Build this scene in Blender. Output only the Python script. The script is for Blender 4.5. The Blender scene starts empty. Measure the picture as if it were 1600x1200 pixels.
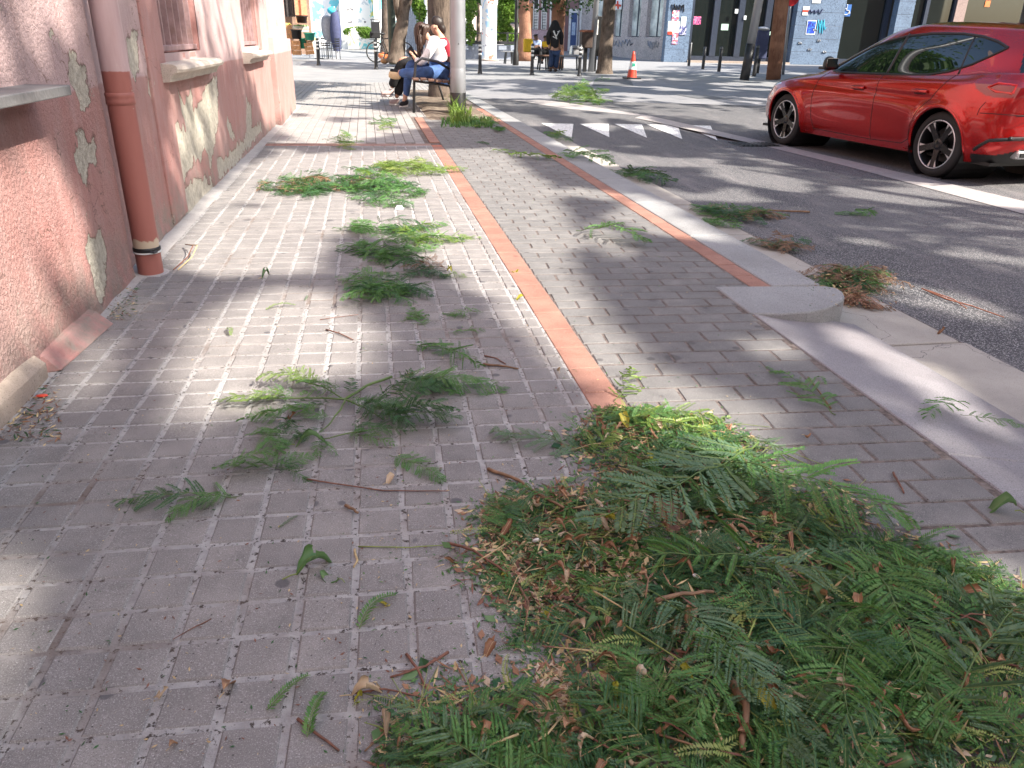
import bpy, bmesh, math, random
from mathutils import Vector, Matrix, noise
from mathutils.bvhtree import BVHTree
import numpy as np
rnd = random.Random(7)
R_ = math.radians
SC = bpy.context.scene
COL = SC.collection

# ------------------------------------------------------------------ camera
CAM_H = 1.02
FPX = 1200.0
def _basis():
    dy = Vector((570-800, 57-600, FPX)).normalized()
    e = Vector((1, 0.022, 0))
    dn = dy.cross(e).normalized()
    if dn.y < 0: dn = -dn
    up = -dn
    X = dy.cross(up).normalized()
    return X, dy, up
_X, _Y, _U = _basis()
def ray(x, y):
    c = Vector((x-800, y-600, FPX))
    return Vector((_X.dot(c), _Y.dot(c), _U.dot(c)))
def g(x, y, z=0.0):              # point of the plane at height z
    r = ray(x, y); t = (z-CAM_H)/r.z
    return Vector((r.x*t, r.y*t, z))
def aty(x, y, Y):                # point of the plane Y = const
    r = ray(x, y); t = Y/r.y
    return Vector((r.x*t, Y, CAM_H+r.z*t))
def wp(x, y, X):                 # point of the wall plane X = const
    r = ray(x, y); t = X/r.x
    return Vector((X, r.y*t, CAM_H+r.z*t))
cd = bpy.data.cameras.new('camera'); cam = bpy.data.objects.new('camera', cd); COL.objects.link(cam)
cd.sensor_width = 36; cd.lens = FPX/1600*36; cd.clip_start = 0.05; cd.clip_end = 1500
m = Matrix.Identity(4)
rt = Vector((_X.x, _Y.x, _U.x)); upv = -Vector((_X.y, _Y.y, _U.y)); bk = -Vector((_X.z, _Y.z, _U.z))
for i in range(3):
    m[i][0] = rt[i]; m[i][1] = upv[i]; m[i][2] = bk[i]
m.translation = (0, 0, CAM_H)
cam.matrix_world = m
SC.camera = cam
# ------------------------------------------------------------------ light
SUN = Vector((0.62, -0.44, 0.66)).normalized()      # direction towards the sun
SUN_S, SKY_S, EXPO = 5.2, 0.15, 1.38
w = bpy.data.worlds.new('World'); SC.world = w; w.use_nodes = True
nt = w.node_tree; nt.nodes.clear()
sk = nt.nodes.new('ShaderNodeTexSky'); sk.sky_type = 'NISHITA'; sk.sun_disc = False
sk.sun_elevation = math.asin(SUN.z); sk.sun_rotation = math.atan2(SUN.x, SUN.y)
sk.air_density = 1.0; sk.dust_density = 2.5; sk.ozone_density = 1.0
bg = nt.nodes.new('ShaderNodeBackground'); bg.inputs[1].default_value = SKY_S
wo = nt.nodes.new('ShaderNodeOutputWorld')
nt.links.new(sk.outputs[0], bg.inputs[0]); nt.links.new(bg.outputs[0], wo.inputs[0])
ld = bpy.data.lights.new('sun', 'SUN'); ld.energy = SUN_S; ld.angle = R_(0.53); ld.color = (1.0, 0.93, 0.82)
lo = bpy.data.objects.new('sun', ld); COL.objects.link(lo)
lo.rotation_euler = SUN.to_track_quat('Z', 'Y').to_euler()
vs = SC.view_settings; vs.view_transform = 'Standard'; vs.look = 'None'; vs.gamma = 1; vs.exposure = EXPO
try: vs.use_curve_mapping = False
except Exception: pass
SC.render.engine = 'CYCLES'

# ------------------------------------------------------------------ helpers
def tag(o, label=None, cat=None, group=None, kind=None):
    if label: o['label'] = label
    if cat: o['category'] = cat
    if group: o['group'] = group
    if kind: o['kind'] = kind
    return o
def empty(name, loc=(0,0,0), rz=0, **k):
    o = bpy.data.objects.new(name, None); COL.objects.link(o)
    o.location = loc; o.rotation_euler = (0,0,rz); o.empty_display_size = .1
    return tag(o, **k)
def link_mesh(name, me, mat=None, parent=None, **k):
    if mat is not None and len(me.materials) == 0: me.materials.append(mat)
    o = bpy.data.objects.new(name, me); COL.objects.link(o)
    if parent is not None: o.parent = parent
    return tag(o, **k)
class MB:
    def __init__(s): s.v = []; s.f = []
    def add(s, vs, fs):
        b = len(s.v); s.v += [tuple(p) for p in vs]; s.f += [tuple(b+i for i in f) for f in fs]; return s
    def box(s, x0,x1,y0,y1,z0,z1, M=None):
        vs = [Vector(p) for p in ((x0,y0,z0),(x1,y0,z0),(x1,y1,z0),(x0,y1,z0),(x0,y0,z1),(x1,y0,z1),(x1,y1,z1),(x0,y1,z1))]
        if M is not None: vs = [M@p for p in vs]
        return s.add(vs, [(3,2,1,0),(4,5,6,7),(0,1,5,4),(1,2,6,5),(2,3,7,6),(3,0,4,7)])
    def cbox(s, c, sz, M=None):
        x,y,z = sz[0]/2, sz[1]/2, sz[2]/2
        T = Matrix.Translation(c) @ (M if M is not None else Matrix.Identity(4))
        return s.box(-x,x,-y,y,-z,z,T)
    def tube(s, pts, rad, n=8, cap=True):
        pts = [Vector(p) for p in pts]
        if not hasattr(rad, '__len__'): rad = [rad]*len(pts)
        b = len(s.v); prev = None
        for i,p in enumerate(pts):
            d = (pts[min(i+1,len(pts)-1)]-pts[max(i-1,0)])
            if d.length < 1e-9: d = Vector((0,0,1))
            d.normalize()
            if prev is None:
                a = d.orthogonal().normalized()
            else:
                a = (prev - d*prev.dot(d))
                a = a.normalized() if a.length > 1e-6 else d.orthogonal().normalized()
            prev = a; c = d.cross(a)
            for k in range(n):
                t = 2*math.pi*k/n
                s.v.append(tuple(p + (a*math.cos(t)+c*math.sin(t))*rad[i]))
        for i in range(len(pts)-1):
            for k in range(n):
                k2 = (k+1)%n
                s.f.append((b+i*n+k, b+i*n+k2, b+(i+1)*n+k2, b+(i+1)*n+k))
        if cap:
            s.f.append(tuple(b+k for k in reversed(range(n)))); e = b+(len(pts)-1)*n
            s.f.append(tuple(e+k for k in range(n)))
        return s
    def lathe(s, prof, n=24, M=None, close=False):    # prof: (r,z)
        b = len(s.v)
        for r,z in prof:
            for k in range(n):
                t = 2*math.pi*k/n; p = Vector((r*math.cos(t), r*math.sin(t), z))
                s.v.append(tuple(M@p if M is not None else p))
        m_ = len(prof)
        for i in range(m_ if close else m_-1):
            j = (i+1)%m_
            for k in range(n):
                k2 = (k+1)%n
                s.f.append((b+i*n+k, b+i*n+k2, b+j*n+k2, b+j*n+k))
        return s
    def prism(s, poly, z0, z1, M=None):
        n = len(poly); vs = [Vector((x,y,z0)) for x,y in poly]+[Vector((x,y,z1)) for x,y in poly]
        if M is not None: vs = [M@p for p in vs]
        return s.add(vs, [tuple(reversed(range(n))), tuple(range(n,2*n))]+[(i,(i+1)%n,n+(i+1)%n,n+i) for i in range(n)])
    def ell(s, c, r, n=12, m_=8, M=None):
        prof = []
        b = len(s.v); T = Matrix.Translation(c) @ (M if M is not None else Matrix.Identity(4))
        for i in range(m_+1):
            a = math.pi*i/m_
            for k in range(n):
                t = 2*math.pi*k/n
                s.v.append(tuple(T@Vector((r[0]*math.sin(a)*math.cos(t), r[1]*math.sin(a)*math.sin(t), -r[2]*math.cos(a)))))
        for i in range(m_):
            for k in range(n):
                k2=(k+1)%n; s.f.append((b+i*n+k,b+i*n+k2,b+(i+1)*n+k2,b+(i+1)*n+k))
        return s
    def mesh(s, name, smooth=False):
        me = bpy.data.meshes.new(name); me.from_pydata(s.v, [], s.f); me.update()
        if smooth: me.polygons.foreach_set('use_smooth', [True]*len(me.polygons))
        return me
    def build(s, name, mat, parent=None, smooth=False, bevel=0, seg=2, **k):
        me = s.mesh(name, smooth)
        if bevel:
            bm = bmesh.new(); bm.from_mesh(me)
            bmesh.ops.remove_doubles(bm, verts=bm.verts, dist=1e-5)
            es = [e for e in bm.edges if len(e.link_faces)==2 and e.calc_face_angle(0) > .5]
            bmesh.ops.bevel(bm, geom=es, offset=bevel, segments=seg, affect='EDGES', profile=.5)
            bm.to_mesh(me); bm.free()
            if smooth: me.polygons.foreach_set('use_smooth', [True]*len(me.polygons))
        return link_mesh(name, me, mat, parent, **k)
def copy_tree(o, parent=None):
    c = o.copy(); COL.objects.link(c); c.parent = parent
    for ch in list(o.children): copy_tree(ch, c)
    return c

# ------------------------------------------------------------------ materials
class NT:
    def __init__(s, name):
        s.m = bpy.data.materials.new(name); s.m.use_nodes = True; s.t = s.m.node_tree; s.t.nodes.clear()
        s.out = s.n('ShaderNodeOutputMaterial')
    def n(s, typ, **k):
        nd = s.t.nodes.new(typ)
        for a,b in k.items(): setattr(nd, a, b)
        return nd
    def l(s, a, b): s.t.links.new(a, b)
    def set(s, inp, v):
        if isinstance(v, bpy.types.NodeSocket): s.l(v, inp)
        elif v is not None:
            if hasattr(v,'__len__') and len(v)==3 and inp.type=='RGBA': v = (*v,1)
            inp.default_value = v
    def pos(s, obj=False):
        if obj: return s.n('ShaderNodeTexCoord').outputs['Object']
        return s.n('ShaderNodeNewGeometry').outputs['Position']
    def noise(s, vec, scale, detail=4, rough=.55, dist=0, dim='3D'):
        n = s.n('ShaderNodeTexNoise'); n.noise_dimensions = dim
        s.set(n.inputs['Vector'], vec); n.inputs['Scale'].default_value = scale
        n.inputs['Detail'].default_value = detail; n.inputs['Roughness'].default_value = rough; n.inputs['Distortion'].default_value = dist
        return n.outputs['Fac']
    def voro(s, vec, scale, feat='F1', out='Distance'):
        n = s.n('ShaderNodeTexVoronoi'); n.feature = feat
        s.set(n.inputs['Vector'], vec); n.inputs['Scale'].default_value = scale
        return n.outputs[out]
    def mapr(s, v, a, b, c=0, d=1, clamp=True):
        n = s.n('ShaderNodeMapRange'); n.clamp = clamp
        s.set(n.inputs[0], v)
        for i,x in enumerate((a,b,c,d)): s.set(n.inputs[i+1], x)
        return n.outputs[0]
    def math(s, op, a, b=None, c=None):
        n = s.n('ShaderNodeMath', operation=op); s.set(n.inputs[0], a)
        if b is not None: s.set(n.inputs[1], b)
        if c is not None: s.set(n.inputs[2], c)
        return n.outputs[0]
    def mix(s, f, a, b, blend='MIX'):
        n = s.n('ShaderNodeMix', data_type='RGBA', blend_type=blend)
        s.set(n.inputs[0], f); s.set(n.inputs[6], a); s.set(n.inputs[7], b)
        return n.outputs[2]
    def sep(s, v):
        n = s.n('ShaderNodeSeparateXYZ'); s.l(v, n.inputs[0]); return n.outputs
    def scl(s, v, sc):
        n = s.n('ShaderNodeMapping'); s.l(v, n.inputs[0]); n.inputs['Scale'].default_value = sc; return n.outputs[0]
    def rand(s):
        a = s.n('ShaderNodeObjectInfo').outputs['Random']; b = s.n('ShaderNodeNewGeometry').outputs['Random Per Island']
        return s.math('FRACT', s.math('ADD', a, s.math('MULTIPLY', b, 7.31)))
    def bump(s, h, strength=.3, dist=.01):
        n = s.n('ShaderNodeBump'); s.set(n.inputs['Height'], h); s.set(n.inputs['Strength'], strength); n.inputs['Distance'].default_value = dist
        return n.outputs[0]
    def bsdf(s, col, rough=.6, normal=None, metal=0, coat=0, spec=.5, **k):
        b = s.n('ShaderNodeBsdfPrincipled')
        s.set(b.inputs['Base Color'], col); s.set(b.inputs['Roughness'], rough); s.set(b.inputs['Metallic'], metal)
        s.set(b.inputs['Coat Weight'], coat); s.set(b.inputs['Specular IOR Level'], spec)
        if normal is not None: s.l(normal, b.inputs['Normal'])
        for a,v in k.items(): s.set(b.inputs[a], v)
        return b
    def done(s, b):
        s.l(b.outputs[0], s.out.inputs[0]); return s.m
def simple(name, col, rough=.6, metal=0, coat=0, var=.25, scale=12, bump=.0, bscale=60, spec=.5, obj=False, dirt=None):
    t = NT(name); p = t.pos(obj)
    n = t.noise(p, scale, 5)
    dk = tuple(c*(1-var) for c in col); lt = tuple(min(1,c*(1+var)) for c in col)
    c = t.mix(t.mapr(n,.3,.7), dk, lt)
    if dirt is not None:
        c = t.mix(t.mapr(t.noise(p, scale*.35, 6, .65), .5, .72), c, dirt)
    nm = t.bump(t.noise(p, bscale, 4), bump, .01) if bump else None
    r = t.mapr(n,.2,.8,max(0,rough-.06),min(1,rough+.06))
    return t.done(t.bsdf(c, r, nm, metal, coat, spec))
M = {}
M['dark_metal'] = simple('dark_metal', (.035,.036,.04), .45, .3, bump=.05)
M['black_plastic'] = simple('black_plastic', (.012,.012,.013), .45)
M['rubber'] = simple('rubber', (.018,.018,.019), .8, bump=.1, bscale=200)
M['galv'] = simple('galv', (.30,.31,.33), .42, .5, var=.06, scale=3)
M['alu'] = simple('alu', (.6,.6,.62), .3, .8, var=.1)
M['white_paint'] = simple('white_paint', (.75,.75,.73), .5, var=.06, dirt=(.5,.49,.46))
M['red_plastic'] = simple('red_plastic', (.62,.06,.03), .45, var=.1)
M['wood_dark'] = simple('wood_dark', (.13,.07,.05), .55, var=.35, scale=20, bump=.15)
M['wood_crate'] = simple('wood_crate', (.42,.22,.10), .7, var=.35, scale=18, bump=.2)
M['skin'] = simple('skin', (.50,.29,.20), .5, var=.08, scale=6)
M['skin_dark'] = simple('skin_dark', (.2,.11,.075), .5, var=.08, scale=6)
M['hair'] = simple('hair', (.022,.014,.011), .45, var=.4, scale=60, bump=.4, bscale=120)
M['hair_brown'] = simple('hair_brown', (.05,.026,.018), .45, var=.4, scale=60, bump=.4, bscale=120)
M['hoodie'] = simple('hoodie', (.80,.79,.77), .85, var=.05, scale=9, bump=.25, bscale=25)
M['denim'] = simple('denim', (.045,.10,.25), .8, var=.4, scale=9, bump=.25, bscale=40)
M['denim_dark'] = simple('denim_dark', (.025,.05,.12), .8, var=.3, scale=9, bump=.2, bscale=40)
M['black_cloth'] = simple('black_cloth', (.012,.012,.014), .85, var=.4, bump=.2, bscale=30)
M['red_cloth'] = simple('red_cloth', (.30,.012,.03), .8, var=.2, bump=.2, bscale=30)
M['blue_cloth'] = simple('blue_cloth', (.28,.36,.58), .8, var=.15, bump=.2, bscale=30)
M['yellow_cloth'] = simple('yellow_cloth', (.75,.48,.02), .7, var=.12)
M['shoe_pink'] = simple('shoe_pink', (.42,.32,.30), .6, var=.1)
M['sole_white'] = simple('sole_white', (.6,.58,.55), .6, var=.06)
M['sole_tan'] = simple('sole_tan', (.55,.42,.25), .7, var=.2)
M['phone'] = simple('phone', (.03,.03,.035), .15)
M['orange'] = simple('orange', (.65,.18,.05), .6, var=.2)
M['green_plastic'] = simple('green_plastic', (.03,.30,.20), .5, var=.15)
M['cyan_cloth'] = simple('cyan_cloth', (.05,.5,.68), .7, var=.1)
M['grey_cloth'] = simple('grey_cloth', (.38,.38,.40), .8, var=.15)
M['navy_cloth'] = simple('navy_cloth', (.05,.06,.13), .8, var=.2)
M['bin_brown'] = simple('bin_brown', (.07,.045,.035), .6, var=.2)
M['rust'] = simple('rust', (.30,.12,.07), .8, var=.3)

def mat_tile(name, base, alt, speck, stain, dirt=.35):
    t = NT(name); p = t.pos()
    r = t.rand()
    c = t.mix(t.mapr(r,0,1), base, alt)
    c = t.mix(t.mapr(t.noise(p, 9, 6, .6), .32, .68), tuple(x*.80 for x in base), c)
    # aggregate grains
    gv = t.noise(p, 420, 3, .7)
    c = t.mix(t.mapr(gv, .56, .68), c, speck)
    c = t.mix(t.mapr(gv, .42, .32), c, tuple(x*.45 for x in base))
    pit = t.voro(p, 62)
    pm_ = t.math('MULTIPLY', t.mapr(pit, .13, .09), t.mapr(t.noise(p, 11, 2), .5, .56))
    c = t.mix(pm_, c, tuple(x*.3 for x in base))
    # oily round spots, trodden gum and walked-in grey dirt
    v1 = t.voro(p, 2.6)
    c = t.mix(t.math('MULTIPLY', t.mapr(t.math('ADD', v1, t.math('MULTIPLY', t.noise(p,14,3), .10)), .145, .11), .75), c, stain)
    v2 = t.voro(p, 7.0)
    c = t.mix(t.math('MULTIPLY', t.mapr(t.math('ADD', v2, t.math('MULTIPLY', t.noise(p,30,3), .10)), .165, .135), .8), c, stain)
    d = t.noise(p, 1.6, 6, .7)
    c = t.mix(t.mapr(d, .5, .75, 0, dirt), c, stain)
    h = t.math('ADD', t.math('MULTIPLY', gv, .6), t.math('MULTIPLY', pm_, -1.2))
    return t.done(t.bsdf(c, t.mapr(d,.3,.7,.62,.8), t.bump(h, .5, .0016), spec=.35))
M['tile'] = mat_tile('tile', (.215,.202,.196), (.270,.252,.240), (.44,.42,.42), (.080,.078,.085))
M['paver'] = mat_tile('paver', (.160,.156,.154), (.225,.216,.208), (.33,.32,.31), (.085,.08,.08), .5)
M['red_tile'] = mat_tile('red_tile', (.30,.150,.112), (.37,.20,.150), (.5,.30,.24), (.17,.09,.07), .5)
M['pale_paver'] = mat_tile('pale_paver', (.29,.275,.265), (.35,.33,.315), (.46,.44,.42), (.18,.17,.17), .4)
def mat_granite(name, base, dark=(.10,.10,.11), scale=260, tint=None):
    t = NT(name); p = t.pos()
    n1 = t.noise(p, scale, 3, .75); c = t.mix(t.mapr(n1,.42,.6), base, tuple(min(1,x*1.45) for x in base))
    c = t.mix(t.mapr(t.noise(p, scale*.8, 3, .8), .56, .64), c, dark)
    c = t.mix(t.mapr(t.noise(p, 1.7, 6, .65), .42, .72, 0, .5), c, tint or tuple(x*.6 for x in base))
    return t.done(t.bsdf(c, .62, t.bump(n1, .35, .002), spec=.4))
M['granite'] = mat_granite('granite', (.25,.25,.25), tint=(.13,.125,.12))
M['granite_ramp'] = mat_granite('granite_ramp', (.215,.205,.215), tint=(.13,.11,.115))
M['granite_blue'] = mat_granite('granite_blue', (.115,.165,.24), (.05,.07,.11), 14, (.07,.10,.15))
M['granite_pale'] = mat_granite('granite_pale', (.42,.37,.36), (.2,.18,.18), 14)
def mat_asphalt():
    t = NT('asphalt'); p = t.pos()
    v = t.voro(p, 150, out='Color'); s_ = t.sep(v)
    c = t.mix(t.mapr(s_[0], 0, 1), (.08,.08,.086), (.50,.485,.48))
    c = t.mix(t.mapr(t.voro(p,150), .25, .55), c, (.055,.055,.06))
    big = t.noise(p, .9, 6, .6)
    c = t.mix(t.mapr(big, .4, .7, 0, .55), c, (.15,.145,.15))
    c = t.mix(t.mapr(t.noise(t.scl(p,(5,.8,1)), 1.2, 4, .6), .52, .75, 0, .5), c, (.24,.22,.22))
    h = t.voro(p, 150)
    return t.done(t.bsdf(c, .75, t.bump(h, .8, .004), spec=.3))
M['asphalt'] = mat_asphalt()
def mat_concrete(name, a, b, scale=3, crack=True, dark=(.13,.12,.12)):
    t = NT(name); p = t.pos()
    c = t.mix(t.mapr(t.noise(p, scale, 7, .65), .3, .7), a, b)
    c = t.mix(t.mapr(t.noise(p, 260, 3, .7), .57, .67), c, tuple(x*.5 for x in a))
    if crack:
        d = t.n('ShaderNodeTexVoronoi'); d.feature='DISTANCE_TO_EDGE'; d.inputs['Scale'].default_value = 1.3
        pw = t.n('ShaderNodeVectorMath', operation='ADD'); nn = t.n('ShaderNodeTexNoise'); nn.inputs['Scale'].default_value = 2.2; nn.inputs['Detail'].default_value = 6
        t.l(p, nn.inputs['Vector']); sc = t.n('ShaderNodeVectorMath', operation='SCALE'); sc.inputs['Scale'].default_value = .9
        t.l(nn.outputs['Color'], sc.inputs[0]); t.l(p, pw.inputs[0]); t.l(sc.outputs[0], pw.inputs[1]); t.l(pw.outputs[0], d.inputs['Vector'])
        c = t.mix(t.mapr(d.outputs['Distance'], .004, .001), c, dark)
    c = t.mix(t.mapr(t.noise(p, .8, 6, .7), .52, .75, 0, .45), c, dark)
    return t.done(t.bsdf(c, .8, t.bump(t.noise(p, 120, 5, .7), .4, .004), spec=.3))
M['gutter'] = mat_concrete('gutter', (.31,.29,.26), (.41,.385,.345))
M['plaza'] = mat_concrete('plaza', (.21,.215,.225), (.29,.29,.295), 1.2, False, (.2,.2,.2))
M['cement'] = mat_concrete('cement', (.33,.31,.30), (.44,.42,.41), 9, False)
M['stone'] = mat_concrete('stone', (.30,.24,.20), (.44,.36,.30), 14, False)
M['sill'] = mat_concrete('sill', (.42,.36,.31), (.56,.49,.43), 12, False, (.2,.16,.14))
def mat_grout():
    t = NT('grout'); p = t.pos()
    c = t.mix(t.mapr(t.noise(p, 30, 5, .6), .3, .7), (.30,.29,.29), (.45,.44,.435))
    c = t.mix(t.mapr(t.noise(p, 75, 4, .7), .56, .62), c, (.06,.05,.045))
    c = t.mix(t.mapr(t.noise(p, 2.1, 5, .6), .48, .66, 0, .8), c, (.16,.12,.10))
    return t.done(t.bsdf(c, .9, t.bump(t.noise(p, 160, 5, .7), .9, .006), spec=.2))
M['grout'] = mat_grout()
M['grout_dark'] = simple('grout_dark', (.12,.095,.085), .9, var=.6, scale=60, bump=.6, bscale=150, dirt=(.24,.21,.19))
M['grout_red'] = simple('grout_red', (.40,.14,.09), .9, var=.3, scale=30, dirt=(.3,.13,.09))
def mat_wall(name, low, high, split, peelcol=(.47,.43,.36)):
    t = NT(name); p = t.pos(); s_ = t.sep(p)
    at = t.n('ShaderNodeAttribute'); at.attribute_name = 'peel'
    fine = t.noise(p, 38, 5, .7)
    k = t.math('ADD', at.outputs['Fac'], t.math('MULTIPLY', t.math('SUBTRACT', fine, .5), .75))
    peel = t.mapr(k, .49, .52)
    rim = t.math('MULTIPLY', t.mapr(k, .36, .49), t.mapr(k, .56, .50))
    zz = t.math('ADD', s_[2], t.math('MULTIPLY', t.noise(p, 9, 4), .02))
    c = t.mix(t.mapr(zz, split, split+.012), low, high)
    # paler weathered drifts and streaks down the paint
    pw = t.noise(t.scl(p,(1,3.2,1.1)), 2.6, 6, .65)
    c = t.mix(t.mapr(pw, .48, .74, 0, .55), c, (.50,.35,.33))
    st = t.noise(t.scl(p,(1,14,1.2)), 2.0, 5, .7)
    c = t.mix(t.mapr(st, .56, .75, 0, .45), c, (.28,.13,.11))
    grime = t.math('MULTIPLY', t.mapr(s_[2], .38, 0.02), t.mapr(t.noise(p, 7, 7,.72), .40, .58))
    c = t.mix(grime, c, (.27,.22,.19))
    ve = t.n('ShaderNodeTexVoronoi'); ve.feature='DISTANCE_TO_EDGE'; ve.inputs['Scale'].default_value = 2.3
    wv = t.n('ShaderNodeVectorMath', operation='ADD'); nn = t.n('ShaderNodeTexNoise'); nn.inputs['Scale'].default_value = 3.0; nn.inputs['Detail'].default_value = 8
    t.l(p, nn.inputs['Vector']); sc = t.n('ShaderNodeVectorMath', operation='SCALE'); sc.inputs['Scale'].default_value = .8
    t.l(nn.outputs['Color'], sc.inputs[0]); t.l(p, wv.inputs[0]); t.l(sc.outputs[0], wv.inputs[1]); t.l(wv.outputs[0], ve.inputs['Vector'])
    crk = t.math('MULTIPLY', t.mapr(ve.outputs['Distance'], .006, .002), t.mapr(t.noise(p, 1.7, 3), .50, .56))
    c = t.mix(crk, c, (.16,.09,.07))
    drift = t.mapr(t.noise(t.scl(p,(1,1.2,.5)), 1.3, 6, .7), .40, .66, 0, .5)
    c = t.mix(drift, c, (.40,.30,.28))
    chips = t.mapr(t.noise(t.scl(p,(1,1,.7)), 14, 8, .78), .645, .66)
    c = t.mix(chips, c, (.52,.46,.38))
    pc = t.mix(t.mapr(t.noise(p, 34, 5, .7), .35, .65), tuple(x*.7 for x in peelcol), tuple(x*1.15 for x in peelcol))
    c = t.mix(peel, c, pc)
    c = t.mix(t.math('MULTIPLY', rim, .7), c, (.17,.10,.08))
    stucco = t.math('ADD', t.math('MULTIPLY', t.noise(p, 95, 4, .6, 1.2), 1.3), t.math('MULTIPLY', t.voro(p, 60), -.5))
    ab = t.n('ShaderNodeAttribute'); ab.attribute_name = 'rough'
    h = t.math('ADD', t.math('MULTIPLY', stucco, t.mapr(ab.outputs['Fac'],0,1,.35,1.15)), t.math('MULTIPLY', t.math('ADD',peel,chips), -1.2))
    return t.done(t.bsdf(c, .82, t.bump(h, 1.0, .009), spec=.25))
M['wall'] = mat_wall('wall', (.40,.205,.185), (.50,.36,.355), .815)
M['wall_trim'] = mat_wall('wall_trim', (.42,.20,.18), (.42,.2,.15), 3.0)
M['pipe'] = None
def mat_pipe():
    t = NT('pipe_paint'); p = t.pos(); s_ = t.sep(p)
    zz = t.math('ADD', s_[2], t.math('MULTIPLY', t.noise(p, 60, 4), .006))
    c = t.mix(t.mapr(zz, .868, .872), (.36,.135,.110), (.56,.41,.405))
    n = t.noise(p, 22, 7, .75)
    # flaked band above the clamp near the foot
    band = t.math('MULTIPLY', t.mapr(zz, .118, .122), t.mapr(t.math('SUBTRACT', zz, t.math('MULTIPLY', t.noise(p, 24, 4), .07)), .130, .124))
    c = t.mix(band, c, (.55,.45,.33))
    c = t.mix(t.mapr(n, .68, .70), c, (.62,.55,.50))
    c = t.mix(t.mapr(t.noise(t.scl(p,(1,1,.15)), 14, 5), .5, .8, 0, .4), c, (.27,.09,.07))
    return t.done(t.bsdf(c, .5, t.bump(n, .3, .003), spec=.4))
M['pipe'] = mat_pipe()
def mat_leaf(name, a, b, trans=.3, rough=.48):
    t = NT(name); p = t.pos(True)
    r = t.rand()
    c = t.mix(r, a, b)
    c = t.mix(t.mapr(t.noise(p, 30, 3), .4, .7, 0, .5), c, tuple(x*.6 for x in a))
    b1 = t.bsdf(c, rough, spec=.35)
    tr = t.n('ShaderNodeBsdfTranslucent'); t.l(t.mix(.35, c, (.16,.34,.05)), tr.inputs[0])
    mx = t.n('ShaderNodeMixShader'); mx.inputs[0].default_value = trans
    t.l(b1.outputs[0], mx.inputs[1]); t.l(tr.outputs[0], mx.inputs[2]); t.l(mx.outputs[0], t.out.inputs[0])
    return t.m
M['fr_green'] = mat_leaf('fr_green', (.065,.185,.045), (.14,.28,.075))
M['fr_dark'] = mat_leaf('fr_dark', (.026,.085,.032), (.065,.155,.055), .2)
M['fr_lime'] = mat_leaf('fr_lime', (.14,.24,.045), (.23,.32,.06), .35)  # yellow-green leaves, also painted onto fronds that lie in the sun
M['fr_blue'] = mat_leaf('fr_blue', (.085,.165,.085), (.15,.24,.13), .2)
M['canopy'] = mat_leaf('canopy', (.05,.12,.025), (.10,.20,.04), .35)
M['hedge'] = mat_leaf('hedge', (.12,.24,.04), (.26,.38,.07), .4)
M['crown_dark'] = mat_leaf('crown_dark', (.015,.05,.015), (.05,.12,.03), .25)
M['dry'] = mat_leaf('dry', (.22,.10,.055), (.40,.22,.13), .1)
M['dry_tan'] = mat_leaf('dry_tan', (.48,.36,.24), (.60,.47,.35), .1)
M['yellow_leaf'] = mat_leaf('yellow_leaf', (.45,.42,.05), (.6,.5,.1), .3)
M['broad'] = mat_leaf('broad', (.10,.20,.07), (.16,.27,.12), .2)
M['stem_green'] = simple('stem_green', (.20,.25,.06), .5, var=.25)
M['frond_stem'] = simple('frond_stem', (.10,.16,.04), .5, var=.25)
M['stem_brown'] = simple('stem_brown', (.20,.115,.065), .7, var=.35, scale=40)
M['twig'] = simple('twig', (.17,.075,.05), .75, var=.4, scale=60)
M['straw'] = simple('straw', (.48,.36,.19), .75, var=.3, scale=60)
def mat_bark(name, a, b):
    t = NT(name); p = t.pos()
    q = t.scl(p,(1,1,.25)); n = t.noise(q, 22, 6, .7)
    c = t.mix(t.mapr(n,.35,.65), a, b)
    c = t.mix(t.mapr(t.noise(p, 2.5, 4), .45,.65,0,.5), c, tuple(x*1.5 for x in b))
    return t.done(t.bsdf(c, .85, t.bump(n, .9, .02), spec=.2))
M['bark'] = mat_bark('bark', (.055,.042,.034), (.16,.125,.10))
M['bark_red'] = mat_bark('bark_red', (.16,.075,.05), (.26,.14,.09))
def glass(name, col=(.012,.016,.016), rough=.03):
    t = NT(name); n = t.noise(t.pos(), 3, 3)
    return t.done(t.bsdf(t.mix(n, col, tuple(x*1.6 for x in col)), rough, spec=.9))
M['glass'] = glass('glass')
M['shop_glass'] = glass('shop_glass', (.010,.013,.012), .04)
# ================================================================== THE GROUND
def sheet(name, pts, z, mat, parent=None, kind='structure', **k):
    mb = MB(); mb.add([(p[0], p[1], z) for p in pts], [tuple(range(len(pts)))])
    return mb.build(name, mat, parent, kind=kind, **k)
YR = 9.9      # where the road starts to climb to the raised plaza
# one big sheet for the square, to the horizon
gp = MB()
gp.add([(-400,12.0,-.015),(500,12.0,-.015),(500,52,-.015),(-400,52,-.015),(500,75,1.0),(-400,75,1.0),(500,700,1.0),(-400,700,1.0)],
       [(0,1,2,3),(3,2,4,5),(5,4,6,7)])
gp.add([(-400,-60,-.02),(1.2,-60,-.02),(1.2,12.0,-.02),(-400,12.0,-.02)], [(0,1,2,3)])
gp.add([(7.4,-60,-.02),(400,-60,-.02),(400,12,-.02),(7.4,12,-.02)], [(0,1,2,3)])
gp.build('plaza', M['plaza'], kind='structure')
rd = MB(); rd.add([(1.95,-60,-.12),(7.5,-60,-.12),(7.5,YR,-.12),(1.95,YR,-.12),(7.5,12.0,-.011),(1.95,12.0,-.011),(7.5,15.2,-.009),(1.95,15.2,-.009)], [(0,1,2,3),(3,2,4,5),(5,4,6,7)])
rd.build('road', M['asphalt'], kind='structure')
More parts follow.
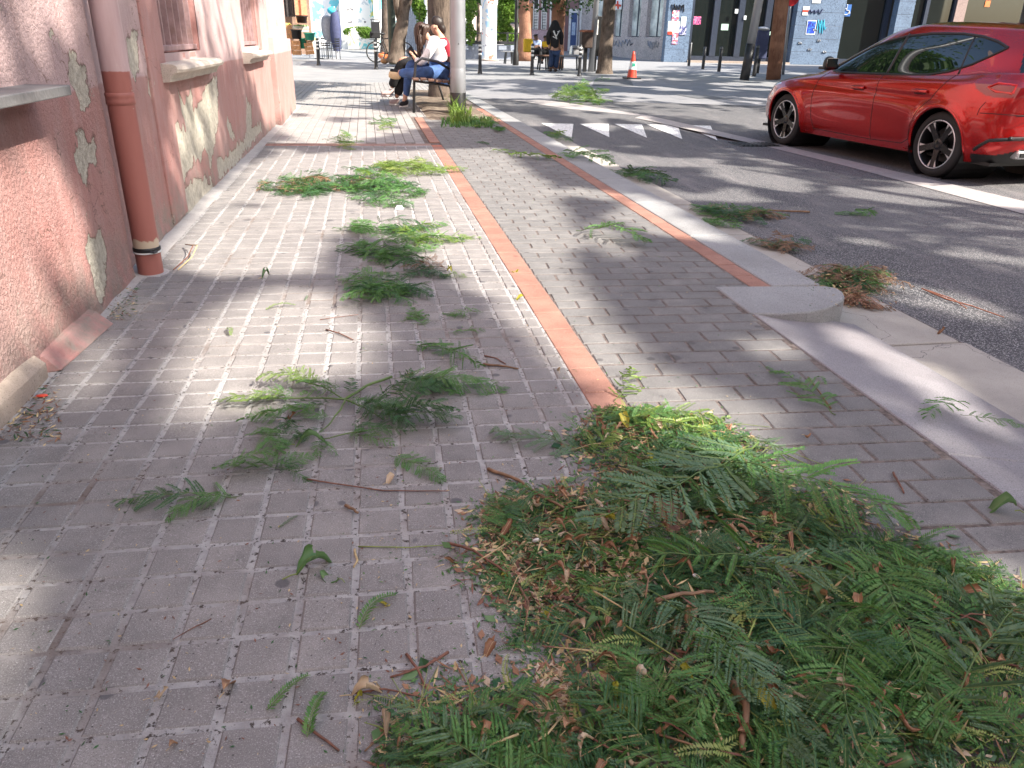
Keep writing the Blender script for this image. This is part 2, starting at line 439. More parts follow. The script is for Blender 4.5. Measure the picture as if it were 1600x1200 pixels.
def gr(x, y):     # point on the road surface, ramp included
    for _ in range(1):
        p = g(x, y, -.12)
        if p.y <= YR: return p
        z = -.12
        for i in range(12):
            p = g(x, y, z); z = -.12 + .11*min(1,max(0,(p.y-YR)/(12.0-YR)))
        return p
# raised cobbled lane right of the pale strip
mk = MB(); ps = [gr(1025,150), gr(1196,163), gr(1200,196), gr(1000,168)]
cb = MB()
# granite strip along the parking lane
def strip_on_road(name, px, mat, lift=.004, **k):
    mb = MB(); n = len(px)//2
    L = [gr(*p) for p in px[:n]]; Rr = [gr(*p) for p in px[n:]][::-1]
    for i in range(n-1):
        mb.add([a+Vector((0,0,lift)) for a in (L[i], Rr[i], Rr[i+1], L[i+1])], [(0,3,2,1)])
    me = mb.mesh(name); me.flip_normals() if me.polygons[0].normal.z < 0 else None
    return link_mesh(name, me, mat, **k)
white = mat_concrete('line_paint', (.30,.275,.27), (.40,.37,.36), 20, False, (.17,.16,.16))
strip_on_road('lane_line', [(760,150),(860,166),(1000,186),(1196,229),(1330,262),(1600,335),(2300,520),(2300,490),(1600,315),(1330,252),(1196,222),(1010,180),(880,160),(790,149)], white, kind='structure')
# give-way triangles
def mat_worn_paint():
    t = NT('worn_paint'); p = t.pos()
    c = t.mix(t.mapr(t.noise(p, 34, 6, .75), .54, .60), (.74,.74,.72), (.20,.20,.20))
    return t.done(t.bsdf(c, .7, spec=.3))
M['worn'] = mat_worn_paint()
tri = [((846,193),(896,194),(893,217)), ((906,194),(951,194),(952,215)), ((960,194),(1003,195),(1011,216)), ((1011,195),(1059,196),(1066,218)), ((1066,196),(1110,197),(1121,220))]
mt = empty('give_way_marking', (0,0,0), kind='structure')
for t3 in tri:
    mb = MB(); mb.add([gr(*p)+Vector((0,0,.005)) for p in t3], [(0,1,2)])
    me = mb.mesh('triangle')
    if me.polygons[0].normal.z < 0: me.flip_normals()
    link_mesh('triangle', me, M['worn'], mt)

# ---- gutter slabs
gt = sheet('gutter', [(2.0,-4),(2.44,-4),(2.44,YR),(2.0,YR)], -.119, M['grout_dark'])
y = -.3; 
while y < 9.8:
    L = .98; x1 = 2.43+rnd.uniform(-.012,.03)
    MB().box(2.04, x1, y+.006, y+L, -.14, -.111+rnd.uniform(-.002,.002)).build('gutter_slab', M['gutter'], gt, bevel=.004, seg=1)
    y += .99
# ---- kerb
kb = sheet('kerb', [(1.80,3.17),(2.05,3.17),(2.05,20),(1.80,20)], -.13, M['grout_dark'])
y = 3.178
while y < 19:
    x0,x1 = 1.803,2.05
    if y > 10: x0 -= .0;
    MB().box(x0, x1, y+.005, y+.992, -.16, .002).build('kerb_stone', M['granite'], kb, bevel=.009, seg=2)
    y += .998
tp = [g(*p) for p in ((1116,448),(1171,490),(1220,491),(1262,488),(1288,483),(1304,477),(1316,469),(1320,464),(1317,457),(1308,451),(1290,447.5))]
poly = [(p.x, p.y) for p in tp]
MB().prism(poly, -.16, .003).build('kerb_end_stone', M['granite'], kb, bevel=.008, seg=2)
# ---- dropped kerb
dk = MB(); dk.add([(1.528,-3,-.012),(2.08,-3,-.125),(2.08,2.95,-.125),(1.528,2.95,-.012)], [(0,1,2,3)])
dr = dk.build('dropped_kerb', M['grout_dark'], kind='structure')
for (ya, yb) in ((-2.2,-1.1),(-1.1,.02),(.02,.98),(.98,1.62),(1.62,2.9)):
    b = MB(); s0,s1 = ya+.002, yb-.002
    b.add([(1.53,s0,0),(2.07,s0,-.098),(2.07,s1,-.098),(1.53,s1,0),(1.53,s0,-.05),(2.07,s0,-.16),(2.07,s1,-.16),(1.53,s1,-.05)],
          [(0,1,2,3),(4,7,6,5),(0,4,5,1),(1,5,6,2),(2,6,7,3),(3,7,4,0)])
    b.build('ramp_slab', M['granite_ramp'], dr, bevel=.004, seg=1)

# ---- tiled pavement
def tshear(x): return -.034*x if x < .62 else -.034*.62 - .062*(x-.62)
def tile_mesh(sx, sy, ch, seed, name):
    r = random.Random(seed); h = .022; j = lambda a: r.uniform(-a,a)
    xs, ys = sx/2, sy/2
    low = [(-xs,-ys,-h),(xs,-ys,-h),(xs,ys,-h),(-xs,ys,-h)]
    mid = [(-xs+j(.0008),-ys+j(.0008),-ch),(xs+j(.0008),-ys+j(.0008),-ch),(xs+j(.0008),ys+j(.0008),-ch),(-xs+j(.0008),ys+j(.0008),-ch)]
    i = ch*1.1
    top = [(-xs+i+j(.0006),-ys+i+j(.0006),0),(xs-i+j(.0006),-ys+i+j(.0006),0),(xs-i,ys-i+j(.0006),0),(-xs+i,ys-i,0)]
    mb = MB(); fs = [(8,9,10,11)]
    for k in range(4):
        k2 = (k+1)%4; fs += [(k,k2,4+k2,4+k),(4+k,4+k2,8+k2,8+k)]
    mb.add(low+mid+top, fs); return mb
def lay(parent, name, cells, mat, limit=300, ch=.0035):
    # cells: (cx, cy, sx, sy); the nearest are separate objects, the rest one joined part
    cells = sorted(cells, key=lambda c: c[0]**2+c[1]**2)
    cache = {}; far = MB()
    for i,(cx,cy,sx,sy) in enumerate(cells):
        z = rnd.uniform(-.0014,.0010); yy = cy+tshear(cx); a = 0 if name == 'red_tile' else math.atan(-.034 if cx < .62 else -.062)
        tl = Matrix.Translation((cx,yy,z)) @ Matrix.Rotation(a,4,'Z') @ Matrix.Rotation(rnd.gauss(0,.004),4,'X') @ Matrix.Rotation(rnd.gauss(0,.004),4,'Y') @ Matrix.Rotation(rnd.gauss(0,.004),4,'Z')
        if i < limit:
            key = (round(sx,3), round(sy,3), rnd.randrange(4))
            if key not in cache:
                me = tile_mesh(sx, sy, ch, hash(key)&0xffff, name).mesh(name); me.materials.append(mat); cache[key] = me
            o = bpy.data.objects.new(name, cache[key]); COL.objects.link(o); o.matrix_world = tl; o.parent = parent
        else:
            tm = tile_mesh(sx, sy, ch, i%13, name)
            far.add([tl@Vector(v) for v in tm.v], tm.f)
    if far.v: far.build(name+'s_far' if False else name+'_field', mat, parent, kind='stuff')
pav = MB(); pav.add([(-1.25,-2,-.0032),(.625,-2,-.0032),(.625,8.35,-.0032),(-1.25,8.35,-.0032)], [(0,1,2,3)])
pav = pav.build('tiled_pavement', M['grout'], kind='structure')
cells = []
for ix in range(-9, 7):
    x0 = -.078+.1073*ix; x1 = x0+.1073
    if ix == 6: x1 = .622
    wide = .0135 if ix%2 else .0105
    for iy in range(-2, 86):
        y0 = .80+.1015*iy-.45; gap = .0098 if iy%2 else .0125
        if y0 > 8.2: break
        if y0 < .55: continue
        cells.append(((x0+x1)/2+rnd.gauss(0,.0006), y0+.0507+rnd.gauss(0,.0005), x1-x0-wide-rnd.uniform(0,.002), .1015-gap-rnd.uniform(0,.0015)))
lay(pav, 'tile', cells, M['tile'])
# cement fillet between the tiles and the wall
cf = MB(); n = 60
for i in range(n):
    ya, yb = -1+i*.24, -1+(i+1)*.24
    za = noise.noise((ya*3,0,0))*.006; zb = noise.noise((yb*3,0,0))*.006
    cf.add([(-1.22,ya,.016+za),(-1.047,ya,.0+za*.3),(-1.047,yb,0+zb*.3),(-1.22,yb,.016+zb)], [(0,1,2,3)])
cf.build('wall_foot_cement', M['cement'], kind='structure')
# ---- brick pavement
bpv = MB(); bpv.add([(.73,-2,-.0032),(1.526,-2,-.0032),(1.526,3.17,-.0032),(.73,3.17,-.0032),(1.80,3.17,-.0032),(1.80,11.5,-.0032),(.73,11.5,-.0032)], [(0,1,2,3),(3,2,4,5,6)])
bpv = bpv.build('brick_pavement', M['grout_dark'], kind='structure')
cells = []
bl, bw = .1905, .1022
for iy in range(-4, 104):
    y0 = .55+bw*iy
    xr = 1.523 if y0+bw+tshear(1.6) < 3.17 else 1.693
    off = -(.0 if iy%2 else .5)*bl + rnd.gauss(0,.004)
    x = .737+off
    if y0 < .3: continue
    while x < xr-.02:
        a, b = max(x, .737), min(x+bl, xr)
        if b-a > .03: cells.append(((a+b)/2, y0+bw/2+rnd.gauss(0,.0008), b-a-.0055-rnd.uniform(0,.002), bw-.0085-rnd.uniform(0,.002)))
        x += bl
lay(bpv, 'paver', cells, M['paver'], ch=.003)
# ---- red bands
rb = MB(); rb.add([(.622,-2,-.005),(.738,-2,-.005),(.738,8.4,-.005),(.622,8.4,-.005)], [(0,1,2,3)])
rb = rb.build('red_band', M['grout_red'], kind='structure')
cells = [(.680, .4+.1965*i+.098, .111, .1925) for i in range(40)]
lay(rb, 'red_tile', cells, M['red_tile'], ch=.0025)
rb2 = MB(); rb2.add([(1.695,3.17,-.005),(1.803,3.17,-.005),(1.803,13,-.005),(1.695,13,-.005)], [(0,1,2,3)])
rb2 = rb2.build('kerbside_red_band', M['grout_red'], kind='structure')
lay(rb2, 'red_tile', [(1.7485, 3.26+.1965*i+.098, .1, .1925) for i in range(48)], M['red_tile'], ch=.0025)
M['red_faded'] = mat_tile('red_faded', (.29,.19,.16), (.33,.23,.195), (.45,.36,.32), (.17,.12,.1), .5)
rb3 = sheet('cross_red_band', [(-1.1,8.37),(.62,8.31),(.62,8.43),(-1.1,8.49)], -.004, M['grout_red'])
mb = MB()
for i in range(9):
    x = -1.08+i*.19; a = tile_mesh(.186,.105,.002,i,'t'); mb.add([(v[0]+x+.093, v[1]+8.435+tshear(x), v[2]) for v in a.v], a.f)
mb.build('red_tile_row', M['red_faded'], rb3, kind='stuff')
# ---- far pavement: pale bricks laid lengthways
fp = sheet('far_pavement', [(-6,8.36),(1.80,8.36),(1.80,20.6),(-6,20.6)], -.0115, M['grout_dark'])
mb = MB()
ix = 0; x = -5.4
while x < 1.70:
    ix += 1
    yy = (8.5 if x > -1.3 else 12.7)+(.1 if ix%2 else 0)
    while yy < 20.4:
        inband = .622-.11 < x < .70
        if not (x+.1 > .622 and yy < 11.4) :
            a = tile_mesh(.098,.194,.003,ix,'t'); z = -.004+rnd.uniform(-.001,.001)
            mb.add([(v[0]+x+.05, v[1]+yy+.1, v[2]+z) for v in a.v], a.f)
        yy += .2
    x += .103
mb.build('paver_field', M['pale_paver'], fp, kind='stuff')
mb = MB()
for k in range(14):
    a = tile_mesh(.108,.19,.002,k,'t'); yy = 8.7+k*.2
    mb.add([(v[0]+.68-.0*k, v[1]+yy, v[2]+.001) for v in a.v], a.f)
mb.build('red_tile_row', M['red_tile'], fp, kind='stuff')
soil = simple('soil', (.13,.095,.07), .95, var=.5, scale=14, bump=.8, bscale=60, dirt=(.3,.26,.2))
mb = MB(); n = 16
vs = []; fs = []
for j in range(n+1):
    for i in range(9):
        X = .80+i*.112; Y = 11.0+j*.42; e = min(i,8-i,j,n-j)
        vs.append((X, Y, (.0+.02*min(1,e)*(1+noise.noise((X*4,Y*3,0)))) if e else -.004))
for j in range(n):
    for i in range(8): a = j*9+i; fs.append((a,a+1,a+10,a+9))
mb.add(vs, fs); mb.build('tree_pit_soil', soil, smooth=True, kind='structure')
# darker asphalt path across the square, then flat sheets painted as shadow
for nm, px, mt_ in (('square_path', [(720,154),(900,157),(1210,166),(1210,136),(1100,124),(880,119),(735,128)], 'plaza_dark'),):
    M['plaza_dark'] = mat_concrete('plaza_dark', (.20,.20,.215), (.27,.265,.275), 2, False, (.14,.14,.15))
    pts = [g(*p) for p in px]
    sheet(nm, pts, -.004, M['plaza_dark'])
M['shade_dark'] = mat_concrete('shade_dark', (.10,.105,.115), (.15,.15,.16), 4, False, (.08,.08,.08))
for px in ([(930,124),(985,124),(990,134),(925,134)], [(1055,148),(1100,149),(1150,155),(1090,154)]):  # dark colour standing in for shadow on the square
    pts = [g(*p, .0) for p in px]
    sheet('shade_patch', pts, .002, M['shade_dark'], kind='structure')
# storm drain by the car
dr0 = empty('drain_grate', gr(1180,226), rz=R_(-3), label='iron storm drain grate in the road in front of the red car', cat='drain grate')
for i in range(9): MB().cbox((i*.055-.22, 0, .008), (.025,.36,.012)).build('bar', M['dark_metal'], dr0)
MB().cbox((0,0,.003),(.55,.44,.004)).build('frame', M['black_plastic'], dr0)

# ================================================================== THE LEFT BUILDING
bld = empty('pink_building', (-1.1,3,0), label='old pink rendered building with peeling paint along the left of the pavement', cat='building')
def world_child(o, parent):
    o.parent = parent; o.matrix_parent_inverse = Matrix.Translation(-Vector(parent.location)); return o
def sdpoly(p, poly):
    x,y = p; d = 1e9; ins = False; n = len(poly)
    for i in range(n):
        x1,y1 = poly[i]; x2,y2 = poly[(i+1)%n]
        dx,dy = x2-x1,y2-y1; t = max(0,min(1,((x-x1)*dx+(y-y1)*dy)/(dx*dx+dy*dy+1e-12)))
        d = min(d, (x-x1-t*dx)**2+(y-y1-t*dy)**2)
        if (y1>y)!=(y2>y) and x < (x2-x1)*(y-y1)/(y2-y1)+x1: ins = not ins
    d = math.sqrt(d); return -d if ins else d
def z5(pts, X): return [(lambda w: (w.y, w.z))(wp(a/3.428, b/3.428, X)) for a,b in pts]
XA, XB = -1.09, -1.135
pa = [z5([(375,330),(400,310),(440,350),(470,400),(475,540),(455,585),(430,580),(400,470),(375,400)], XA),
      z5([(430,730),(455,710),(480,740),(500,720),(525,800),(525,880),(490,880),(480,930),(460,990),(440,950),(420,880),(410,800)], XA),
      [(lambda w:(w.y,w.z))(wp(a/3,300+b/3,XA)) for a,b in [(410,190),(440,210),(480,185),(495,300),(500,390),(480,440),(470,500),(440,470),(420,350),(400,270)]],
      z5([(265,150),(280,135),(295,170),(292,205),(275,190)], XA)]
pb = [z5([(950,470),(985,560),(1010,520),(1030,480),(1040,600),(1120,450),(1165,400),(1170,640),(1130,900),(1100,780),(1080,860),(1040,850),(1000,960),(970,1000),(910,930),(905,800),(940,660),(1000,700),(975,600)], XB),
      z5([(690,170),(740,150),(745,380),(720,420),(700,380),(680,260)], XB), z5([(790,380),(825,390),(830,560),(800,520)], XB),
      z5([(985,1000),(1060,960),(1130,960),(1150,1030),(1040,1130),(1040,1190),(990,1190)], XB),
      z5([(1160,860),(1220,830),(1290,760),(1340,700),(1400,650),(1400,700),(1250,900),(1170,960)], XB),
      z5([(1320,520),(1345,560),(1350,720),(1320,740)], XB), z5([(1215,610),(1262,740),(1240,755),(1215,680)], XB),
      z5([(800,300),(850,260),(870,300),(830,350)], XB)]
def wall_grid(name, X, Y0, Y1, Z0, Z1, res, patches, holes, mat, rough):
    ny, nz = int((Y1-Y0)/res), int((Z1-Z0)/res)
    bb = [(min(p[0] for p in q)-.1, max(p[0] for p in q)+.1, min(p[1] for p in q)-.1, max(p[1] for p in q)+.1) for q in patches]
    vs = []; pe = []
    for j in range(nz+1):
        z = Z0+(Z1-Z0)*j/nz
        for i in range(ny+1):
            y = Y0+(Y1-Y0)*i/ny
            d = .1
            wy = y+.035*noise.noise((y*11,z*11,1))+.012*noise.noise((y*40,z*40,2)); wz = z+.05*noise.noise((y*11,z*11,5))+.015*noise.noise((y*40,z*40,7))
            for q,b in zip(patches,bb):
                if b[0]<y<b[1] and b[2]<z<b[3]: d = min(d, sdpoly((wy,wz), q))
            v = max(0,min(1,.5-d/.07)); pe.append(v)
            k = min(1,max(0,(v-.35)/.3))
            bulge = .008*noise.noise((y*1.1,z*1.6,3))+.003*noise.noise((y*6,z*6,9))
            if z < .12: bulge += .012*(1-z/.12)*(.5+noise.noise((y*5,z*8,4)))
            vs.append((X+bulge-.0045*k, y, z))
    fs = []
    for j in range(nz):
        for i in range(ny):
            y = Y0+(Y1-Y0)*(i+.5)/ny; z = Z0+(Z1-Z0)*(j+.5)/nz
            if any(h[0]<y<h[1] and z>h[2] for h in holes): continue
            a = j*(ny+1)+i; fs.append((a,a+1,a+ny+2,a+ny+1))
    me = bpy.data.meshes.new(name); me.from_pydata(vs, [], fs); me.update()
    me.polygons.foreach_set('use_smooth', [True]*len(me.polygons))
    at = me.attributes.new('peel','FLOAT','POINT'); at.data.foreach_set('value', pe)
    ar = me.attributes.new('rough','FLOAT','POINT'); ar.data.foreach_set('value', [rough(v[1],v[2]) for v in vs])
    if len(me.polygons) and me.polygons[0].normal.x < 0: me.flip_normals()
    return world_child(link_mesh(name, me, mat), bld)
wall_grid('wall', XA, .9, 3.63, -.02, 1.5, .011, pa, [], M['wall'], lambda y,z: 1.0 if y < 2.95 else .55)
wall_grid('wall', XB, 3.55, 10.5, -.02, 1.5, .0125, pb, [(5.03,6.12,.905),(8.33,9.36,.905)], M['wall'], lambda y,z: .12)
def wpart(mb, name, mat, **k): return world_child(mb.build(name, mat, None, **k), bld)
# the rest of the masonry (behind, above, ends)
mb = MB()
mb.box(-5, XA+.002, -8, .9, -.1, 7.5); mb.box(-5, XA, .9, 3.625, 1.49, 7.5)
mb.box(-1.6, XA-.005, 3.60, 3.632, 0, 1.5)
mb.box(-5, XB, 3.625, 12.6, 1.49, 7.5); mb.box(-5,-1.45,.9,12.6,-.1,1.5); mb.box(-1.5,XB-.004,12.5,12.6,-.1,1.5)
wpart(mb, 'masonry', M['wall'])
# returns of the window openings, shutters, iron bars, sills
def window(y0, y1, zb, nb, X):
    wdw = empty('window', (X, (y0+y1)/2, zb)); wdw.parent = bld; wdw.matrix_parent_inverse = Matrix.Translation(-Vector(bld.location))
    c = Vector(wdw.location)
    def p(mb, name, mat, **k):
        o = mb.build(name, mat, None, **k); o.parent = wdw; o.matrix_parent_inverse = Matrix.Translation(-c); return o
    mb = MB(); mb.box(X-.26,X-.003,y0-.03,y0,zb-.03,1.5); mb.box(X-.26,X-.003,y1,y1+.03,zb-.03,1.5); mb.box(X-.26,X-.003,y0,y1,zb-.03,zb-.002)
    p(mb, 'reveal', M['wall_trim'])
    shut = simple('shutter_paint%d'%nb, (.23,.13,.13), .6, var=.2)
    for k in range(5):
        a = y0+(y1-y0)*k/5; MB().box(X-.22,X-.2,a+.006,a+(y1-y0)/5-.006,zb+.01,1.5).build('shutter_board', shut, wdw).matrix_parent_inverse = Matrix.Translation(-c)
    iron = M['iron'] if 'iron' in M else M.setdefault('iron', simple('iron', (.33,.215,.215), .6, var=.25, bump=.3, bscale=80, dirt=(.22,.12,.09)))
    for k in range(nb):
        a = y0+.05+(y1-y0-.1)*k/(nb-1)
        p(MB().box(X-.085,X-.03,a-.011,a+.011,zb+.03,1.5), 'window_bar', iron)
    p(MB().box(X-.09,X-.015,y0+.005,y1-.005,zb+.012,zb+.045), 'bottom_rail', iron, bevel=.003, seg=1)
    return wdw
window(5.03,6.12,.905,7,XB); window(8.33,9.36,.905,6,XB)
def sill(y0, y1, ztop, out, X, name='window_sill'):
    prof = [(X-.05,ztop-.0),(X+out-.03,ztop-.008),(X+out-.008,ztop-.018),(X+out,ztop-.034),(X+out-.008,ztop-.05),(X+out-.03,ztop-.056),(X+out-.045,ztop-.066),(X+out-.06,ztop-.085),(X+out-.065,ztop-.10),(X-.05,ztop-.105)]
    mb = MB(); N = 26; m_ = len(prof)
    for i in range(N+1):
        y = y0+(y1-y0)*i/N; e = min(i,N-i); s = (.78,.93,1)[min(e,2)]
        for (px_,pz) in prof:
            mb.v.append((X+(px_-X)*s+.004*noise.noise((px_*20,y*7,pz*20)), y+(0 if e else 0), pz+.003*noise.noise((px_*9,y*9,pz*30))))
    for i in range(N):
        for k in range(m_):
            k2=(k+1)%m_; mb.f.append((i*m_+k, (i+1)*m_+k, (i+1)*m_+k2, i*m_+k2))
    mb.f.append(tuple(range(m_))); mb.f.append(tuple(N*m_+k for k in reversed(range(m_))))
    o = wpart(mb, name, M['sill'], smooth=False, bevel=0)
    return o
sill(4.86, 6.36, .865, .13, XB); sill(8.12, 9.62, .865, .13, XB)
# painted surround left of the first window, slightly proud
mb = MB(); mb.box(XB-.02, XB+.014, 4.62, 5.0, .02, 1.5); wpart(mb, 'window_surround', M['wall_trim'], bevel=.006, seg=2)
mb = MB(); mb.box(XB-.02, XB+.012, 9.38, 9.62, .87, 1.5); wpart(mb, 'window_surround', M['wall_trim'], bevel=.006, seg=2)
# corner pilasters with plinths
for (a,b_,o_,h) in ((10.35,11.2,.03,1.5),(11.25,12.6,.02,1.5)):
    mb = MB(); mb.box(-1.4, XB+o_, a, b_, -.02, h); wpart(mb, 'pilaster', M['wall'], bevel=.008)
for (a,b_,o_,h) in ((10.3,11.3,.075,1.0),(11.35,12.68,.06,.97)):
    mb = MB(); mb.box(-1.4, XB+o_, a, b_, -.02, h); wpart(mb, 'plinth', M['wall'], bevel=.012)
# slate ledge
sl = simple('slate', (.16,.155,.155), .55, var=.2, scale=8, bump=.3, bscale=50, dirt=(.27,.25,.24))
wpart(MB().box(-1.2,-.957,.2,2.90,.825,.857), 'stone_ledge', sl, bevel=.004)
# fallen render block and plinth stone
b = MB(); r2 = random.Random(3)
b.add([(-1.10,2.50,0),(-1.035,2.53,0),(-1.0,2.99,0),(-1.10,3.02,0),(-1.10,2.50,.072),(-1.075,2.53,.055),(-1.055,2.99,.05),(-1.10,3.02,.06)],[(3,2,1,0),(4,5,6,7),(0,1,5,4),(1,2,6,5),(2,3,7,6),(3,0,4,7)])
wpart(b, 'render_block', M['wall_trim'], bevel=.006)
b = MB()
for j in range(9):
    for (zz,xx) in ((0,-1.055),(.05,-1.062),(.085,-1.085),(.09,-1.13)):
        y = 1.2+j*.16; b.v.append((xx+.012*noise.noise((y*7,zz*30,2)), y, zz+.012*noise.noise((y*5,2,zz*9)) if zz else 0))
for j in range(8):
    for k in range(3): a = j*4+k; b.f.append((a,a+4,a+5,a+1))
wpart(b, 'plinth_stone', M['stone'])
# drainpipe
dp = empty('drainpipe', (-1.035,3.70,0), label='pink and red painted drainpipe on the corner of the wall', cat='drainpipe')
mb = MB(); mb.lathe([(.055,0.0),(.055,.105)], 32); mb.lathe([(.0,1.0)],3) if 0 else None
MB().lathe([(.055,0),(.0555,.4),(.055,.74)], 36).build('lower_pipe', M['pipe'], dp, smooth=True)
MB().lathe([(.055,.74),(.055,2.5),(.055,6)], 36).build('upper_pipe', M['pipe'], dp, smooth=True)
MB().lathe([(.0553,.735),(.0585,.738),(.0585,.752),(.0575,.757),(.0575,.764),(.0585,.767),(.0585,.781),(.0553,.784)], 36).build('collar', M['pipe'], dp, smooth=True)
MB().lathe([(.0553,.105),(.059,.107),(.060,.115),(.059,.122),(.0553,.124)], 36).build('foot_clamp', M['black_plastic'], dp, smooth=True)
MB().lathe([(.0553,.097),(.0605,.098),(.0605,.103),(.0553,.104)], 36).build('white_tie', M['white_paint'], dp, smooth=True)
MB().tube([(.03,-.06,.112),(.045,-.064,.109),(.055,-.05,.112)], .006, 6).build('clamp_screw', M['dark_metal'], dp)
mb = MB(); mb.lathe([(.054,0.001),(.075,.002),(.085,-.004),(.10,-.006)], 30); mb.build('foot_mortar', M['cement'], dp, smooth=True)
# wires by the pipe foot
for (dx,c) in ((.0,'twig'),(.02,'straw')):
    pts = [(-.94+dx,3.72,.005),(-.9+dx,3.85,.03),(-.90+dx,4.0,.05),(-.97,4.15,.02)]
    tag(MB().tube(pts,.0028,5).build('dry_stalk' , M[c], None), 'thin brown dry stalk curving up beside the drainpipe foot' if dx==0 else 'pale straw stalk curving beside the drainpipe foot', 'stalk')
# ================================================================== PEOPLE
def skin(name, V, E, mat, parent=None, sub=2, **k):
    """V: list of (x,y,z,rx[,ry]); E: edges"""
    me = bpy.data.meshes.new(name+'_src'); me.from_pydata([v[:3] for v in V], E, [])
    o = bpy.data.objects.new(name+'_src', me); COL.objects.link(o)
    md = o.modifiers.new('s','SKIN'); md.use_smooth_shade = True
    if not me.skin_vertices: me.skin_vertices.new()
    for i,v in enumerate(V):
        sv = me.skin_vertices[0].data[i]; sv.radius = (v[3], v[4] if len(v)>4 else v[3]); sv.use_root = (i==0)
    if sub: ms = o.modifiers.new('d','SUBSURF'); ms.levels = sub; ms.render_levels = sub
    dg = bpy.context.evaluated_depsgraph_get(); dg.update()
    m2 = bpy.data.meshes.new_from_object(o.evaluated_get(dg)); m2.name = name
    bpy.data.objects.remove(o); bpy.data.meshes.remove(me)
    m2.materials.clear()
    m2.polygons.foreach_set('use_smooth', [True]*len(m2.polygons))
    return link_mesh(name, m2, mat, parent, **k)
def J(px, py, Y, r, r2=None):
    p = aty(px, py, Y); return (p.x, p.y, p.z, r, r2 if r2 else r)
def chain(name, js, mat, parent, sub=2, **k): return skin(name, js, [(i,i+1) for i in range(len(js)-1)], mat, parent, sub, **k)
def shoe(name, toe, heel, ankle, w, upper, sole, parent):
    toe, heel, ankle = map(Vector,(toe,heel,ankle)); mid = (toe+heel)/2
    o = skin(name, [(*ankle, w*.85), (*(heel*.75+ankle*.25), w*.8), (*(mid*.85+ankle*.15), w*.85), (*toe, w*.62)], [(0,1),(1,2),(2,3)], upper, parent)
    dn = (mid-ankle); d = (toe-heel).normalized(); dn = (dn - d*dn.dot(d)).normalized()
    s = skin('shoe_sole', [(*(heel+dn*w*.55-d*w*.2), w*.9, w*.3), (*(mid+dn*w*.6), w*.85, w*.3), (*(toe+dn*w*.45+d*w*.15), w*.7, w*.25)], [(0,1),(1,2)], sole, o)
    return o
# ---- woman in the white hoodie
YA = 12.7
wa = skin('person', [J(686,112,YA,.13,.15), J(683,96,YA,.11,.13), J(677,76,YA,.12,.15), J(670,62,YA,.055), J(663,50,YA,.05), J(659,44,YA,.105,.10), J(655,49,YA,.07),
      J(677,67,YA-.2,.055), J(668,84,YA-.26,.045), J(657,98,YA-.25,.036), J(649,92,YA-.12,.028), J(645,86,YA-.05,.026),
      J(677,67,YA+.2,.055), J(666,82,YA+.24,.045), J(655,94,YA+.2,.036), J(648,88,YA+.08,.028), J(643,85,YA+.0,.026),
      J(686,116,YA-.13,.10), J(656,113,YA-.42,.07), J(622,113,YA-.1,.042),
      J(686,115,YA+.13,.10), J(639,99,YA+.12,.068), J(636,130,YA+.1,.05), J(633,153,YA+.08,.038), J(631,161,YA+.08,.035)],
     [(0,1),(1,2),(2,3),(3,4),(4,5),(5,6),(2,7),(7,8),(8,9),(9,10),(10,11),(2,12),(12,13),(13,14),(14,15),(15,16),(0,17),(17,18),(18,19),(0,20),(20,21),(21,22),(22,23),(23,24)], M['skin'],
     label='seated woman in white hooded sweatshirt and blue jeans leaning over a phone', cat='person', sub=2)
skin('hoodie', [J(684,101,YA,.165,.185), J(682,88,YA,.16,.18), J(679,76,YA,.155,.19), J(674,66,YA,.12,.14), J(668,60,YA,.09),
      J(677,68,YA-.2,.085), J(669,84,YA-.27,.07), J(658,99,YA-.26,.06), J(650,93,YA-.13,.045),
      J(677,68,YA+.2,.085), J(667,82,YA+.26,.07), J(656,94,YA+.22,.06), J(649,89,YA+.1,.045)],
     [(0,1),(1,2),(2,3),(3,4),(2,5),(5,6),(6,7),(7,8),(2,9),(9,10),(10,11),(11,12)], M['hoodie'], wa)
chain('hood', [J(686,62,YA,.05,.08), J(688,69,YA,.10,.13), J(690,76,YA,.05,.08)], M['hoodie'], wa)
skin('jeans', [J(687,110,YA,.15,.17), J(687,114,YA-.13,.125), J(656,115,YA-.42,.095), J(624,114,YA-.12,.062),
      J(687,114,YA+.13,.12), J(640,99,YA+.12,.088), J(637,128,YA+.1,.066), J(634,152,YA+.08,.052)],
     [(0,1),(1,2),(2,3),(0,4),(4,5),(5,6),(6,7)], M['denim'], wa)
skin('hair', [J(662,35,YA,.05), J(660,40,YA,.105,.115), J(657,48,YA,.105,.12), J(657,60,YA,.06,.10), J(656,74,YA,.035,.07)], [(i,i+1) for i in range(4)], M['hair_brown'], wa)
hm = MB(); r9 = random.Random(9)
for i in range(90):
    f = r9.random(); q0 = Vector(J(654+9*f,40+3*r9.random(),YA+r9.uniform(-.11,.11),0)[:3]); q1 = Vector(J(651+10*f,58,YA+r9.uniform(-.12,.12),0)[:3]); q2 = Vector(J(652+9*f,r9.uniform(76,92),YA+r9.uniform(-.11,.11),0)[:3])
    hm.tube([q0,q1,q2],[.012,.014,.003],4,cap=False)
hm.build('hair_strands', M['hair_brown'], wa, smooth=True, kind='stuff')
skin('hair_back', [J(664,36,YA,.05), J(665,44,YA,.09), J(666,52,YA,.05)], [(0,1),(1,2)], M['hair_brown'], wa)
shoe('shoe', J(609,110,YA-.05,0)[:3], J(628,115,YA-.08,0)[:3], J(627,111,YA-.12,0)[:3], .048, M['black_cloth'], M['sole_tan'], wa)
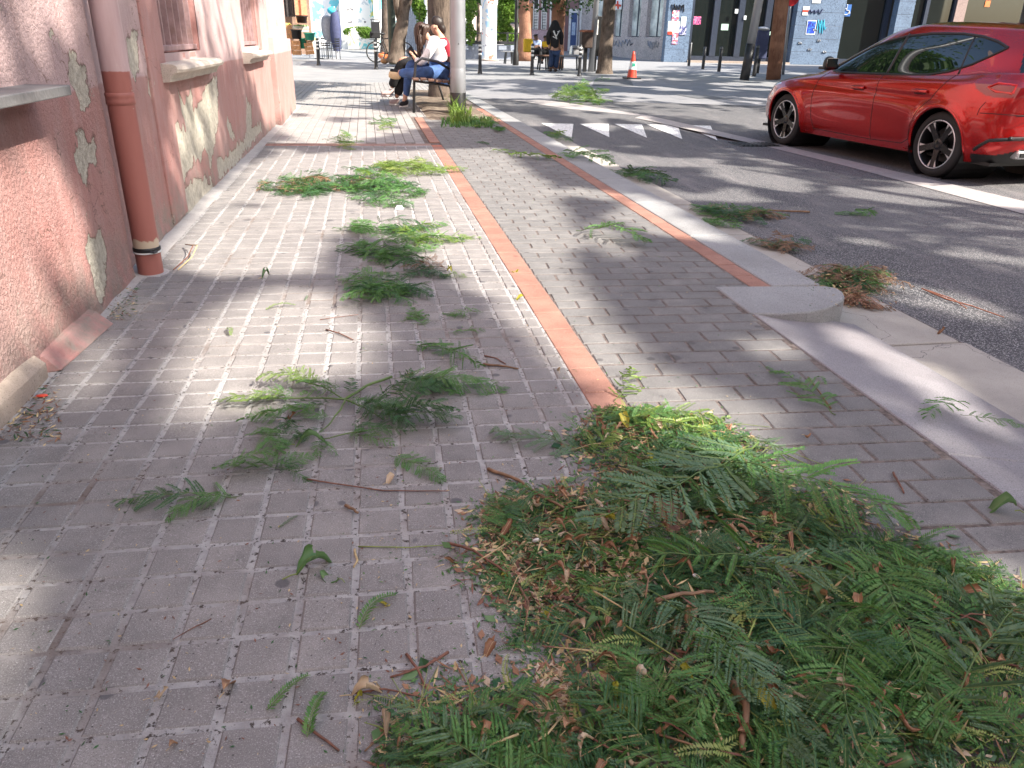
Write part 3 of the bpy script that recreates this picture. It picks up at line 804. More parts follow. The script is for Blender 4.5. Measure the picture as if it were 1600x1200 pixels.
s2 = skin('trainer_sole', [J(607,116,YA-.05,.028,.05), J(616,118,YA-.09,.03,.06), J(627,119,YA-.12,.028,.05)], [(0,1),(1,2)], M['sole_tan'], wa)
shoe('shoe', J(624,164,YA+.04,0)[:3], J(636,162,YA+.08,0)[:3], J(634,156,YA+.08,0)[:3], .055, M['black_cloth'], M['sole_white'], wa)
p = aty(644,84,YA-.02)
ph = MB().cbox((0,0,0),(.10,.012,.19), Matrix.Rotation(R_(-40),4,'Y')).build('phone', M['phone'], None, bevel=.004, label='dark mobile phone held by the woman in the white hoodie', cat='phone'); ph.location = p
# fingers
def fingers(px, py, Y, parent, mat=M['skin']):
    b0 = aty(px, py, Y)
    for k in range(4):
        a = b0+Vector((0,-.03+.02*k,.012*k)); L = (.05,.06,.056,.045)[k]
        chain('finger', [(*a,.011), (*(a+Vector((-L*.6,0,.02))),.010), (*(a+Vector((-L,.01,.04))),.008)], mat, parent, 1)
    chain('thumb', [(*b0,.012), (*(b0+Vector((-.02,-.03,.03))),.011), (*(b0+Vector((-.04,-.03,.05))),.009)], mat, parent, 1)
fingers(646,87,YA-.05,wa); fingers(645,87,YA+.03,wa)
# ---- woman behind in crimson
YB = 13.5
wb = skin('person', [J(700,111,YB,.13,.15), J(697,94,YB,.11,.13), J(692,74,YB,.12,.15), J(688,58,YB,.07), J(684,51,YB,.062), J(679,42,YB,.112,.105), J(673,47,YB,.06),
      J(690,68,YB-.2,.05), J(676,84,YB-.25,.042), J(660,88,YB-.15,.032), J(652,86,YB-.1,.026),
      J(690,68,YB+.2,.05), J(676,84,YB+.25,.042), J(658,90,YB+.12,.032), J(650,88,YB+.05,.026),
      J(698,113,YB-.13,.10), J(628,93,YB-.1,.07), J(618,120,YB-.02,.052), J(612,138,YB+.05,.04),
      J(698,113,YB+.13,.10), J(634,99,YB+.1,.07), J(625,130,YB+.1,.05), J(619,154,YB+.1,.038)],
     [(0,1),(1,2),(2,3),(3,4),(4,5),(5,6),(2,7),(7,8),(8,9),(9,10),(2,11),(11,12),(12,13),(13,14),(0,15),(15,16),(16,17),(17,18),(0,19),(19,20),(20,21),(21,22)], M['skin'],
     label='seated woman with tied black hair, crimson top and black trousers on the bench', cat='person')
skin('top', [J(699,106,YB,.155,.18), J(696,92,YB,.145,.17), J(693,76,YB,.15,.19), J(689,61,YB,.10), J(690,67,YB-.2,.085), J(678,84,YB-.26,.062), J(663,89,YB-.17,.05),
      J(690,69,YB+.2,.075), J(678,84,YB+.26,.062), J(663,90,YB+.14,.05)], [(0,1),(1,2),(2,3),(2,4),(4,5),(5,6),(2,7),(7,8),(8,9)], M['red_cloth'], wb)
skin('trousers', [J(700,109,YB,.15,.17), J(698,112,YB-.13,.12), J(629,95,YB-.1,.09), J(618,120,YB-.02,.075), J(612,136,YB+.05,.075),
      J(698,112,YB+.13,.12), J(634,100,YB+.1,.085), J(626,128,YB+.1,.075), J(621,150,YB+.1,.08)], [(0,1),(1,2),(2,3),(3,4),(0,5),(5,6),(6,7),(7,8)], M['black_cloth'], wb)
skin('hair', [J(674,29,YB,.035), J(679,32,YB,.085,.105), J(686,37,YB,.095,.11), J(688,43,YB,.07), J(692,45,YB,.07), J(694,54,YB,.035)], [(i,i+1) for i in range(5)], M['hair'], wb)
for dy in (-.09,.03): MB().ell(aty(671.5,39,YB+dy),(.012,.012,.008),8,6).build('eye', M['hair'], wb)
MB().ell(aty(669,44,YB-.03),(.026,.015,.022),8,6).build('nose', M['skin'], wb, smooth=True)
MB().ell(aty(682,43,YB-.11),(.02,.012,.034),8,6).build('ear', M['skin'], wb, smooth=True)
shoe('shoe', J(595,147,YB+.02,0)[:3], J(612,146,YB+.05,0)[:3], J(612,139,YB+.05,0)[:3], .062, M['shoe_pink'], M['sole_white'], wb)
shoe('shoe', J(608,160,YB+.04,0)[:3], J(622,160,YB+.1,0)[:3], J(620,154,YB+.1,0)[:3], .058, M['shoe_pink'], M['sole_white'], wb)
fingers(652,87,YB-.12,wb)
bag = skin('handbag', [J(703,84,YB+.3,.09,.06), J(703,97,YB+.3,.11,.07)], [(0,1)], M['shoe_pink'], None, label='pale pink bag on the bench behind the two women', cat='bag')
# ---- bench
bn = empty('park_bench', (0.68,12.15,0), label='bench of brown slats on curved dark metal frames with two women sitting', cat='bench')
S = 1.10
def bch(mb, name, mat, **k): return mb.build(name, mat, bn, **k)
for yy in (0.0, 2.3):
    fr = MB()
    fr.tube([(-.02,yy,0),(.0,yy,.42*S),(.03,yy,.62*S),(.12,yy,.68*S),(.35,yy,.64*S),(.62,yy,.50*S)], .02, 8)
    fr.tube([(0.0,yy,.40*S),(.30,yy,.37*S),(.52,yy,.34*S),(.64,yy,0)], .018, 8)
    fr.tube([(.50,yy,.36*S),(.58,yy,.5*S),(.65,yy,.70*S)], .018, 8)
    bch(fr, 'frame', M['dark_metal'], smooth=True)
for k,(x,z) in enumerate(((.02,.425),(.13,.425),(.24,.415),(.35,.405),(.46,.40))):
    bch(MB().cbox((x,1.15,z*S),(.09,2.5,.035)), 'seat_slat', M['wood_dark'], bevel=.008)
for k,(x,z) in enumerate(((.56,.47),(.59,.56),(.62,.65))):
    bch(MB().cbox((x,1.15,z*S),(.03,2.5,.085), Matrix.Rotation(R_(18),4,'Y')), 'back_slat', M['wood_dark'], bevel=.008)
# ================================================================== LAMP POST, BOLLARDS, POSTS
pb_ = g(716,178)
lp = empty('lamp_post', pb_, label='thick galvanised grey lamp post with black foot right of the bench', cat='lamp post')
rr = .113
MB().lathe([(rr,.30),(rr*.99,1.0),(rr*.97,2.5),(rr*.9,7.5)], 40).build('shaft', M['galv'], lp, smooth=True)
MB().lathe([(rr*1.0,.298),(rr*1.012,.30),(rr*1.012,.62),(rr*1.002,.625)], 40).build('sleeve', M['galv'], lp, smooth=True)
MB().lathe([(rr*1.02,0),(rr*1.02,.295),(rr,.30)], 40).build('foot', M['black_plastic'], lp, smooth=True)
MB().lathe([(0,0),(.008,0),(.008,.006),(0,.006)], 10, Matrix.Translation((.0,-rr*.98,.95))@Matrix.Rotation(R_(90),4,'X')).build('bolt', M['black_plastic'], lp)
MB().tube([(0,0,7.4),(0,0,7.8),(1.2,0,8.2)], .05, 10).build('arm', M['galv'], lp, smooth=True)
MB().cbox((1.5,0,8.2),(.7,.3,.12)).build('lamp_head', M['alu'], lp, bevel=.03)
def bollard(px, py, label, h=.92, r=.055):
    b = empty('bollard', g(px,py), label=label, cat='bollard', group='striped bollards around the square')
    MB().lathe([(r*1.5,0),(r*1.5,.02),(r*1.15,.05),(r*1.05,.12),(r*.9,h*.52),(r*.88,h-.02),(r*.6,h),(0,h+.01)], 20).build('post', M['dark_metal'], b, smooth=True)
    for k in (0,1,2):
        z = h*(.60+.135*k); MB().lathe([(r*.885,z-.001),(r*.95,z),(r*.95,z+.055),(r*.885,z+.056)], 20).build('band', M['white_paint'], b, smooth=True)
    return b
bollard(498,102,'striped bollard at the left edge of the pavement near the crates'); bollard(588,108,'striped bollard in front of the parked bicycle wheel')
bollard(750,115,'striped bollard just right of the grey lamp post'); bollard(831,117,'striped bollard in front of the man in blue shirt and the bicycle'); bollard(905,119,'striped bollard before the silver box and brown bin')
for (x,y0,y1,l) in ((558,75,50,'thin dark post standing alone before the graffiti wall'),):
    p = g(x,82); b = empty('thin_bollard', p, label=l, cat='bollard'); MB().lathe([(.06,0),(.055,.9),(.0,.93)],12).build('post', M['dark_metal'], b, smooth=True)
for k,(x,y,l) in enumerate(((1076,103,'first dark slim bollard before the glass doors, beside the posters pillar'),(1098,108,'second dark slim bollard before the glass doors'),(1123,112,'third dark slim bollard before the glass doors, nearest the leaning grey post'),(1178,119,'dark slim bollard right of the leaning grey post'))):
    p = g(x,y); h = (.92,.90,.92,1.0)[k]*(p.y/34 if k==0 else 1)
    b = empty('slim_bollard', p, label=l, cat='bollard', group='slim bollards before the glass doors')
    MB().lathe([(.07,0),(.065,h),(.05,h+.01),(0,h+.015)],14).build('post', M['dark_metal'], b, smooth=True)
    MB().lathe([(.0655,h-.05),(.067,h-.05),(.067,h-.03),(.0655,h-.03)],14).build('band', M['galv'], b, smooth=True)
# leaning grey post, wooden pole, sign post
p = g(1163,125); b = empty('grey_post', p, label='tall grey metal post before the glass doors with a darker lower sleeve', cat='post')
t_ = aty(1186,0,p.y)-p; t_ = t_/t_.z
MB().tube([(0,0,0),tuple(t_*1.05)], [.15,.14], 18).build('sleeve', M['dark_metal'], b, smooth=True)
MB().tube([tuple(t_*1.0),tuple(t_*2.5),tuple(t_*7)], [.135,.13,.10], 18).build('shaft', M['galv'], b, smooth=True)
p = g(1208,124); b = empty('wooden_pole', p, label='round brown wooden pole behind the front of the red car', cat='pole')
t_ = aty(1222,0,p.y)-p; t_ = t_/t_.z
MB().tube([(0,0,0),tuple(t_*1.5),tuple(t_*4),tuple(t_*8)], [.235,.225,.21,.19], 22).build('shaft', M['bark_red'], b, smooth=True)
p = Vector((15.6,29.5,0)); b = empty('sign_post', p, label='thin grey pole with a round red sign right of the wooden pole', cat='sign post')
q0 = aty(1223,118,29.5)-p; q1 = aty(1235,4,29.5)-p
MB().tube([(q0.x,0,0),tuple(q1)], .055, 12).build('pole', M['galv'], b, smooth=True)
Ms = Matrix.Translation(q1+Vector((0,-.05,.18)))@Matrix.Rotation(R_(90),4,'X')
MB().lathe([(0,-.01),(.30,-.01),(.30,.01),(0,.01)], 28, Ms).build('sign_disc', simple('sign_red',(.55,.02,.03),.4,var=.1), b)
MB().cbox((q1+Vector((0,-.062,.18))),(.4,.004,.09)).build('sign_bar', M['white_paint'], b)
# ---- traffic cone
c0 = empty('traffic_cone', g(987,123), label='orange and white traffic cone standing on the square', cat='traffic cone')
k = 1.1
MB().cbox((0,0,.02*k),(.42*k,.42*k,.04*k)).build('base', M['black_plastic'], c0, bevel=.01)
def cr(z): return (.145-.165*z)*k
def cz(a,b_): return [(cr(a),a*k),(cr(b_),b_*k)]
MB().lathe(cz(.04,.24),24).build('lower_cone', M['red_plastic'], c0, smooth=True)
MB().lathe([(cr(.24)+.004,.24*k),(cr(.44)+.004,.44*k)],24).build('white_sleeve', M['white_paint'], c0, smooth=True)
MB().lathe(cz(.44,.62)+[(cr(.70),.70*k),(0,.71*k)],24).build('cone_tip', M['red_plastic'], c0, smooth=True)
MB().cbox((0,-cr(.34)-.006,.36*k),(.10,.004,.10)).build('green_sticker', M['green_plastic'], c0)
# ================================================================== BICYCLES
def bicycle(loc, rz, label, frame, scale=1.0, white_wheel=False):
    b = empty('bicycle', loc, rz, label=label, cat='bicycle'); b.scale = (scale,)*3
    for wx in (0,1.05):
        w = MB(); 
        w.lathe([(.315,-.018),(.345,-.018),(.352,0),(.345,.018),(.315,.018),(.308,0)], 36, Matrix.Translation((wx,0,.35))@Matrix.Rotation(R_(90),4,'X'), close=True)
        wo_ = w.build('wheel', M['rubber'], b, smooth=True)
        s = MB()
        for k in range(16):
            a = k*math.pi/8; s.tube([(wx,.02*(-1)**k,.35),(wx+.31*math.cos(a),0,.35+.31*math.sin(a))], .0035 if not white_wheel else .006, 4)
        s.lathe([(.303,-.01),(.316,-.01),(.316,.01),(.303,.01)], 36, Matrix.Translation((wx,0,.35))@Matrix.Rotation(R_(90),4,'X'), close=True)
        s.build('rim', M['white_paint'] if white_wheel else M['alu'], wo_)
    f = MB(); bb=(.43,0,.30); st=(.28,0,.78); hd=(.86,0,.86)
    for a,c in ((bb,st),(bb,hd),(st,hd),(bb,(0,0,.35)),(st,(0,0,.35)),(hd,(1.05,0,.35)),(hd,(.82,0,1.0)),(st,(.25,0,.92))): f.tube([a,c], .017, 8)
    f.build('frame', frame, b, smooth=True)
    MB().ell((.23,0,.95),(.14,.07,.035),12,8).build('saddle', M['black_plastic'], b, smooth=True)
    MB().tube([(.86,-.28,1.02),(.80,-.24,1.05),(.82,0,1.03),(.80,.24,1.05),(.86,.28,1.02)], .013, 8).build('handlebar', M['black_plastic'], b, smooth=True)
    c = MB(); c.lathe([(.085,-.004),(.095,-.004),(.095,.004),(.085,.004)], 20, Matrix.Translation((.43,-.05,.30))@Matrix.Rotation(R_(90),4,'X'), close=True)
    c.tube([(.43,-.06,.30),(.43,-.07,.14)],.01,6); c.cbox((.43,-.11,.13),(.09,.08,.02)); c.build('crank', M['dark_metal'], b)
    MB().cbox((-.02,0,.76),(.36,.14,.02)).build('rack', M['dark_metal'], b)
    return b
p = g(588,98)
bk_ = bicycle(p, R_(12), 'black bicycle leaning by the tree, with an orange bundle on the ground below', M['black_plastic'], 1.2)
MB().cbox((.0,0,.90),(.34,.22,.22)).build('rear_bag', M['black_cloth'], bk_, bevel=.03)
for k,(x,y,m_,s_) in enumerate(((598,92,'orange',.20),(604,97,'orange',.2),(601,100,'wood_crate',.14))):
    o = MB().ell((0,0,s_*.8),(s_*1.2,s_,s_*.8),14,10).build('cloth_bundle', M[m_], None, smooth=True, label=('rounded orange bundle below the bicycle frame','orange bundle on the ground against the leaning tree','small brown bundle in front of the orange ones')[k], cat='bundle')
    o.location = g(x,y)
p = g(815,93)
b2 = bicycle(p+Vector((-.1,.3,0)), R_(8), 'bicycle with pale spoked wheels parked beside the yellow bag', M['dark_metal'], .95, True)
bx = MB().cbox((0,0,0),(.34,.26,.46)).build('delivery_bag', M['yellow_cloth'], None, bevel=.05, label='yellow boxy bag beside the bicycle near the seated man', cat='bag'); bx.location = aty(825,71,30.5)
# ================================================================== MAN STANDING, PEOPLE SEATED
YM = 29.4
def Jm(px,py,dy=0,r=.1,r2=None): return J(px,py,YM+dy,r,r2)
mn = skin('person', [Jm(867,76,0,.14,.11), Jm(867,62,0,.14,.10), Jm(867,48,0,.16,.11), Jm(867,40,0,.06), Jm(867,34.5,0,.10,.11), Jm(867,31,0,.07),
     Jm(860,46,0,.07), Jm(857,58,0,.05), Jm(857.5,70,0,.04), Jm(858,76,0,.035), Jm(874,46,0,.07), Jm(877,58,0,.05), Jm(876.5,70,0,.04), Jm(876,76,0,.035),
     Jm(863,80,0,.09), Jm(861.5,94,0,.065), Jm(860,107,0,.045), Jm(870,80,0,.09), Jm(869,94,0,.065), Jm(867,108,0,.045)],
     [(0,1),(1,2),(2,3),(3,4),(4,5),(2,6),(6,7),(7,8),(8,9),(2,10),(10,11),(11,12),(12,13),(0,14),(14,15),(15,16),(0,17),(17,18),(18,19)], M['skin'],
     label='person standing with back turned in black hooded top with white print and blue jeans', cat='person')
skin('hooded_top', [Jm(867,78,0,.21,.16), Jm(867,62,0,.21,.16), Jm(867,48,0,.24,.16), Jm(867,41,0,.15,.15), Jm(867,35,.0,.13,.14), Jm(867,31,0,.08),
     Jm(859,47,0,.12), Jm(856.5,58,0,.09), Jm(857,71,0,.07), Jm(875,47,0,.12), Jm(877.5,58,0,.09), Jm(877,71,0,.07)],
     [(0,1),(1,2),(2,3),(3,4),(4,5),(2,6),(6,7),(7,8),(2,9),(9,10),(10,11)], M['black_cloth'], mn)
skin('jeans', [Jm(867,79,0,.17,.13), Jm(863,82,0,.125), Jm(861.5,94,0,.105), Jm(860,106,0,.10), Jm(870.5,82,0,.125), Jm(869.5,94,0,.105), Jm(868,107,0,.10)], [(0,1),(1,2),(2,3),(0,4),(4,5),(5,6)], M['denim_dark'], mn)
pr_ = MB()
for (a,b_,w) in (((865,48),(870,61),.03),((871,50),(875,48),.02),((869,57),(873,50),.022),((864,57),(869,60),.018),((866,53),(868,55),.02)):
    A = aty(*a,YM-.19); B = aty(*b_,YM-.19); pr_.tube([A,B],[w,w*.6],5)
pr_.build('white_print', M['white_paint'], mn)
for x in (859,866.5): 
    a = g(x,111.5); MB().ell((a.x,YM-.08,.05),(.07,.17,.055),10,8).build('shoe', M['hair_brown'], mn, smooth=True)
def seated(px, py_head, py_foot, Y, shirt, label, lean=0):
    def q(x,y,r,r2=None): return J(px+x, y, Y, r, r2)
    h, f = py_head, py_foot; s = (f-h)
    P_ = skin('person', [q(2,h+s*.58,.13), q(1,h+s*.38,.13), q(0,h+s*.24,.13), q(0,h+s*.15,.05), q(-1,h+s*.06,.10,.11), q(-1,h,.06),
        q(-5,h+s*.27,.06), q(-6,h+s*.45,.05), q(-1,h+s*.5,.04), q(5,h+s*.27,.06), q(7,h+s*.45,.05), q(1,h+s*.52,.04),
        (*J(px-4,h+s*.62,Y-.35,0)[:3],.085), (*J(px-5,h+s*.78,Y-.4,0)[:3],.06), (*J(px-6,f-1,Y-.4,0)[:3],.045), (*J(px+5,h+s*.62,Y-.35,0)[:3],.085), (*J(px+6,h+s*.78,Y-.4,0)[:3],.06), (*J(px+6,f-1,Y-.4,0)[:3],.045)],
        [(0,1),(1,2),(2,3),(3,4),(4,5),(2,6),(6,7),(7,8),(2,9),(9,10),(10,11),(0,12),(12,13),(13,14),(0,15),(15,16),(16,17)], M['skin_dark'], label=label, cat='person')
    skin('shirt', [q(2,h+s*.58,.17), q(1,h+s*.38,.17,.19), q(0,h+s*.25,.17,.2), q(0,h+s*.18,.08), q(-5,h+s*.28,.09), q(-6,h+s*.42,.08), q(5,h+s*.28,.09), q(7,h+s*.42,.08)], [(0,1),(1,2),(2,3),(2,4),(4,5),(2,6),(6,7)], shirt, P_)
    skin('trousers', [q(2,h+s*.6,.17), (*J(px-4,h+s*.62,Y-.35,0)[:3],.11), (*J(px-5.5,f-4,Y-.4,0)[:3],.08), (*J(px+5,h+s*.62,Y-.35,0)[:3],.11), (*J(px+6,f-4,Y-.4,0)[:3],.08)], [(0,1),(1,2),(0,3),(3,4)], M['black_cloth'], P_)
    skin('hair', [q(-1,h-1,.08), q(-1,h+s*.03,.115), q(0,h+s*.07,.08)], [(0,1),(1,2)], M['hair'], P_)
    MB().ell(J(px-6,f,Y-.45,0)[:3],(.06,.14,.05),8,6).build('shoe', M['hair'], P_, smooth=True); MB().ell(J(px+6,f,Y-.45,0)[:3],(.06,.14,.05),8,6).build('shoe', M['hair'], P_, smooth=True)
    return P_
seated(838,54,97,31.5,M['blue_cloth'],'seated man in a pale blue shirt on the bench behind the striped bollard')
seated(853,56,98,33.0,M['yellow_cloth'],'seated person in a yellow top between the blue shirt man and the standing one')
# ---- slender long benches of the square
def flat_bench(pxs, Y, zt, label, mat=M['galv']):
    a = aty(pxs[0],80,Y).x; b_ = aty(pxs[1],80,Y).x
    o = empty('flat_bench', ((a+b_)/2,Y,0), label=label, cat='bench'); L = b_-a
    for k in range(3): MB().cbox((0,-.16+.16*k,zt),(L,.13,.05)).build('seat_slat', mat, o, bevel=.01)
    for sx in (-1,1):
        MB().tube([(sx*(L/2-.15),-.2,0),(sx*(L/2-.2),-.15,zt)],.03,6).build('leg', M['dark_metal'], o)
        MB().tube([(sx*(L/2-.15),.2,0),(sx*(L/2-.2),.15,zt)],.03,6).build('leg', M['dark_metal'], o)
    return o
flat_bench((836,862),30.8,.50,'bench under the seated man behind the striped bollard', M['wood_dark'])
flat_bench((871,911),30.8,.50,'long flat grey bench right of the standing person')
flat_bench((784,806),38,.52,'small flat bench left of the black lamp post')
bs = empty('silver_box', (aty(902,84,30.4).x,30.4,.55), label='silver metal box with sloping sides standing on the flat bench', cat='box')
MB().add([(-.28,-.2,0),(.28,-.2,0),(.28,.2,0),(-.28,.2,0),(-.24,-.14,.32),(.26,-.14,.32),(.26,.14,.32),(-.24,.14,.32)],[(3,2,1,0),(4,5,6,7),(0,1,5,4),(1,2,6,5),(2,3,7,6),(3,0,4,7)]).build('case', M['alu'], bs, bevel=.02)
MB().cbox((0,-.185,.22),(.5,.01,.02), Matrix.Rotation(R_(-10),4,'X')).build('seam', M['dark_metal'], bs)
# ---- litter bin on posts
p = g(913,112); b = empty('litter_bin', p, label='brown square litter bin on a dark post beside the grey post', cat='litter bin')
z0,z1 = aty(913,75,p.y).z, aty(913,50,p.y).z
MB().cbox((0,0,(z0+z1)/2),(.42,.36,z1-z0)).build('bin_box', M['bin_brown'], b, bevel=.03)
MB().cbox((0,0,z1+.03),(.44,.38,.08)).build('lid', M['rust'], b, bevel=.02)
MB().cbox((0,0,z0/2),(.12,.12,z0)).build('post', M['black_plastic'], b)
p = g(923,112); b = empty('square_post', p, label='tall grey post between the brown bin and the tree trunk', cat='post')
MB().tube([(0,0,0),(.08,0,3),(.2,0,7)], [.11,.10,.09], 16).build('shaft', M['galv'], b, smooth=True)
p = aty(932,50,30.2); b = empty('sign_box', (p.x,p.y,0), label='black advertising panel behind the tree trunk on a short post', cat='sign')
MB().cbox((0,0,1.2),(.32,.14,1.35)).build('panel', M['black_plastic'], b, bevel=.02)
MB().cbox((0,0,.26),(.1,.1,.52)).build('post', M['dark_metal'], b); MB().cbox((-.02,-.073,1.5),(.12,.004,.5)).build('notice', M['white_paint'], b)
# second dark bin between posts at the glass doors
p = g(1182,114); b = empty('street_bin', (p.x,p.y,0), label='dark grey bin with a pale curved lid before the glass doors', cat='litter bin')
z1 = aty(1184,42,p.y).z
MB().cbox((0,0,z1*.62),(.48,.40,z1*.62)).build('bin_box', M['navy_cloth'], b, bevel=.04)
MB().ell((0,0,z1*.95),(.28,.24,.10),16,8).build('lid', M['galv'], b, smooth=True)
MB().cbox((0,0,z1*.16),(.14,.14,z1*.33)).build('post', M['dark_metal'], b)
# ================================================================== FAR BUILDINGS
class Facade:
    """vertical plane through P and Q (ground points); depth d is measured towards the camera"""
    def __init__(s, P, Q, obj, up=9.0):
        s.P = Vector((P[0],P[1],0)); s.t = (Vector((Q[0],Q[1],0))-s.P).normalized(); s.n = Vector((s.t.y,-s.t.x,0))
        if s.n.dot(-s.P) < 0: s.n = -s.n
        s.o = obj; s.T = Matrix(((s.t.x,s.n.x,0,s.P.x),(s.t.y,s.n.y,0,s.P.y),(0,0,1,0),(0,0,0,1))); s.up = up
    def uz(s, x, y):
        r = ray(x,y); k = s.P.dot(s.n)/r.dot(s.n); w_ = r*k
        return (w_-s.P).dot(s.t), CAM_H+w_.z
    def box(s, name, x0, x1, y0, y1, mat, d0=-.2, d1=0., parent=None, top=None, bottom=None, bevel=0, **k):
        """pixel extents at mid height give the real extents on the plane"""
        ym = (y0+y1)/2
        u0 = s.uz(x0,ym)[0]; u1 = s.uz(x1,ym)[0]
        z1 = s.uz((x0+x1)/2,y0)[1] if top is None else top
        z0 = s.uz((x0+x1)/2,y1)[1] if bottom is None else bottom
        return s.ubox(name, u0,u1,z0,z1,mat,d0,d1,parent,bevel,**k)
    def ubox(s, name, u0,u1,z0,z1,mat,d0=-.2,d1=0.,parent=None,bevel=0,**k):
        mb = MB(); mb.box(min(u0,u1),max(u0,u1),d0,d1,z0,z1,s.T)
        par = s.o if parent is None else parent
        o = mb.build(name, mat, None, bevel=bevel, seg=1, **k); o.parent = par
        base = Vector(s.o.location)
        if par.type == 'EMPTY': o.matrix_parent_inverse = Matrix.Translation(-base)
        return o
M['frame_dark'] = simple('frame_dark', (.04,.05,.075), .4, .2, var=.15)
def poster(name, cols, seed):
    t = NT(name); p = t.pos(); v = t.voro(t.scl(p,(1,1,1)), 9+seed, out='Color'); s_ = t.sep(v)
    c = t.mix(t.mapr(s_[0],.45,.5), cols[0], cols[1]); c = t.mix(t.mapr(s_[1],.7,.74), c, cols[2])
    return t.done(t.bsdf(c,.5))
P1 = poster('poster_red', ((.7,.65,.66),(.65,.12,.15),(.25,.2,.35)),1); P2 = poster('poster_map', ((.62,.66,.68),(.45,.58,.62),(.7,.7,.7)),2)
P3 = poster('poster_navy', ((.06,.07,.18),(.12,.12,.3),(.5,.5,.6)),3); P4 = poster('poster_pink', ((.65,.08,.22),(.75,.2,.35),(.12,.03,.12)),5)
P5 = poster('poster_blue', ((.02,.06,.5),(.05,.2,.75),(.02,.03,.25)),2); PW = simple('paper', (.72,.76,.78), .6, var=.06); PG = simple('paper_green', (.45,.62,.52), .6, var=.05)
hb = empty('civic_building', (19.0,47.6,0), label='blue-grey granite building with dark framed glass doors and posters across the square', cat='building')
F = Facade((19.0,47.6),(35.0,46.0),hb)
def pillar(x0, x1, base):
    u0 = F.uz(x0,60)[0]; u1 = F.uz(x1,60)[0]
    F.ubox('pillar_core', u0+.02,u1-.02,-.1,9,M['grout'],-.6,-.012)
    z = -.02; k = 0
    while z < 9:
        hgt = .72
        o = F.ubox('granite_block', u0,u1,z+.008,z+hgt-.004,M['granite_blue'],-.62,0+.004*((k*7)%3),bevel=.01); z += hgt; k += 1
pillar(1040,1077,97); pillar(1239,1313,101); pillar(1394,1419,105)
uA = F.uz(1077,60)[0]; uB = F.uz(1239,60)[0]
def glazing(x0,x1,divs,rail=.35,base=.12, sill=0, mull=.38):
    u0 = F.uz(x0,60)[0]; u1 = F.uz(x1,60)[0]
    g_ = F.ubox('window', u0,u1,0 if not sill else sill,.0+9,M['frame_dark'],-1.02,-.98)
    F.ubox('glass', u0,u1,max(base,sill),9,M['shop_glass'],-.90,-.87,g_)
    F.ubox('bottom_rail', u0,u1,sill+.0,sill+rail,M['frame_dark'],-.95,-.70,g_)
    for d in divs:
        ud = F.uz(d,60)[0]; F.ubox('mullion', ud-mull/2,ud+mull/2,sill+rail,9,M['frame_dark'],-.95,-.68,g_)
    return g_
glazing(1077,1239,(1081,1121,1160,1203,1235),mull=.36)
glazing(1313,1394,(1316,1388),mull=.28,sill=.0); glazing(1419,1640,(1449,1493),mull=.22)
for nm,x0,x1,y0,y1,mt,dd in (('poster',1050,1060.5,16,33,P1,.03),('poster',1043.5,1062,33,51,P2,.024),('notice',1064,1072,26,41,PW,.03),('poster',1061.5,1072,40,54.5,P3,.036),('poster',1050,1059,51,69,P1,.036),('red_label',1043,1050,49,54,M['red_plastic'],.04),
      ('poster',1086,1102,25,38,P4,-.85),('notice',1134,1145.5,37,47,PG,-.85),('notice',1154,1159,13.5,20.5,PW,-.62),('notice',1168,1172,24,30.5,PW,-.62),('notice',1206,1210,49,55,PG,-.62),
      ('notice',1269,1282,-1,5,PW,.03),('poster',1261,1273.5,33,52.5,P5,.036),('poster_border',1260,1274.5,31.5,54,PW,.03),('warning_sticker',1254,1264,10,24,PW,.03),('sticker_band',1254,1264,15.5,19,M['red_plastic'],.036)):
    F.box(nm,x0,x1,y0,y1,mt,dd-.006,dd)
# wheelchair symbol sign, red letters and pinkish column behind the glass
sg = F.box('access_sign',1326,1340,6,25,simple('sign_blue',(.04,.14,.42),.5,var=.1),-.85,-.84)
def fp3(x,y,d): u,z = F.uz(x,y); return F.T@Vector((u,d,z))
mb = MB(); c = fp3(1332.5,17.5,-.82)
mb.tube([c+F.t*(.17*math.cos(a))+Vector((0,0,.17*math.sin(a))) for a in [math.pi*.55+k*math.pi*1.45/12 for k in range(13)]],.022,5)
mb.tube([c+Vector((0,0,.30)),c+Vector((0,0,.08)),c+F.t*.16+Vector((0,0,.06)),c+F.t*.24+Vector((0,0,-.1))],.022,5); mb.ell(c+Vector((0,0,.36)),(.04,.03,.04),8,6)
o = mb.build('access_symbol', M['white_paint'], None); o.parent = hb; o.matrix_parent_inverse = Matrix.Translation(-Vector(hb.location))
F.box('counter',1322,1352,48,57,simple('counter',(.45,.40,.36),.5),-1.6,-1.3)
F.box('inner_column',1496,1512,0,90,simple('plaster_pink',(.28,.20,.18),.7),-.84,-.6,top=9,bottom=0)
F.box('red_panel',1515,1521,14,27,M['red_plastic'],-.85,-.83); F.box('orange_panel',1553,1561,0,10,M['orange'],-.85,-.83)
F.ubox('interior', F.uz(1077,60)[0],F.uz(1640,60)[0],-.1,9,simple('interior_dark',(.03,.03,.03),.8),-6,-5.5)
F.ubox('threshold', uA,uB,-.05,.10,M['stone'],-.7,.12); F.ubox('roof', -.2,F.uz(1700,60)[0],9,9.4,M['granite_blue'],-8,.2)
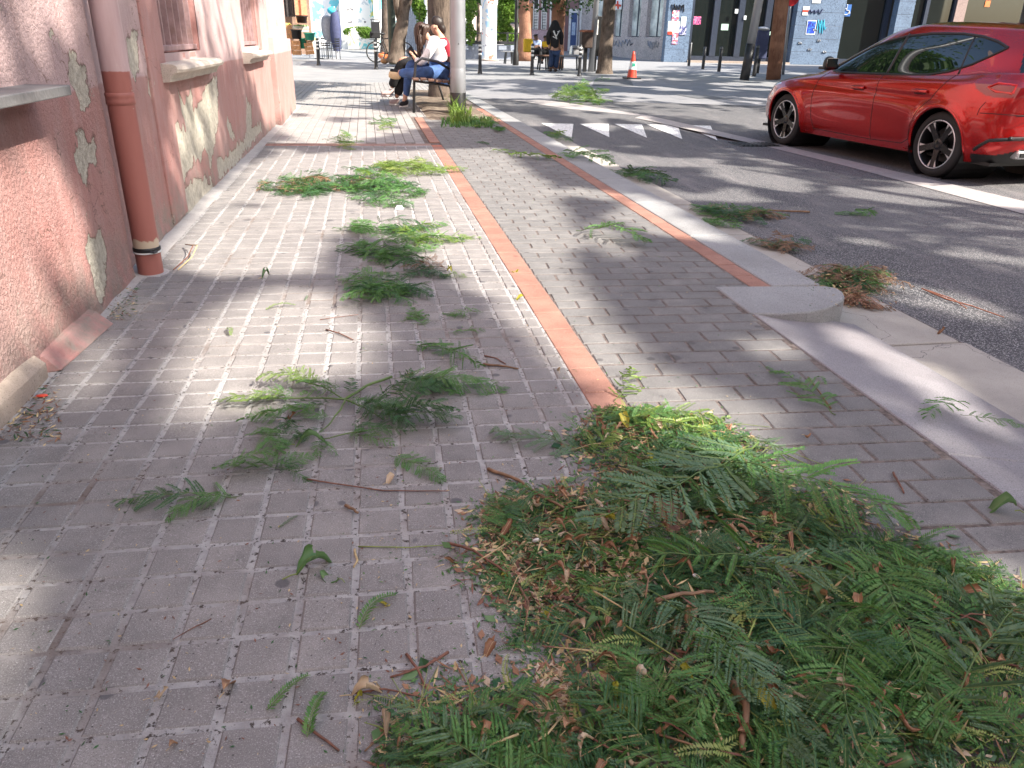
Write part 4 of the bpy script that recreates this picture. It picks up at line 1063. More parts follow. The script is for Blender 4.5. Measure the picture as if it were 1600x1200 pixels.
# graffiti-like scrawl on the left pillar
def scrawl(fac, x0,y0,w,h,mat,seed,n=9,r_=.035,d=.03,name='graffiti'):
    r = random.Random(seed); mb = MB(); pts = []
    for i in range(n*4):
        t = i/(n*4-1); x = x0+w*t; y = y0+h*(.5+.45*math.sin(i*1.9+seed)+.15*r.uniform(-1,1))
        u,z = fac.uz(x+w*.05*math.cos(i*2.3),y); pts.append(fac.T@Vector((u,d,z)))
    mb.tube(pts, r_, 4); o = mb.build(name, mat, None); o.parent = fac.o; o.matrix_parent_inverse = Matrix.Translation(-Vector(fac.o.location)); return o
scrawl(F,1049,6,20,12,M['black_plastic'],4,4,.03); scrawl(F,1262,14,22,8,M['navy_cloth'],2,3,.03,.03); scrawl(F,1276,28,14,26,M['cyan_cloth'],7,3,.02,.03)
for x,y in ((1247,66),(1262,76),(1276,62),(1270,45),(1285,80)): scrawl(F,x,y,6,3,M['galv'],x,2,.04,.02,'scuff')
# wing with tall windows, receding
hw = empty('low_wing', (19.0,47.6,0), label='pale stone wing with tall narrow windows left of the posters pillar', cat='building')
G = Facade((18.95,47.7),(15.2,61.0),hw)
def gbox(name,x0,x1,ztop,zbot,mat,d0,d1,**k):
    u0 = G.uz(x0,60)[0]; u1 = G.uz(x1,60)[0]; return G.ubox(name,u0,u1,zbot,ztop,mat,d0,d1,**k)
gbox('base_wall',905,1041,1.35,-.1,M['granite_pale'],-.5,0,bevel=.01)
winmat = simple('reflection_glass', (.62,.66,.62), .15, var=.5, scale=1.1, dirt=(.10,.13,.14))  # white reflections and curtains put into the pane colour
for x0,x1 in ((1032,1041),(998,1008),(970,980),(945,955),(905,925)): gbox('wall_pier',x0,x1,9,1.35,M['granite_pale'],-.5,.0)
for x0,x1 in ((1008,1032),(980,998),(955,970),(925,945)): 
    o = gbox('window',x0,x1,9,1.35,M['frame_dark'],-.42,-.36)
    u0 = G.uz(x0,60)[0]; u1 = G.uz(x1,60)[0]; G.ubox('pane',u0,(u1+u0*3)/4 if 0 else u1,1.4,9,winmat,-.36,-.30,o); G.ubox('mullion',(u0+u1)/2-.05,(u0+u1)/2+.05,1.4,9,M['frame_dark'],-.31,-.26,o)
G.box('red_emblem_board',962,972,0,15,PW,.02,.03); 
mb = MB(); a = [G.T@Vector((*[0]*0,)) for _ in ()]
for (xa,ya,xb,yb) in ((963,8,971,9),(966,2,967,14)):
    A = G.uz(xa,ya); B = G.uz(xb,yb); mb.tube([G.T@Vector((A[0],.05,A[1])),G.T@Vector((B[0],.05,B[1]))],.07,5)
o = mb.build('red_emblem', M['red_plastic'], None); o.parent = hw; o.matrix_parent_inverse = Matrix.Translation(-Vector(hw.location))
scrawl(G,958,62,30,10,M['galv'],5,5,.04,.02); scrawl(G,1012,64,18,12,M['galv'],9,4,.04,.02)
# dark pink house with louvred shutters
hp = empty('shuttered_house', (5.5,62,0), label='dark pink house with white louvred shutters behind the people on the benches', cat='building')
pinkd = simple('house_pink', (.26,.15,.15), .8, var=.15, scale=.6); H_ = Facade((12.2,60.0),(22.0,60.0),hp)
def hbx(name,x0,x1,y0,y1,mat,d0=-.2,d1=0.,**k): return H_.box(name,x0,x1,y0,y1,mat,d0,d1,**k)
hbx('wall',820,916,0,80,pinkd,-.5,0,top=9,bottom=-.1); hbx('lower_wall',831,860,47,80,simple('house_lilac',(.42,.30,.33),.8),0,.06,bottom=-.1)
hbx('orange_panel',823,832,5,42,simple('panel_orange',(.38,.17,.07),.7),0,.08)
for x0,x1 in ((834,840),(847,853)):
    wd = hbx('window',x0-1.2,x1+1.2,-5,46,M['white_paint'],0,.08,top=9); 
    hbx('shutter_back',x0,x1,-5,45,M['black_plastic'],.06,.10,parent=wd,top=9)
    for k in range(13): hbx('louvre',x0+.3,x1-.3,14+k*2.4,15.3+k*2.4,M['white_paint'],.10,.16,parent=wd)
dr_ = hbx('door',888,902,14,75,M['white_paint'],0,.12,bottom=0); hbx('door_panel',891,900,20,73,simple('door_blue',(.05,.09,.22),.4),.12,.16,parent=dr_); hbx('door_light',892.5,898,35,55,simple('pale_blue',(.4,.5,.65),.3),.16,.18,parent=dr_)
for x in (858,879.5,905): hbx('white_post',x,x+2,0,78,M['white_paint'],.0,.2,top=9,bottom=0)
hbx('stone_pier',903.5,911,0,75,simple('pier_grey',(.42,.38,.4),.7),0,.14,top=9,bottom=0)
# low blue-grey wall / path edge and railing in front of the greenery
rl = empty('railing', g(780,80), label='dark thin railing in front of the bright greenery', cat='railing')
Yr = 47
for x0,x1 in ((727,752),(774,812)):
    a = aty(x0,66,Yr); b_ = aty(x1,67,Yr); MB().box(a.x,b_.x,Yr-.1,Yr+.1,a.z-.1,a.z+.06).build('bottom_rail', M['dark_metal'], rl).matrix_parent_inverse = Matrix.Translation(-Vector(rl.location))
    for k in range(3):
        x = x0+(x1-x0)*k/2; c = aty(x,67,Yr); d = aty(x,50,Yr); MB().box(c.x-.05,c.x+.05,Yr-.05,Yr+.05,c.z,d.z).build('rail_post', M['dark_metal'], rl).matrix_parent_inverse = Matrix.Translation(-Vector(rl.location))
    e = aty(x0,51,Yr); MB().box(a.x,b_.x,Yr-.03,Yr+.03,e.z-.04,e.z+.02).build('top_rail', M['dark_metal'], rl).matrix_parent_inverse = Matrix.Translation(-Vector(rl.location))
bw = empty('low_wall', (10,47.4,0), label='low blue-grey wall under the railing', cat='wall')
a = aty(727,66,47.3); b_ = aty(815,68,47.3)
MB().box(a.x-10,b_.x-10,0,.4,-.02,a.z-.1).build('wall_body', simple('wall_bluegrey',(.30,.34,.42),.8,var=.1), bw)
# graffitied column
cp = aty(764,79,43.5); cl = empty('advertising_column', (cp.x,43.5,0), label='white round column with blue and red graffiti in the square', cat='column')
def mat_graf(name, base, cols, scale):
    t = NT(name); p = t.pos(); c = base
    for i,(cc,th) in enumerate(cols):
        n = t.noise(t.scl(p,(1,1,1.3)), scale*(1+.23*i), 3, .6, 1.4)
        off = t.n('ShaderNodeVectorMath', operation='ADD'); off.inputs[1].default_value = (i*13.1,i*7.7,i*5.3); t.l(p, off.inputs[0]); n = t.noise(off.outputs[0], scale*(1+.23*i), 3, .6, 1.4)
        c = t.mix(t.mapr(n, th, th+.02), c, cc)
    return t.done(t.bsdf(c,.8))
gw = mat_graf('graffiti_column', (.78,.77,.75), (((.35,.55,.75),.56),((.70,.14,.10),.62),((.15,.16,.22),.66)), 1.3)
MB().lathe([(.46,0),(.42,.06),(.40,.1),(.40,2.6),(.44,2.7),(.44,3.2),(.2,3.4),(0,3.5)],28).build('drum', gw, cl, smooth=True)
MB().lathe([(.52,0),(.52,.05),(.42,.06)],28).build('foot', M['stone'], cl)
# black lamp post
p = g(806,92); lb = empty('lamp_post', (p.x,36,0), label='slim black lamp post between the flat bench and the parked bicycle', cat='lamp post')
lb.location = (aty(806,80,36).x,36,0)
MB().lathe([(.14,0),(.13,.5),(.085,.6),(.075,6)],16).build('shaft', M['black_plastic'], lb, smooth=True)
p = aty(613,60,33); lg = empty('lamp_post', (p.x,34.5,0), label='dark green post standing directly left of the leaning tree trunk', cat='post')
lg.location=(aty(613,60,34.5).x,34.5,0)
MB().lathe([(.17,0),(.16,1.2),(.15,6)],16).build('shaft', simple('green_post',(.035,.05,.04),.5), lg, smooth=True)
# ---- graffiti wall far left, posts
gl = empty('graffiti_wall', (0,58,0), label='long white wall covered with turquoise and black graffiti at the end of the pavement', cat='wall')
ga = aty(486,30,58); gb = aty(735,30,58)
def rel(o, par):
    o.parent = par
    if par.type == 'EMPTY': o.matrix_parent_inverse = Matrix.Translation(-Vector(par.location))
    return o
rel(MB().box(ga.x-3,gb.x,58,58.4,-.1,8).build('wall_body', mat_graf('graffiti_wall_paint', (.80,.80,.78), (((.20,.62,.68),.57),((.62,.60,.22),.64),((.10,.10,.12),.645),((.5,.55,.6),.62)), .55)), gl)
for x0,x1,yb in ((533,543,57),(585,593,55)):
    A = aty(x0,50,57.5); B = aty(x1,50,57.5); rel(MB().box(A.x,B.x,57.2,57.9,0,8).build('pilaster', M['white_paint'], bevel=.02), gl)
# striped steel shed side behind the trees
sh = empty('corrugated_shed', (5.6,55,0), label='grey corrugated shed panel between the tree trunks above the women', cat='shed')
A = aty(633,30,52); B = aty(668,30,52)
mb = MB(); n_ = int((B.x-A.x)/.12)
for k in range(n_): mb.box(A.x+k*.12,A.x+k*.12+.07,52,52.1,-.0,7)
mb.box(A.x,B.x,52.1,52.2,0,7); rel(mb.build('sheet', simple('shed_grey',(.5,.53,.58),.5)), sh)
A = aty(693,30,50); B = aty(706,30,50); sh2 = empty('white_kiosk', (A.x,50,0), label='white panel kiosk just right of the middle tree trunk', cat='kiosk')
rel(MB().box(A.x,B.x,50,51,0,6).build('kiosk_body', M['white_paint'], bevel=.03), sh2); rel(MB().box(A.x+.1,B.x-.1,49.97,50,1.2,2.4).build('kiosk_panel', M['grey_cloth']), sh2)
# ---- shop with crates and hanging cloth at the left
so = empty('corner_shop', (-3.9,38,0), label='corner shop front with dark drapes and an orange cloth above the fruit crates', cat='shop')
YS = 39.5
def sb(name,x0,x1,y0,y1,mat,dy=0,th=.15,parent=None,**k):
    A = aty(x0,(y0+y1)/2,YS+dy); B = aty(x1,(y0+y1)/2,YS+dy); z1 = aty((x0+x1)/2,y0,YS+dy).z; z0 = aty((x0+x1)/2,y1,YS+dy).z
    o = MB().box(A.x,B.x,YS+dy,YS+dy+th,z0,z1).build(name, mat, None, **k); return rel(o, parent or so)
sb('wall',395,481,-120,84,simple('shop_wall',(.30,.20,.15),.8),.6,.4)
dm = simple('drape',(.05,.045,.045),.9,var=.5)
for k in range(6): sb('drape',438+k*3.3,440.8+k*3.3,-60,26-k*.0,dm,.1+.06*(k%2),.12)
for k in range(4): sb('orange_cloth',459+k*4.6,463.4+k*4.6,-60,36-3*(k%2),simple('cloth_orange%d'%k,(.62,.30,.17),.8,var=.2),-.1+.08*(k%2),.1)
tw = empty('steel_lattice_mast', (aty(484,40,43).x,43,0), label='white lattice mast standing right of the shop cloths', cat='mast')
mb = MB(); 
for sx in (-.12,.12):
    mb.tube([(sx,0,0),(sx,0,6)],.03,6)
for k in range(34): mb.box(-.13,.13,-.02,.02,.35+k*.16,.40+k*.16)
mb.build('lattice', M['white_paint'], tw)
def crate(px0,px1,py0,py1,Y,mat,label,slats=3,rot=0,name='crate',tilt=0,fill=None):
    A = aty(px0,(py0+py1)/2,Y); B = aty(px1,(py0+py1)/2,Y); z1 = aty(px0,py0,Y).z; z0 = max(0.0,aty(px0,py1,Y).z)
    c = empty(name, ((A.x+B.x)/2,Y,z0), rot, label=label, cat='crate'); w_=B.x-A.x; h_=z1-z0; c.rotation_euler = (0,tilt,rot)
    for k in range(slats):
        za = h_*k/slats+.01; zb = h_*(k+1)/slats-.02
        for sy in (-.2,.18): MB().box(-w_/2,w_/2,sy,sy+.02,za,zb).build('slat', mat, c)
        for sx in (-w_/2,w_/2-.02): MB().box(sx,sx+.02,-.18,.18,za,zb).build('slat', mat, c)
    MB().box(-w_/2,w_/2,-.18,.18,.01,.03).build('floor_board', mat, c)
    for sx in (-w_/2+.02,w_/2-.05):
        MB().box(sx,sx+.03,-.175,-.15,0,h_).build('corner_post', mat, c)
    if fill:
        mb = MB(); r = random.Random(int(px0))
        for i in range(26): mb.ell((r.uniform(-w_/2+.05,w_/2-.05),r.uniform(-.15,.15),h_-.03+r.uniform(0,.05)),(.05,.05,.045),7,5)
        mb.build('fruit', fill, c, smooth=True, kind='stuff')
    return c
fy = simple('fruit_yellow',(.75,.6,.12),.5,var=.3)
crate(441,456.5,61,84,38,M['wood_crate'],'lower brown wooden crate of the stack at the shop corner'); crate(441,456,38,60,38,M['wood_crate'],'upper brown wooden crate of the stack at the shop corner',fill=fy)
crate(457,470,63,86,37.5,M['wood_crate'],'wooden crate under the black basket'); crate(478,491,66,85,37.2,M['wood_crate'],'pale wooden crate tipped against the others, nearest the chairs',tilt=R_(-8))
crate(478.5,490,56,66,37.3,M['wood_crate'],'small pale crate resting on the tipped one',tilt=R_(-12))
for (x,y,Y,r1,r2,h,mt_,l) in ((464,61,37.4,.19,.22,.36,'black_plastic','black plastic basket on top of the wooden crate'),(475,76,37.6,.14,.18,.40,'green_plastic','tall green plastic bucket between the crates'),(484.5,63,37.0,.17,.23,.28,'green_plastic','green plastic basket on the tipped pale crate'),(472,36,37.6,.2,.24,.28,'hair_brown','dark hanging basket under the orange cloth')):
    q = aty(x,y,Y); o = empty('basket', (q.x,Y,max(0,q.z)), label=l, cat='basket')
    MB().lathe([(0,0),(r1,0),(r2,h),(r2+.02,h),(r2+.02,h-.03)],18).build('tub', M[mt_], o, smooth=True); MB().lathe([(r2-.01,h-.01),(r2+.03,h-.01),(r2+.03,h+.02),(r2-.01,h+.02)],18).build('rim', M[mt_], o)
gd = crate(458,482,40,50,37.9,simple('box_pale',(.5,.52,.46),.7,var=.3),'pale display box of greens behind the black basket',slats=2,fill=simple('fruit_green',(.2,.35,.12),.5,var=.4))
# ---- café chairs, table and covered parasol
def chair(px, py, Y, rz, label):
    q = aty(px,py,Y); c = empty('cafe_chair', (q.x,Y,0), rz, label=label, cat='chair', group='dark café chairs by the graffiti wall'); m_ = M['dark_metal']
    for k in range(4): MB().cbox((-.17+.113*k,0,.47),(.09,.42,.02)).build('seat_slat', m_, c)
    for k in range(4): MB().cbox((0,.22,.58+.10*k),(.44,.02,.06)).build('back_slat', m_, c)
    for sx in (-.2,.2):
        MB().tube([(sx,-.2,0),(sx,-.2,.68),(sx,.2,.68)],.016,6).build('leg', m_, c); MB().tube([(sx,.24,0),(sx,.21,.5),(sx,.24,.94)],.016,6).build('leg', m_, c)
    return c
chair(505,80,41,R_(80),'dark slatted café chair with its back to the table, left one'); chair(521,80,40.5,R_(-60),'dark slatted café chair right of the covered parasol'); chair(511,80,42.5,R_(170),'dark slatted café chair behind the other two')
q = aty(497,60,41); tb = empty('cafe_table', (q.x,41,0), label='round white topped café table beside the dark chairs', cat='table')
MB().lathe([(0,.78),(.38,.78),(.38,.81),(0,.81)],22).build('tabletop', M['white_paint'], tb); MB().tube([(0,0,.02),(0,0,.78)],.035,8).build('leg', M['dark_metal'], tb); MB().lathe([(0,0),(.24,0),(.22,.03),(0,.04)],16).build('foot', M['dark_metal'], tb)
q = aty(512,40,42); pz = empty('stacked_cover', (q.x,42,0), label='grey cover draped over stacked furniture by the graffiti wall', cat='cover')
skin('cover_cloth', [(0,0,.7,.18,.2),(0,0,1.2,.36,.26),(0,0,1.75,.34,.26),(0,0,1.95,.2,.2)], [(0,1),(1,2),(2,3)], M['grey_cloth'], pz)
q = aty(524,40,41.6); pz = empty('closed_parasol', (q.x,41.6,0), label='closed navy parasol with a turquoise top beside the grey cover', cat='parasol')
MB().lathe([(.16,.35),(.26,.8),(.27,1.3),(.20,1.9),(.08,2.2)],14).build('canopy', M['navy_cloth'], pz, smooth=True); MB().ell((0-.12,0,2.12),(.22,.18,.16),12,8).build('cap', M['cyan_cloth'], pz, smooth=True)
MB().tube([(0,0,0),(0,0,2.3)],.03,8).build('pole', M['white_paint'], pz)
q = aty(587,52,36); lb2 = empty('litter_bin', (q.x,40,0), label='dark rectangular litter bin behind the bicycle, before the graffiti wall', cat='litter bin'); lb2.location=(aty(587,50,40).x,40,0)
za,zb = aty(587,52,40).z, aty(587,34,40).z
MB().box(-.2,.2,-.16,.16,za,zb).build('bin_box', M['dark_metal'], lb2, bevel=.02); MB().box(-.22,.22,-.18,.18,zb+.07,zb+.1).build('lid', M['dark_metal'], lb2); MB().box(-.05,.05,-.05,.05,0,za).build('post', M['dark_metal'], lb2)
MB().box(-.19,-.16,-.02,.02,zb,zb+.08).build('lid_bracket', M['dark_metal'], lb2); MB().box(.16,.19,-.02,.02,zb,zb+.08).build('lid_bracket', M['dark_metal'], lb2)

# ================================================================== TREES
def leaf_cloud(centers, n, size, seed, keep=None, flat=.5):
    r = random.Random(seed); mb = MB(); N = 0; V = mb.v; Fc = mb.f
    tot = sum(c[1][0]*c[1][1]*c[1][2] for c in centers)
    for (c,rad) in centers:
        k = int(n*rad[0]*rad[1]*rad[2]/tot)
        for _ in range(k):
            while True:
                x,y,z = r.uniform(-1,1),r.uniform(-1,1),r.uniform(-1,1)
                d = x*x+y*y+z*z
                if d < 1: break
            p = Vector((c[0]+x*rad[0], c[1]+y*rad[1], c[2]+z*rad[2]))
            if keep is None and noise.noise(p*.9) < -.12*(1 if d > .4 else 2): continue
            if keep is not None and not keep(p, r): continue
            s_ = size*r.uniform(.7,1.3); a = Vector((r.gauss(0,1),r.gauss(0,1),r.gauss(0,flat))).normalized()
            b = a.cross(Vector((r.gauss(0,1),r.gauss(0,1),r.gauss(0,1)))).normalized()
            i = len(V); V += [tuple(p-a*s_*.5), tuple(p+b*s_*.28), tuple(p+a*s_*.5), tuple(p-b*s_*.28)]; Fc.append((i,i+1,i+2,i+3))
    return mb
def tree(name, loc, trunk, crown, label, group=None, bark=None, leafmat=None, n=9000, size=.16, keep=None, branches=5, seed=1):
    t = empty(name, loc, label=label, cat='tree', group=group)
    L = Vector(loc); r = random.Random(seed)
    mb = MB(); pts = [Vector(p[:3]) for p in trunk]; rr_ = [p[3] for p in trunk]
    P2_ = []; R2_ = []
    for i in range(len(pts)-1):
        for k in range(5):
            f = k/5; q = pts[i].lerp(pts[i+1],f); a = rr_[i]*(1-f)+rr_[i+1]*f
            P2_.append(q+Vector((noise.noise(q*2)*.04,noise.noise(q*2+Vector((5,5,5)))*.04,0))); R2_.append(a*(1+.07*noise.noise(q*4)))
    P2_.append(pts[-1]); R2_.append(rr_[-1])
    mb.tube(P2_, R2_, 18); top = pts[-1]
    for k in range(branches):
        a = 2*math.pi*k/branches+r.uniform(-.4,.4); e = top+Vector((math.cos(a)*1.7,math.sin(a)*1.7,r.uniform(1.2,2.4)))
        mb.tube([top-Vector((0,0,.1)), top.lerp(e,.5)+Vector((0,0,.15)), e], [rr_[-1]*.7,rr_[-1]*.45,.03], 8)
    mb.build('trunk', bark or M['bark'], t, smooth=True)
    if crown:
        cr_ = leaf_cloud([((c[0]+L.x,c[1]+L.y,c[2]),rad) for c,rad in crown], n, size, seed, keep)
        cr_.v = [(v[0]-L.x,v[1]-L.y,v[2]-L.z) for v in cr_.v]
        if cr_.v: cr_.build('crown', leafmat or M['canopy'], t)
    return t
# ---- planned sun patches on ground and wall; crown leaves are thinned to cast them
def gpoly(pts): return [(p.x,p.y) for p in (g(*q) for q in pts)]
def bbp(q): return (min(p[0] for p in q)-.4, max(p[0] for p in q)+.4, min(p[1] for p in q)-.4, max(p[1] for p in q)+.4)
LIT = [(gpoly(q), v, soft) for q,v,soft in (
 ([(60,640),(95,590),(130,530),(178,500),(222,462),(262,440),(235,490),(190,530),(165,590),(140,640),(100,660)], .95,.03),
 ([(268,655),(264,580),(285,510),(330,470),(420,440),(520,450),(590,500),(600,545),(560,590),(480,600),(400,640),(330,660)], 1.0,.05),
 ([(-80,820),(30,845),(48,930),(30,1060),(-10,1200),(-90,1200)], .95,.03),
 ([(500,238),(780,230),(860,285),(900,330),(905,390),(925,450),(990,530),(1080,585),(1210,640),(1210,690),(1080,700),(950,640),(850,560),(760,470),(650,400),(540,350),(500,290)], .97,.03),
 ([(880,290),(1000,300),(1080,330),(1150,380),(1060,370),(960,350),(860,325)], .6,.06),
 ([(900,330),(960,350),(1000,420),(930,400)], .6,.05),
 ([(1130,525),(1230,520),(1330,590),(1420,640),(1380,650),(1260,600),(1180,565)], .6,.04),
 ([(1180,492),(1240,498),(1420,610),(1600,750),(1600,790),(1400,650)], .45,.03),
 ([(1330,480),(1400,490),(1600,580),(1640,680),(1500,620),(1390,560),(1330,520)], .85,.03),
 ([(1130,238),(1230,245),(1310,268),(1290,288),(1190,270),(1120,255)], .8,.04),
 ([(1390,398),(1500,410),(1640,450),(1640,480),(1480,450),(1380,420)], .7,.05),
 ([(1330,270),(1480,276),(1700,284),(1700,302),(1480,302),(1330,285)], .9,.02),
 ([(920,625),(1180,640),(1260,720),(1240,790),(1120,780),(1000,720),(930,680)], .8,.04),
 ([(1470,870),(1640,880),(1640,1030),(1540,980),(1480,920)], .75,.03),
 ([(860,140),(1200,160),(1195,190),(900,170),(830,160)], .5,.3),
 ([(200,330),(300,290),(420,240),(560,240),(560,420),(420,440),(260,430)], .82,.2),
 ([(430,140),(640,130),(680,200),(560,226),(400,226)], .72,.2),
)]
LB = [bbp(q) for q,_,_ in LIT]
WLIT = [([(wp(*p,XA).y, wp(*p,XA).z) for p in q], v, s) for q,v,s in (
 ([(-60,225),(50,212),(95,240),(125,300),(150,420),(120,480),(60,560),(-60,660)], .85,.04),
 ([(-60,-60),(150,-60),(120,70),(60,90),(20,120),(-60,120)], .55,.05),
 ([(300,-60),(384,-40),(384,70),(330,95),(350,150),(360,220),(330,240),(290,120)], .55,.06),
 ([(376,30),(470,-60),(470,185),(440,190),(420,190),(400,110),(385,75)], .97,.05),
 ([(210,440),(240,445),(330,290),(345,300),(300,380)], .6,.03),
 ([(270,120),(330,130),(330,260),(300,300),(270,250)], .35,.06))]
def light_at(x, y):
    if x < XA:
        s_ = (XA-x)/(SUN.x/SUN.z)       # height at which the ray meets the wall
        wy = y-(-SUN.y/SUN.z)*s_*1.0
        L = .0
        for q,v,sf in WLIT:
            d = sdpoly((wy+.04*noise.noise((wy*6,s_*6,2)), s_+.04*noise.noise((wy*6,s_*6,7))), q)
            L = max(L, v*min(1,max(0,.5-d/(2*sf))))
        if s_ > 1.45: L = .75
        return L
    L = 0.0
    wx = x+.05*noise.noise((x*4,y*4,1)); wy = y+.07*noise.noise((x*4,y*4,8))
    for (q,v,sf),b in zip(LIT,LB):
        if b[0]<x<b[1] and b[2]<y<b[3]:
            d = sdpoly((wx,wy), q); L = max(L, v*min(1,max(0,.5-d/(2*sf))))
    if y > 7.5:       # dappled light farther off
        n = noise.noise((x*.55,y*.38,3))+.5*noise.noise((x*1.7,y*1.1,6))
        base = .12 if y < 16 else (.02 if y < 45 else .9)
        if x > 4.2 and y < 14: base = -.12
        L = max(L, min(.97,max(0,(n+base)*2.6)))
    elif x > 2.5:
        n = noise.noise((x*.8,y*.9,13)); L = max(L, min(.85,max(0,(n+.3*noise.noise((x*2.2,y*2.2,4))-.26)*4)))
    if 0 < L < .9:      # patchy light: whole blotches rather than a haze of flecks
        n = noise.noise((x*1.5,y*1.1,21))*.8+.45*noise.noise((x*3.6,y*2.2,5)); L = min(1,max(0,(n+(L-.5)*1.5)*3.2+.5))
    if x < -1.09 and y > 12: L = max(L,.6)
    return L
def landing(p):       # where the shadow of p falls on the ground
    k = p.z/SUN.z
    return p.x-SUN.x*k, p.y-SUN.y*k
def keep_frame(p, r):
    return not (p.y > .3 and p.z < CAM_H+.052*p.y+.75)
def keep(p, r):
    # nothing may hang into the picture
    if p.y > .3:
        topz = CAM_H+.052*p.y+.35
        if p.z < topz+.4: return False
    x,y = landing(p)
    L = min(1.0, light_at(x,y)*1.08)
    kk = 0 if L > .93 else min(1.0, -math.log(L*.985+.012)/4.2)  # leaves dropped so the crown lets the planned sun patches through
    return r.random() < kk
def crown_of(h, R, hz): return [((0,0,h),(R,R,hz))]
# street trees along the far kerb of the road, crowns over the road, shaped for the planned shade
for k,(x,y,rx) in enumerate(((11.3,-8.0,4.0),(11.3,-4.0,4.1),(11.5,0.0,4.1),(12.0,4.2,4.1))):
    tree('street_tree', (x,y,0), [(0,0,-.1,.24),(0,.05,2.5,.19),(-.1,.1,6.2,.15)], [((-1.6,-.2,9.6),(rx,2.6,1.9)),((-.6,.3,10.2),(3.0,2.6,1.9)),((-3.0,.1,9.3),(2.3,2.5,1.5))],
         ('first street tree beyond the road, farthest behind the viewer','second street tree beyond the road, behind the viewer','third street tree beyond the road, level with the heap of prunings','street tree beyond the road nearest to the red car')[k], 'street trees across the road', n=36000, size=.155, keep=keep, seed=11+k)
for k,(x,y) in enumerate(((14.6,14.5),(20.5,23),(27.5,31.5))):  # unseen trees put in to shade the square and the facade
    tree('street_tree', (x,y,0), [(0,0,-.1,.25),(0,.05,1.5,.2),(-.1,.1,3.6,.17)], [((-2,-1,6.9),(5.6,5.4,2.2)),((1,1.5,7.2),(5,4.4,2.2))],
         ('tree added off the right edge to shade the square, nearest the red car','tree added farther along off the right edge to shade the square','unseen tree added to shade the right end of the granite building')[k], 'added shade trees on the right of the square', n=26000, size=.24, keep=keep, seed=111+k)
# tree behind the women
p = g(690,152)
tree('street_tree', (p.x,p.y,0), [(0,0,-.05,.27),(0,0,.3,.235),(-.02,0,1.2,.215),(-.03,0,2.4,.20),(0,0,3.2,.17)], [((0.6,-1.0,5.4),(3.6,3.4,1.9)),((2.6,-2.6,5.9),(2.4,2.4,1.5))],
     'straight tree trunk rising directly behind the two seated women', n=34000, size=.15, keep=keep, seed=31, group=None)
# leaning forked tree with the bicycle
p = aty(620,98,32); p.z = 0
def rl_(x,y,r,Y=32): q = aty(x,y,Y); return (q.x-p.x, 0, q.z, r)
tl_ = tree('street_tree', tuple(p), [rl_(619,99,.42),rl_(621,85,.30),rl_(624,60,.25),rl_(628,35,.23),rl_(633,5,.22),rl_(638,-20,.20)], [((1,-1,6.2),(3.4,3.2,2.0))], 'leaning tree trunk in sun patches beside the parked bicycle', n=20000, size=.2, keep=keep, seed=41)
fk = MB(); fk.tube([Vector(rl_(625,28,.1)[:3]),Vector(rl_(621,10,.1)[:3]),Vector(rl_(617,-20,.1)[:3])],[.15,.14,.12],10); fk.build('limb', M['bark'], tl_, smooth=True)
p = aty(601,60,44); p.z=0
tree('street_tree', tuple(p), [(0,0,0,.30),(.1,0,1.5,.25),(.15,0,3,.22),(.3,0,4,.2)], [((0,0,6.3),(3.0,3,1.8))], 'tree trunk left of the dark green post, before the graffiti wall', n=12000, size=.22, keep=keep, seed=51)
p = aty(944,116,28.3); p.z=0
tree('street_tree', tuple(p), [(0,0,-.05,.33),(0,0,.15,.27),(0,0,.8,.235),(.02,0,2.0,.22),(.0,0,3.4,.2)], [((1.5,-1.8,6.4),(5.4,5.0,2.2))], 'thick tree trunk standing by the traffic cone', n=26000, size=.2, keep=keep, seed=61)
p = aty(868,104,33); p.z=0
dk_ = tree('street_tree', tuple(p), [(0,0,0,.33),(0,0,1.2,.29),(.05,0,2.2,.27),(0,0,3.2,.24)], [((-.9,0,3.7),(1.6,1.3,1.75)),((.6,0,3.6),(1.5,1.3,1.8)),((-.1,0,4.9),(2.5,1.8,1.8))], 'dark trunked tree with low green foliage behind the standing person', n=15000, size=.14, leafmat=M['crown_dark'], bark=M['bark_red'], seed=71)
p = aty(820,66,44); p.z=0
tree('street_tree', tuple(p), [(0,0,0,.42),(0,0,1.5,.32),(-.1,0,2.6,.30),(-.2,0,4,.28)], [((.2,0,5.2),(2.6,2,2.1))], 'dark reddish tree trunk right of the slim black lamp post', n=9000, size=.2, leafmat=M['crown_dark'], bark=M['bark_red'], seed=81)
p = aty(747,70,48); p.z=0
tree('young_tree', tuple(p), [(0,0,0,.12),(0,0,2,.10),(0,0,3,.09)], [((0,0,4.2),(1.1,1,1.5))], 'slim young tree just left of the graffitied column', n=2600, size=.2, leafmat=M['crown_dark'], seed=91)
tree('street_tree', (-3.6,19,0), [(0,0,0,.25),(0,0,2,.2),(0,0,3.6,.17)], [((0,0,5.2),(2.6,2.8,2.4)),((.6,-2.5,5.0),(2.0,2.4,2.0))], 'unseen tree added behind the pink building corner to be mirrored in the car windows', n=16000, size=.22, keep=keep_frame, seed=95)  # put in out of view for green reflections in the car windows
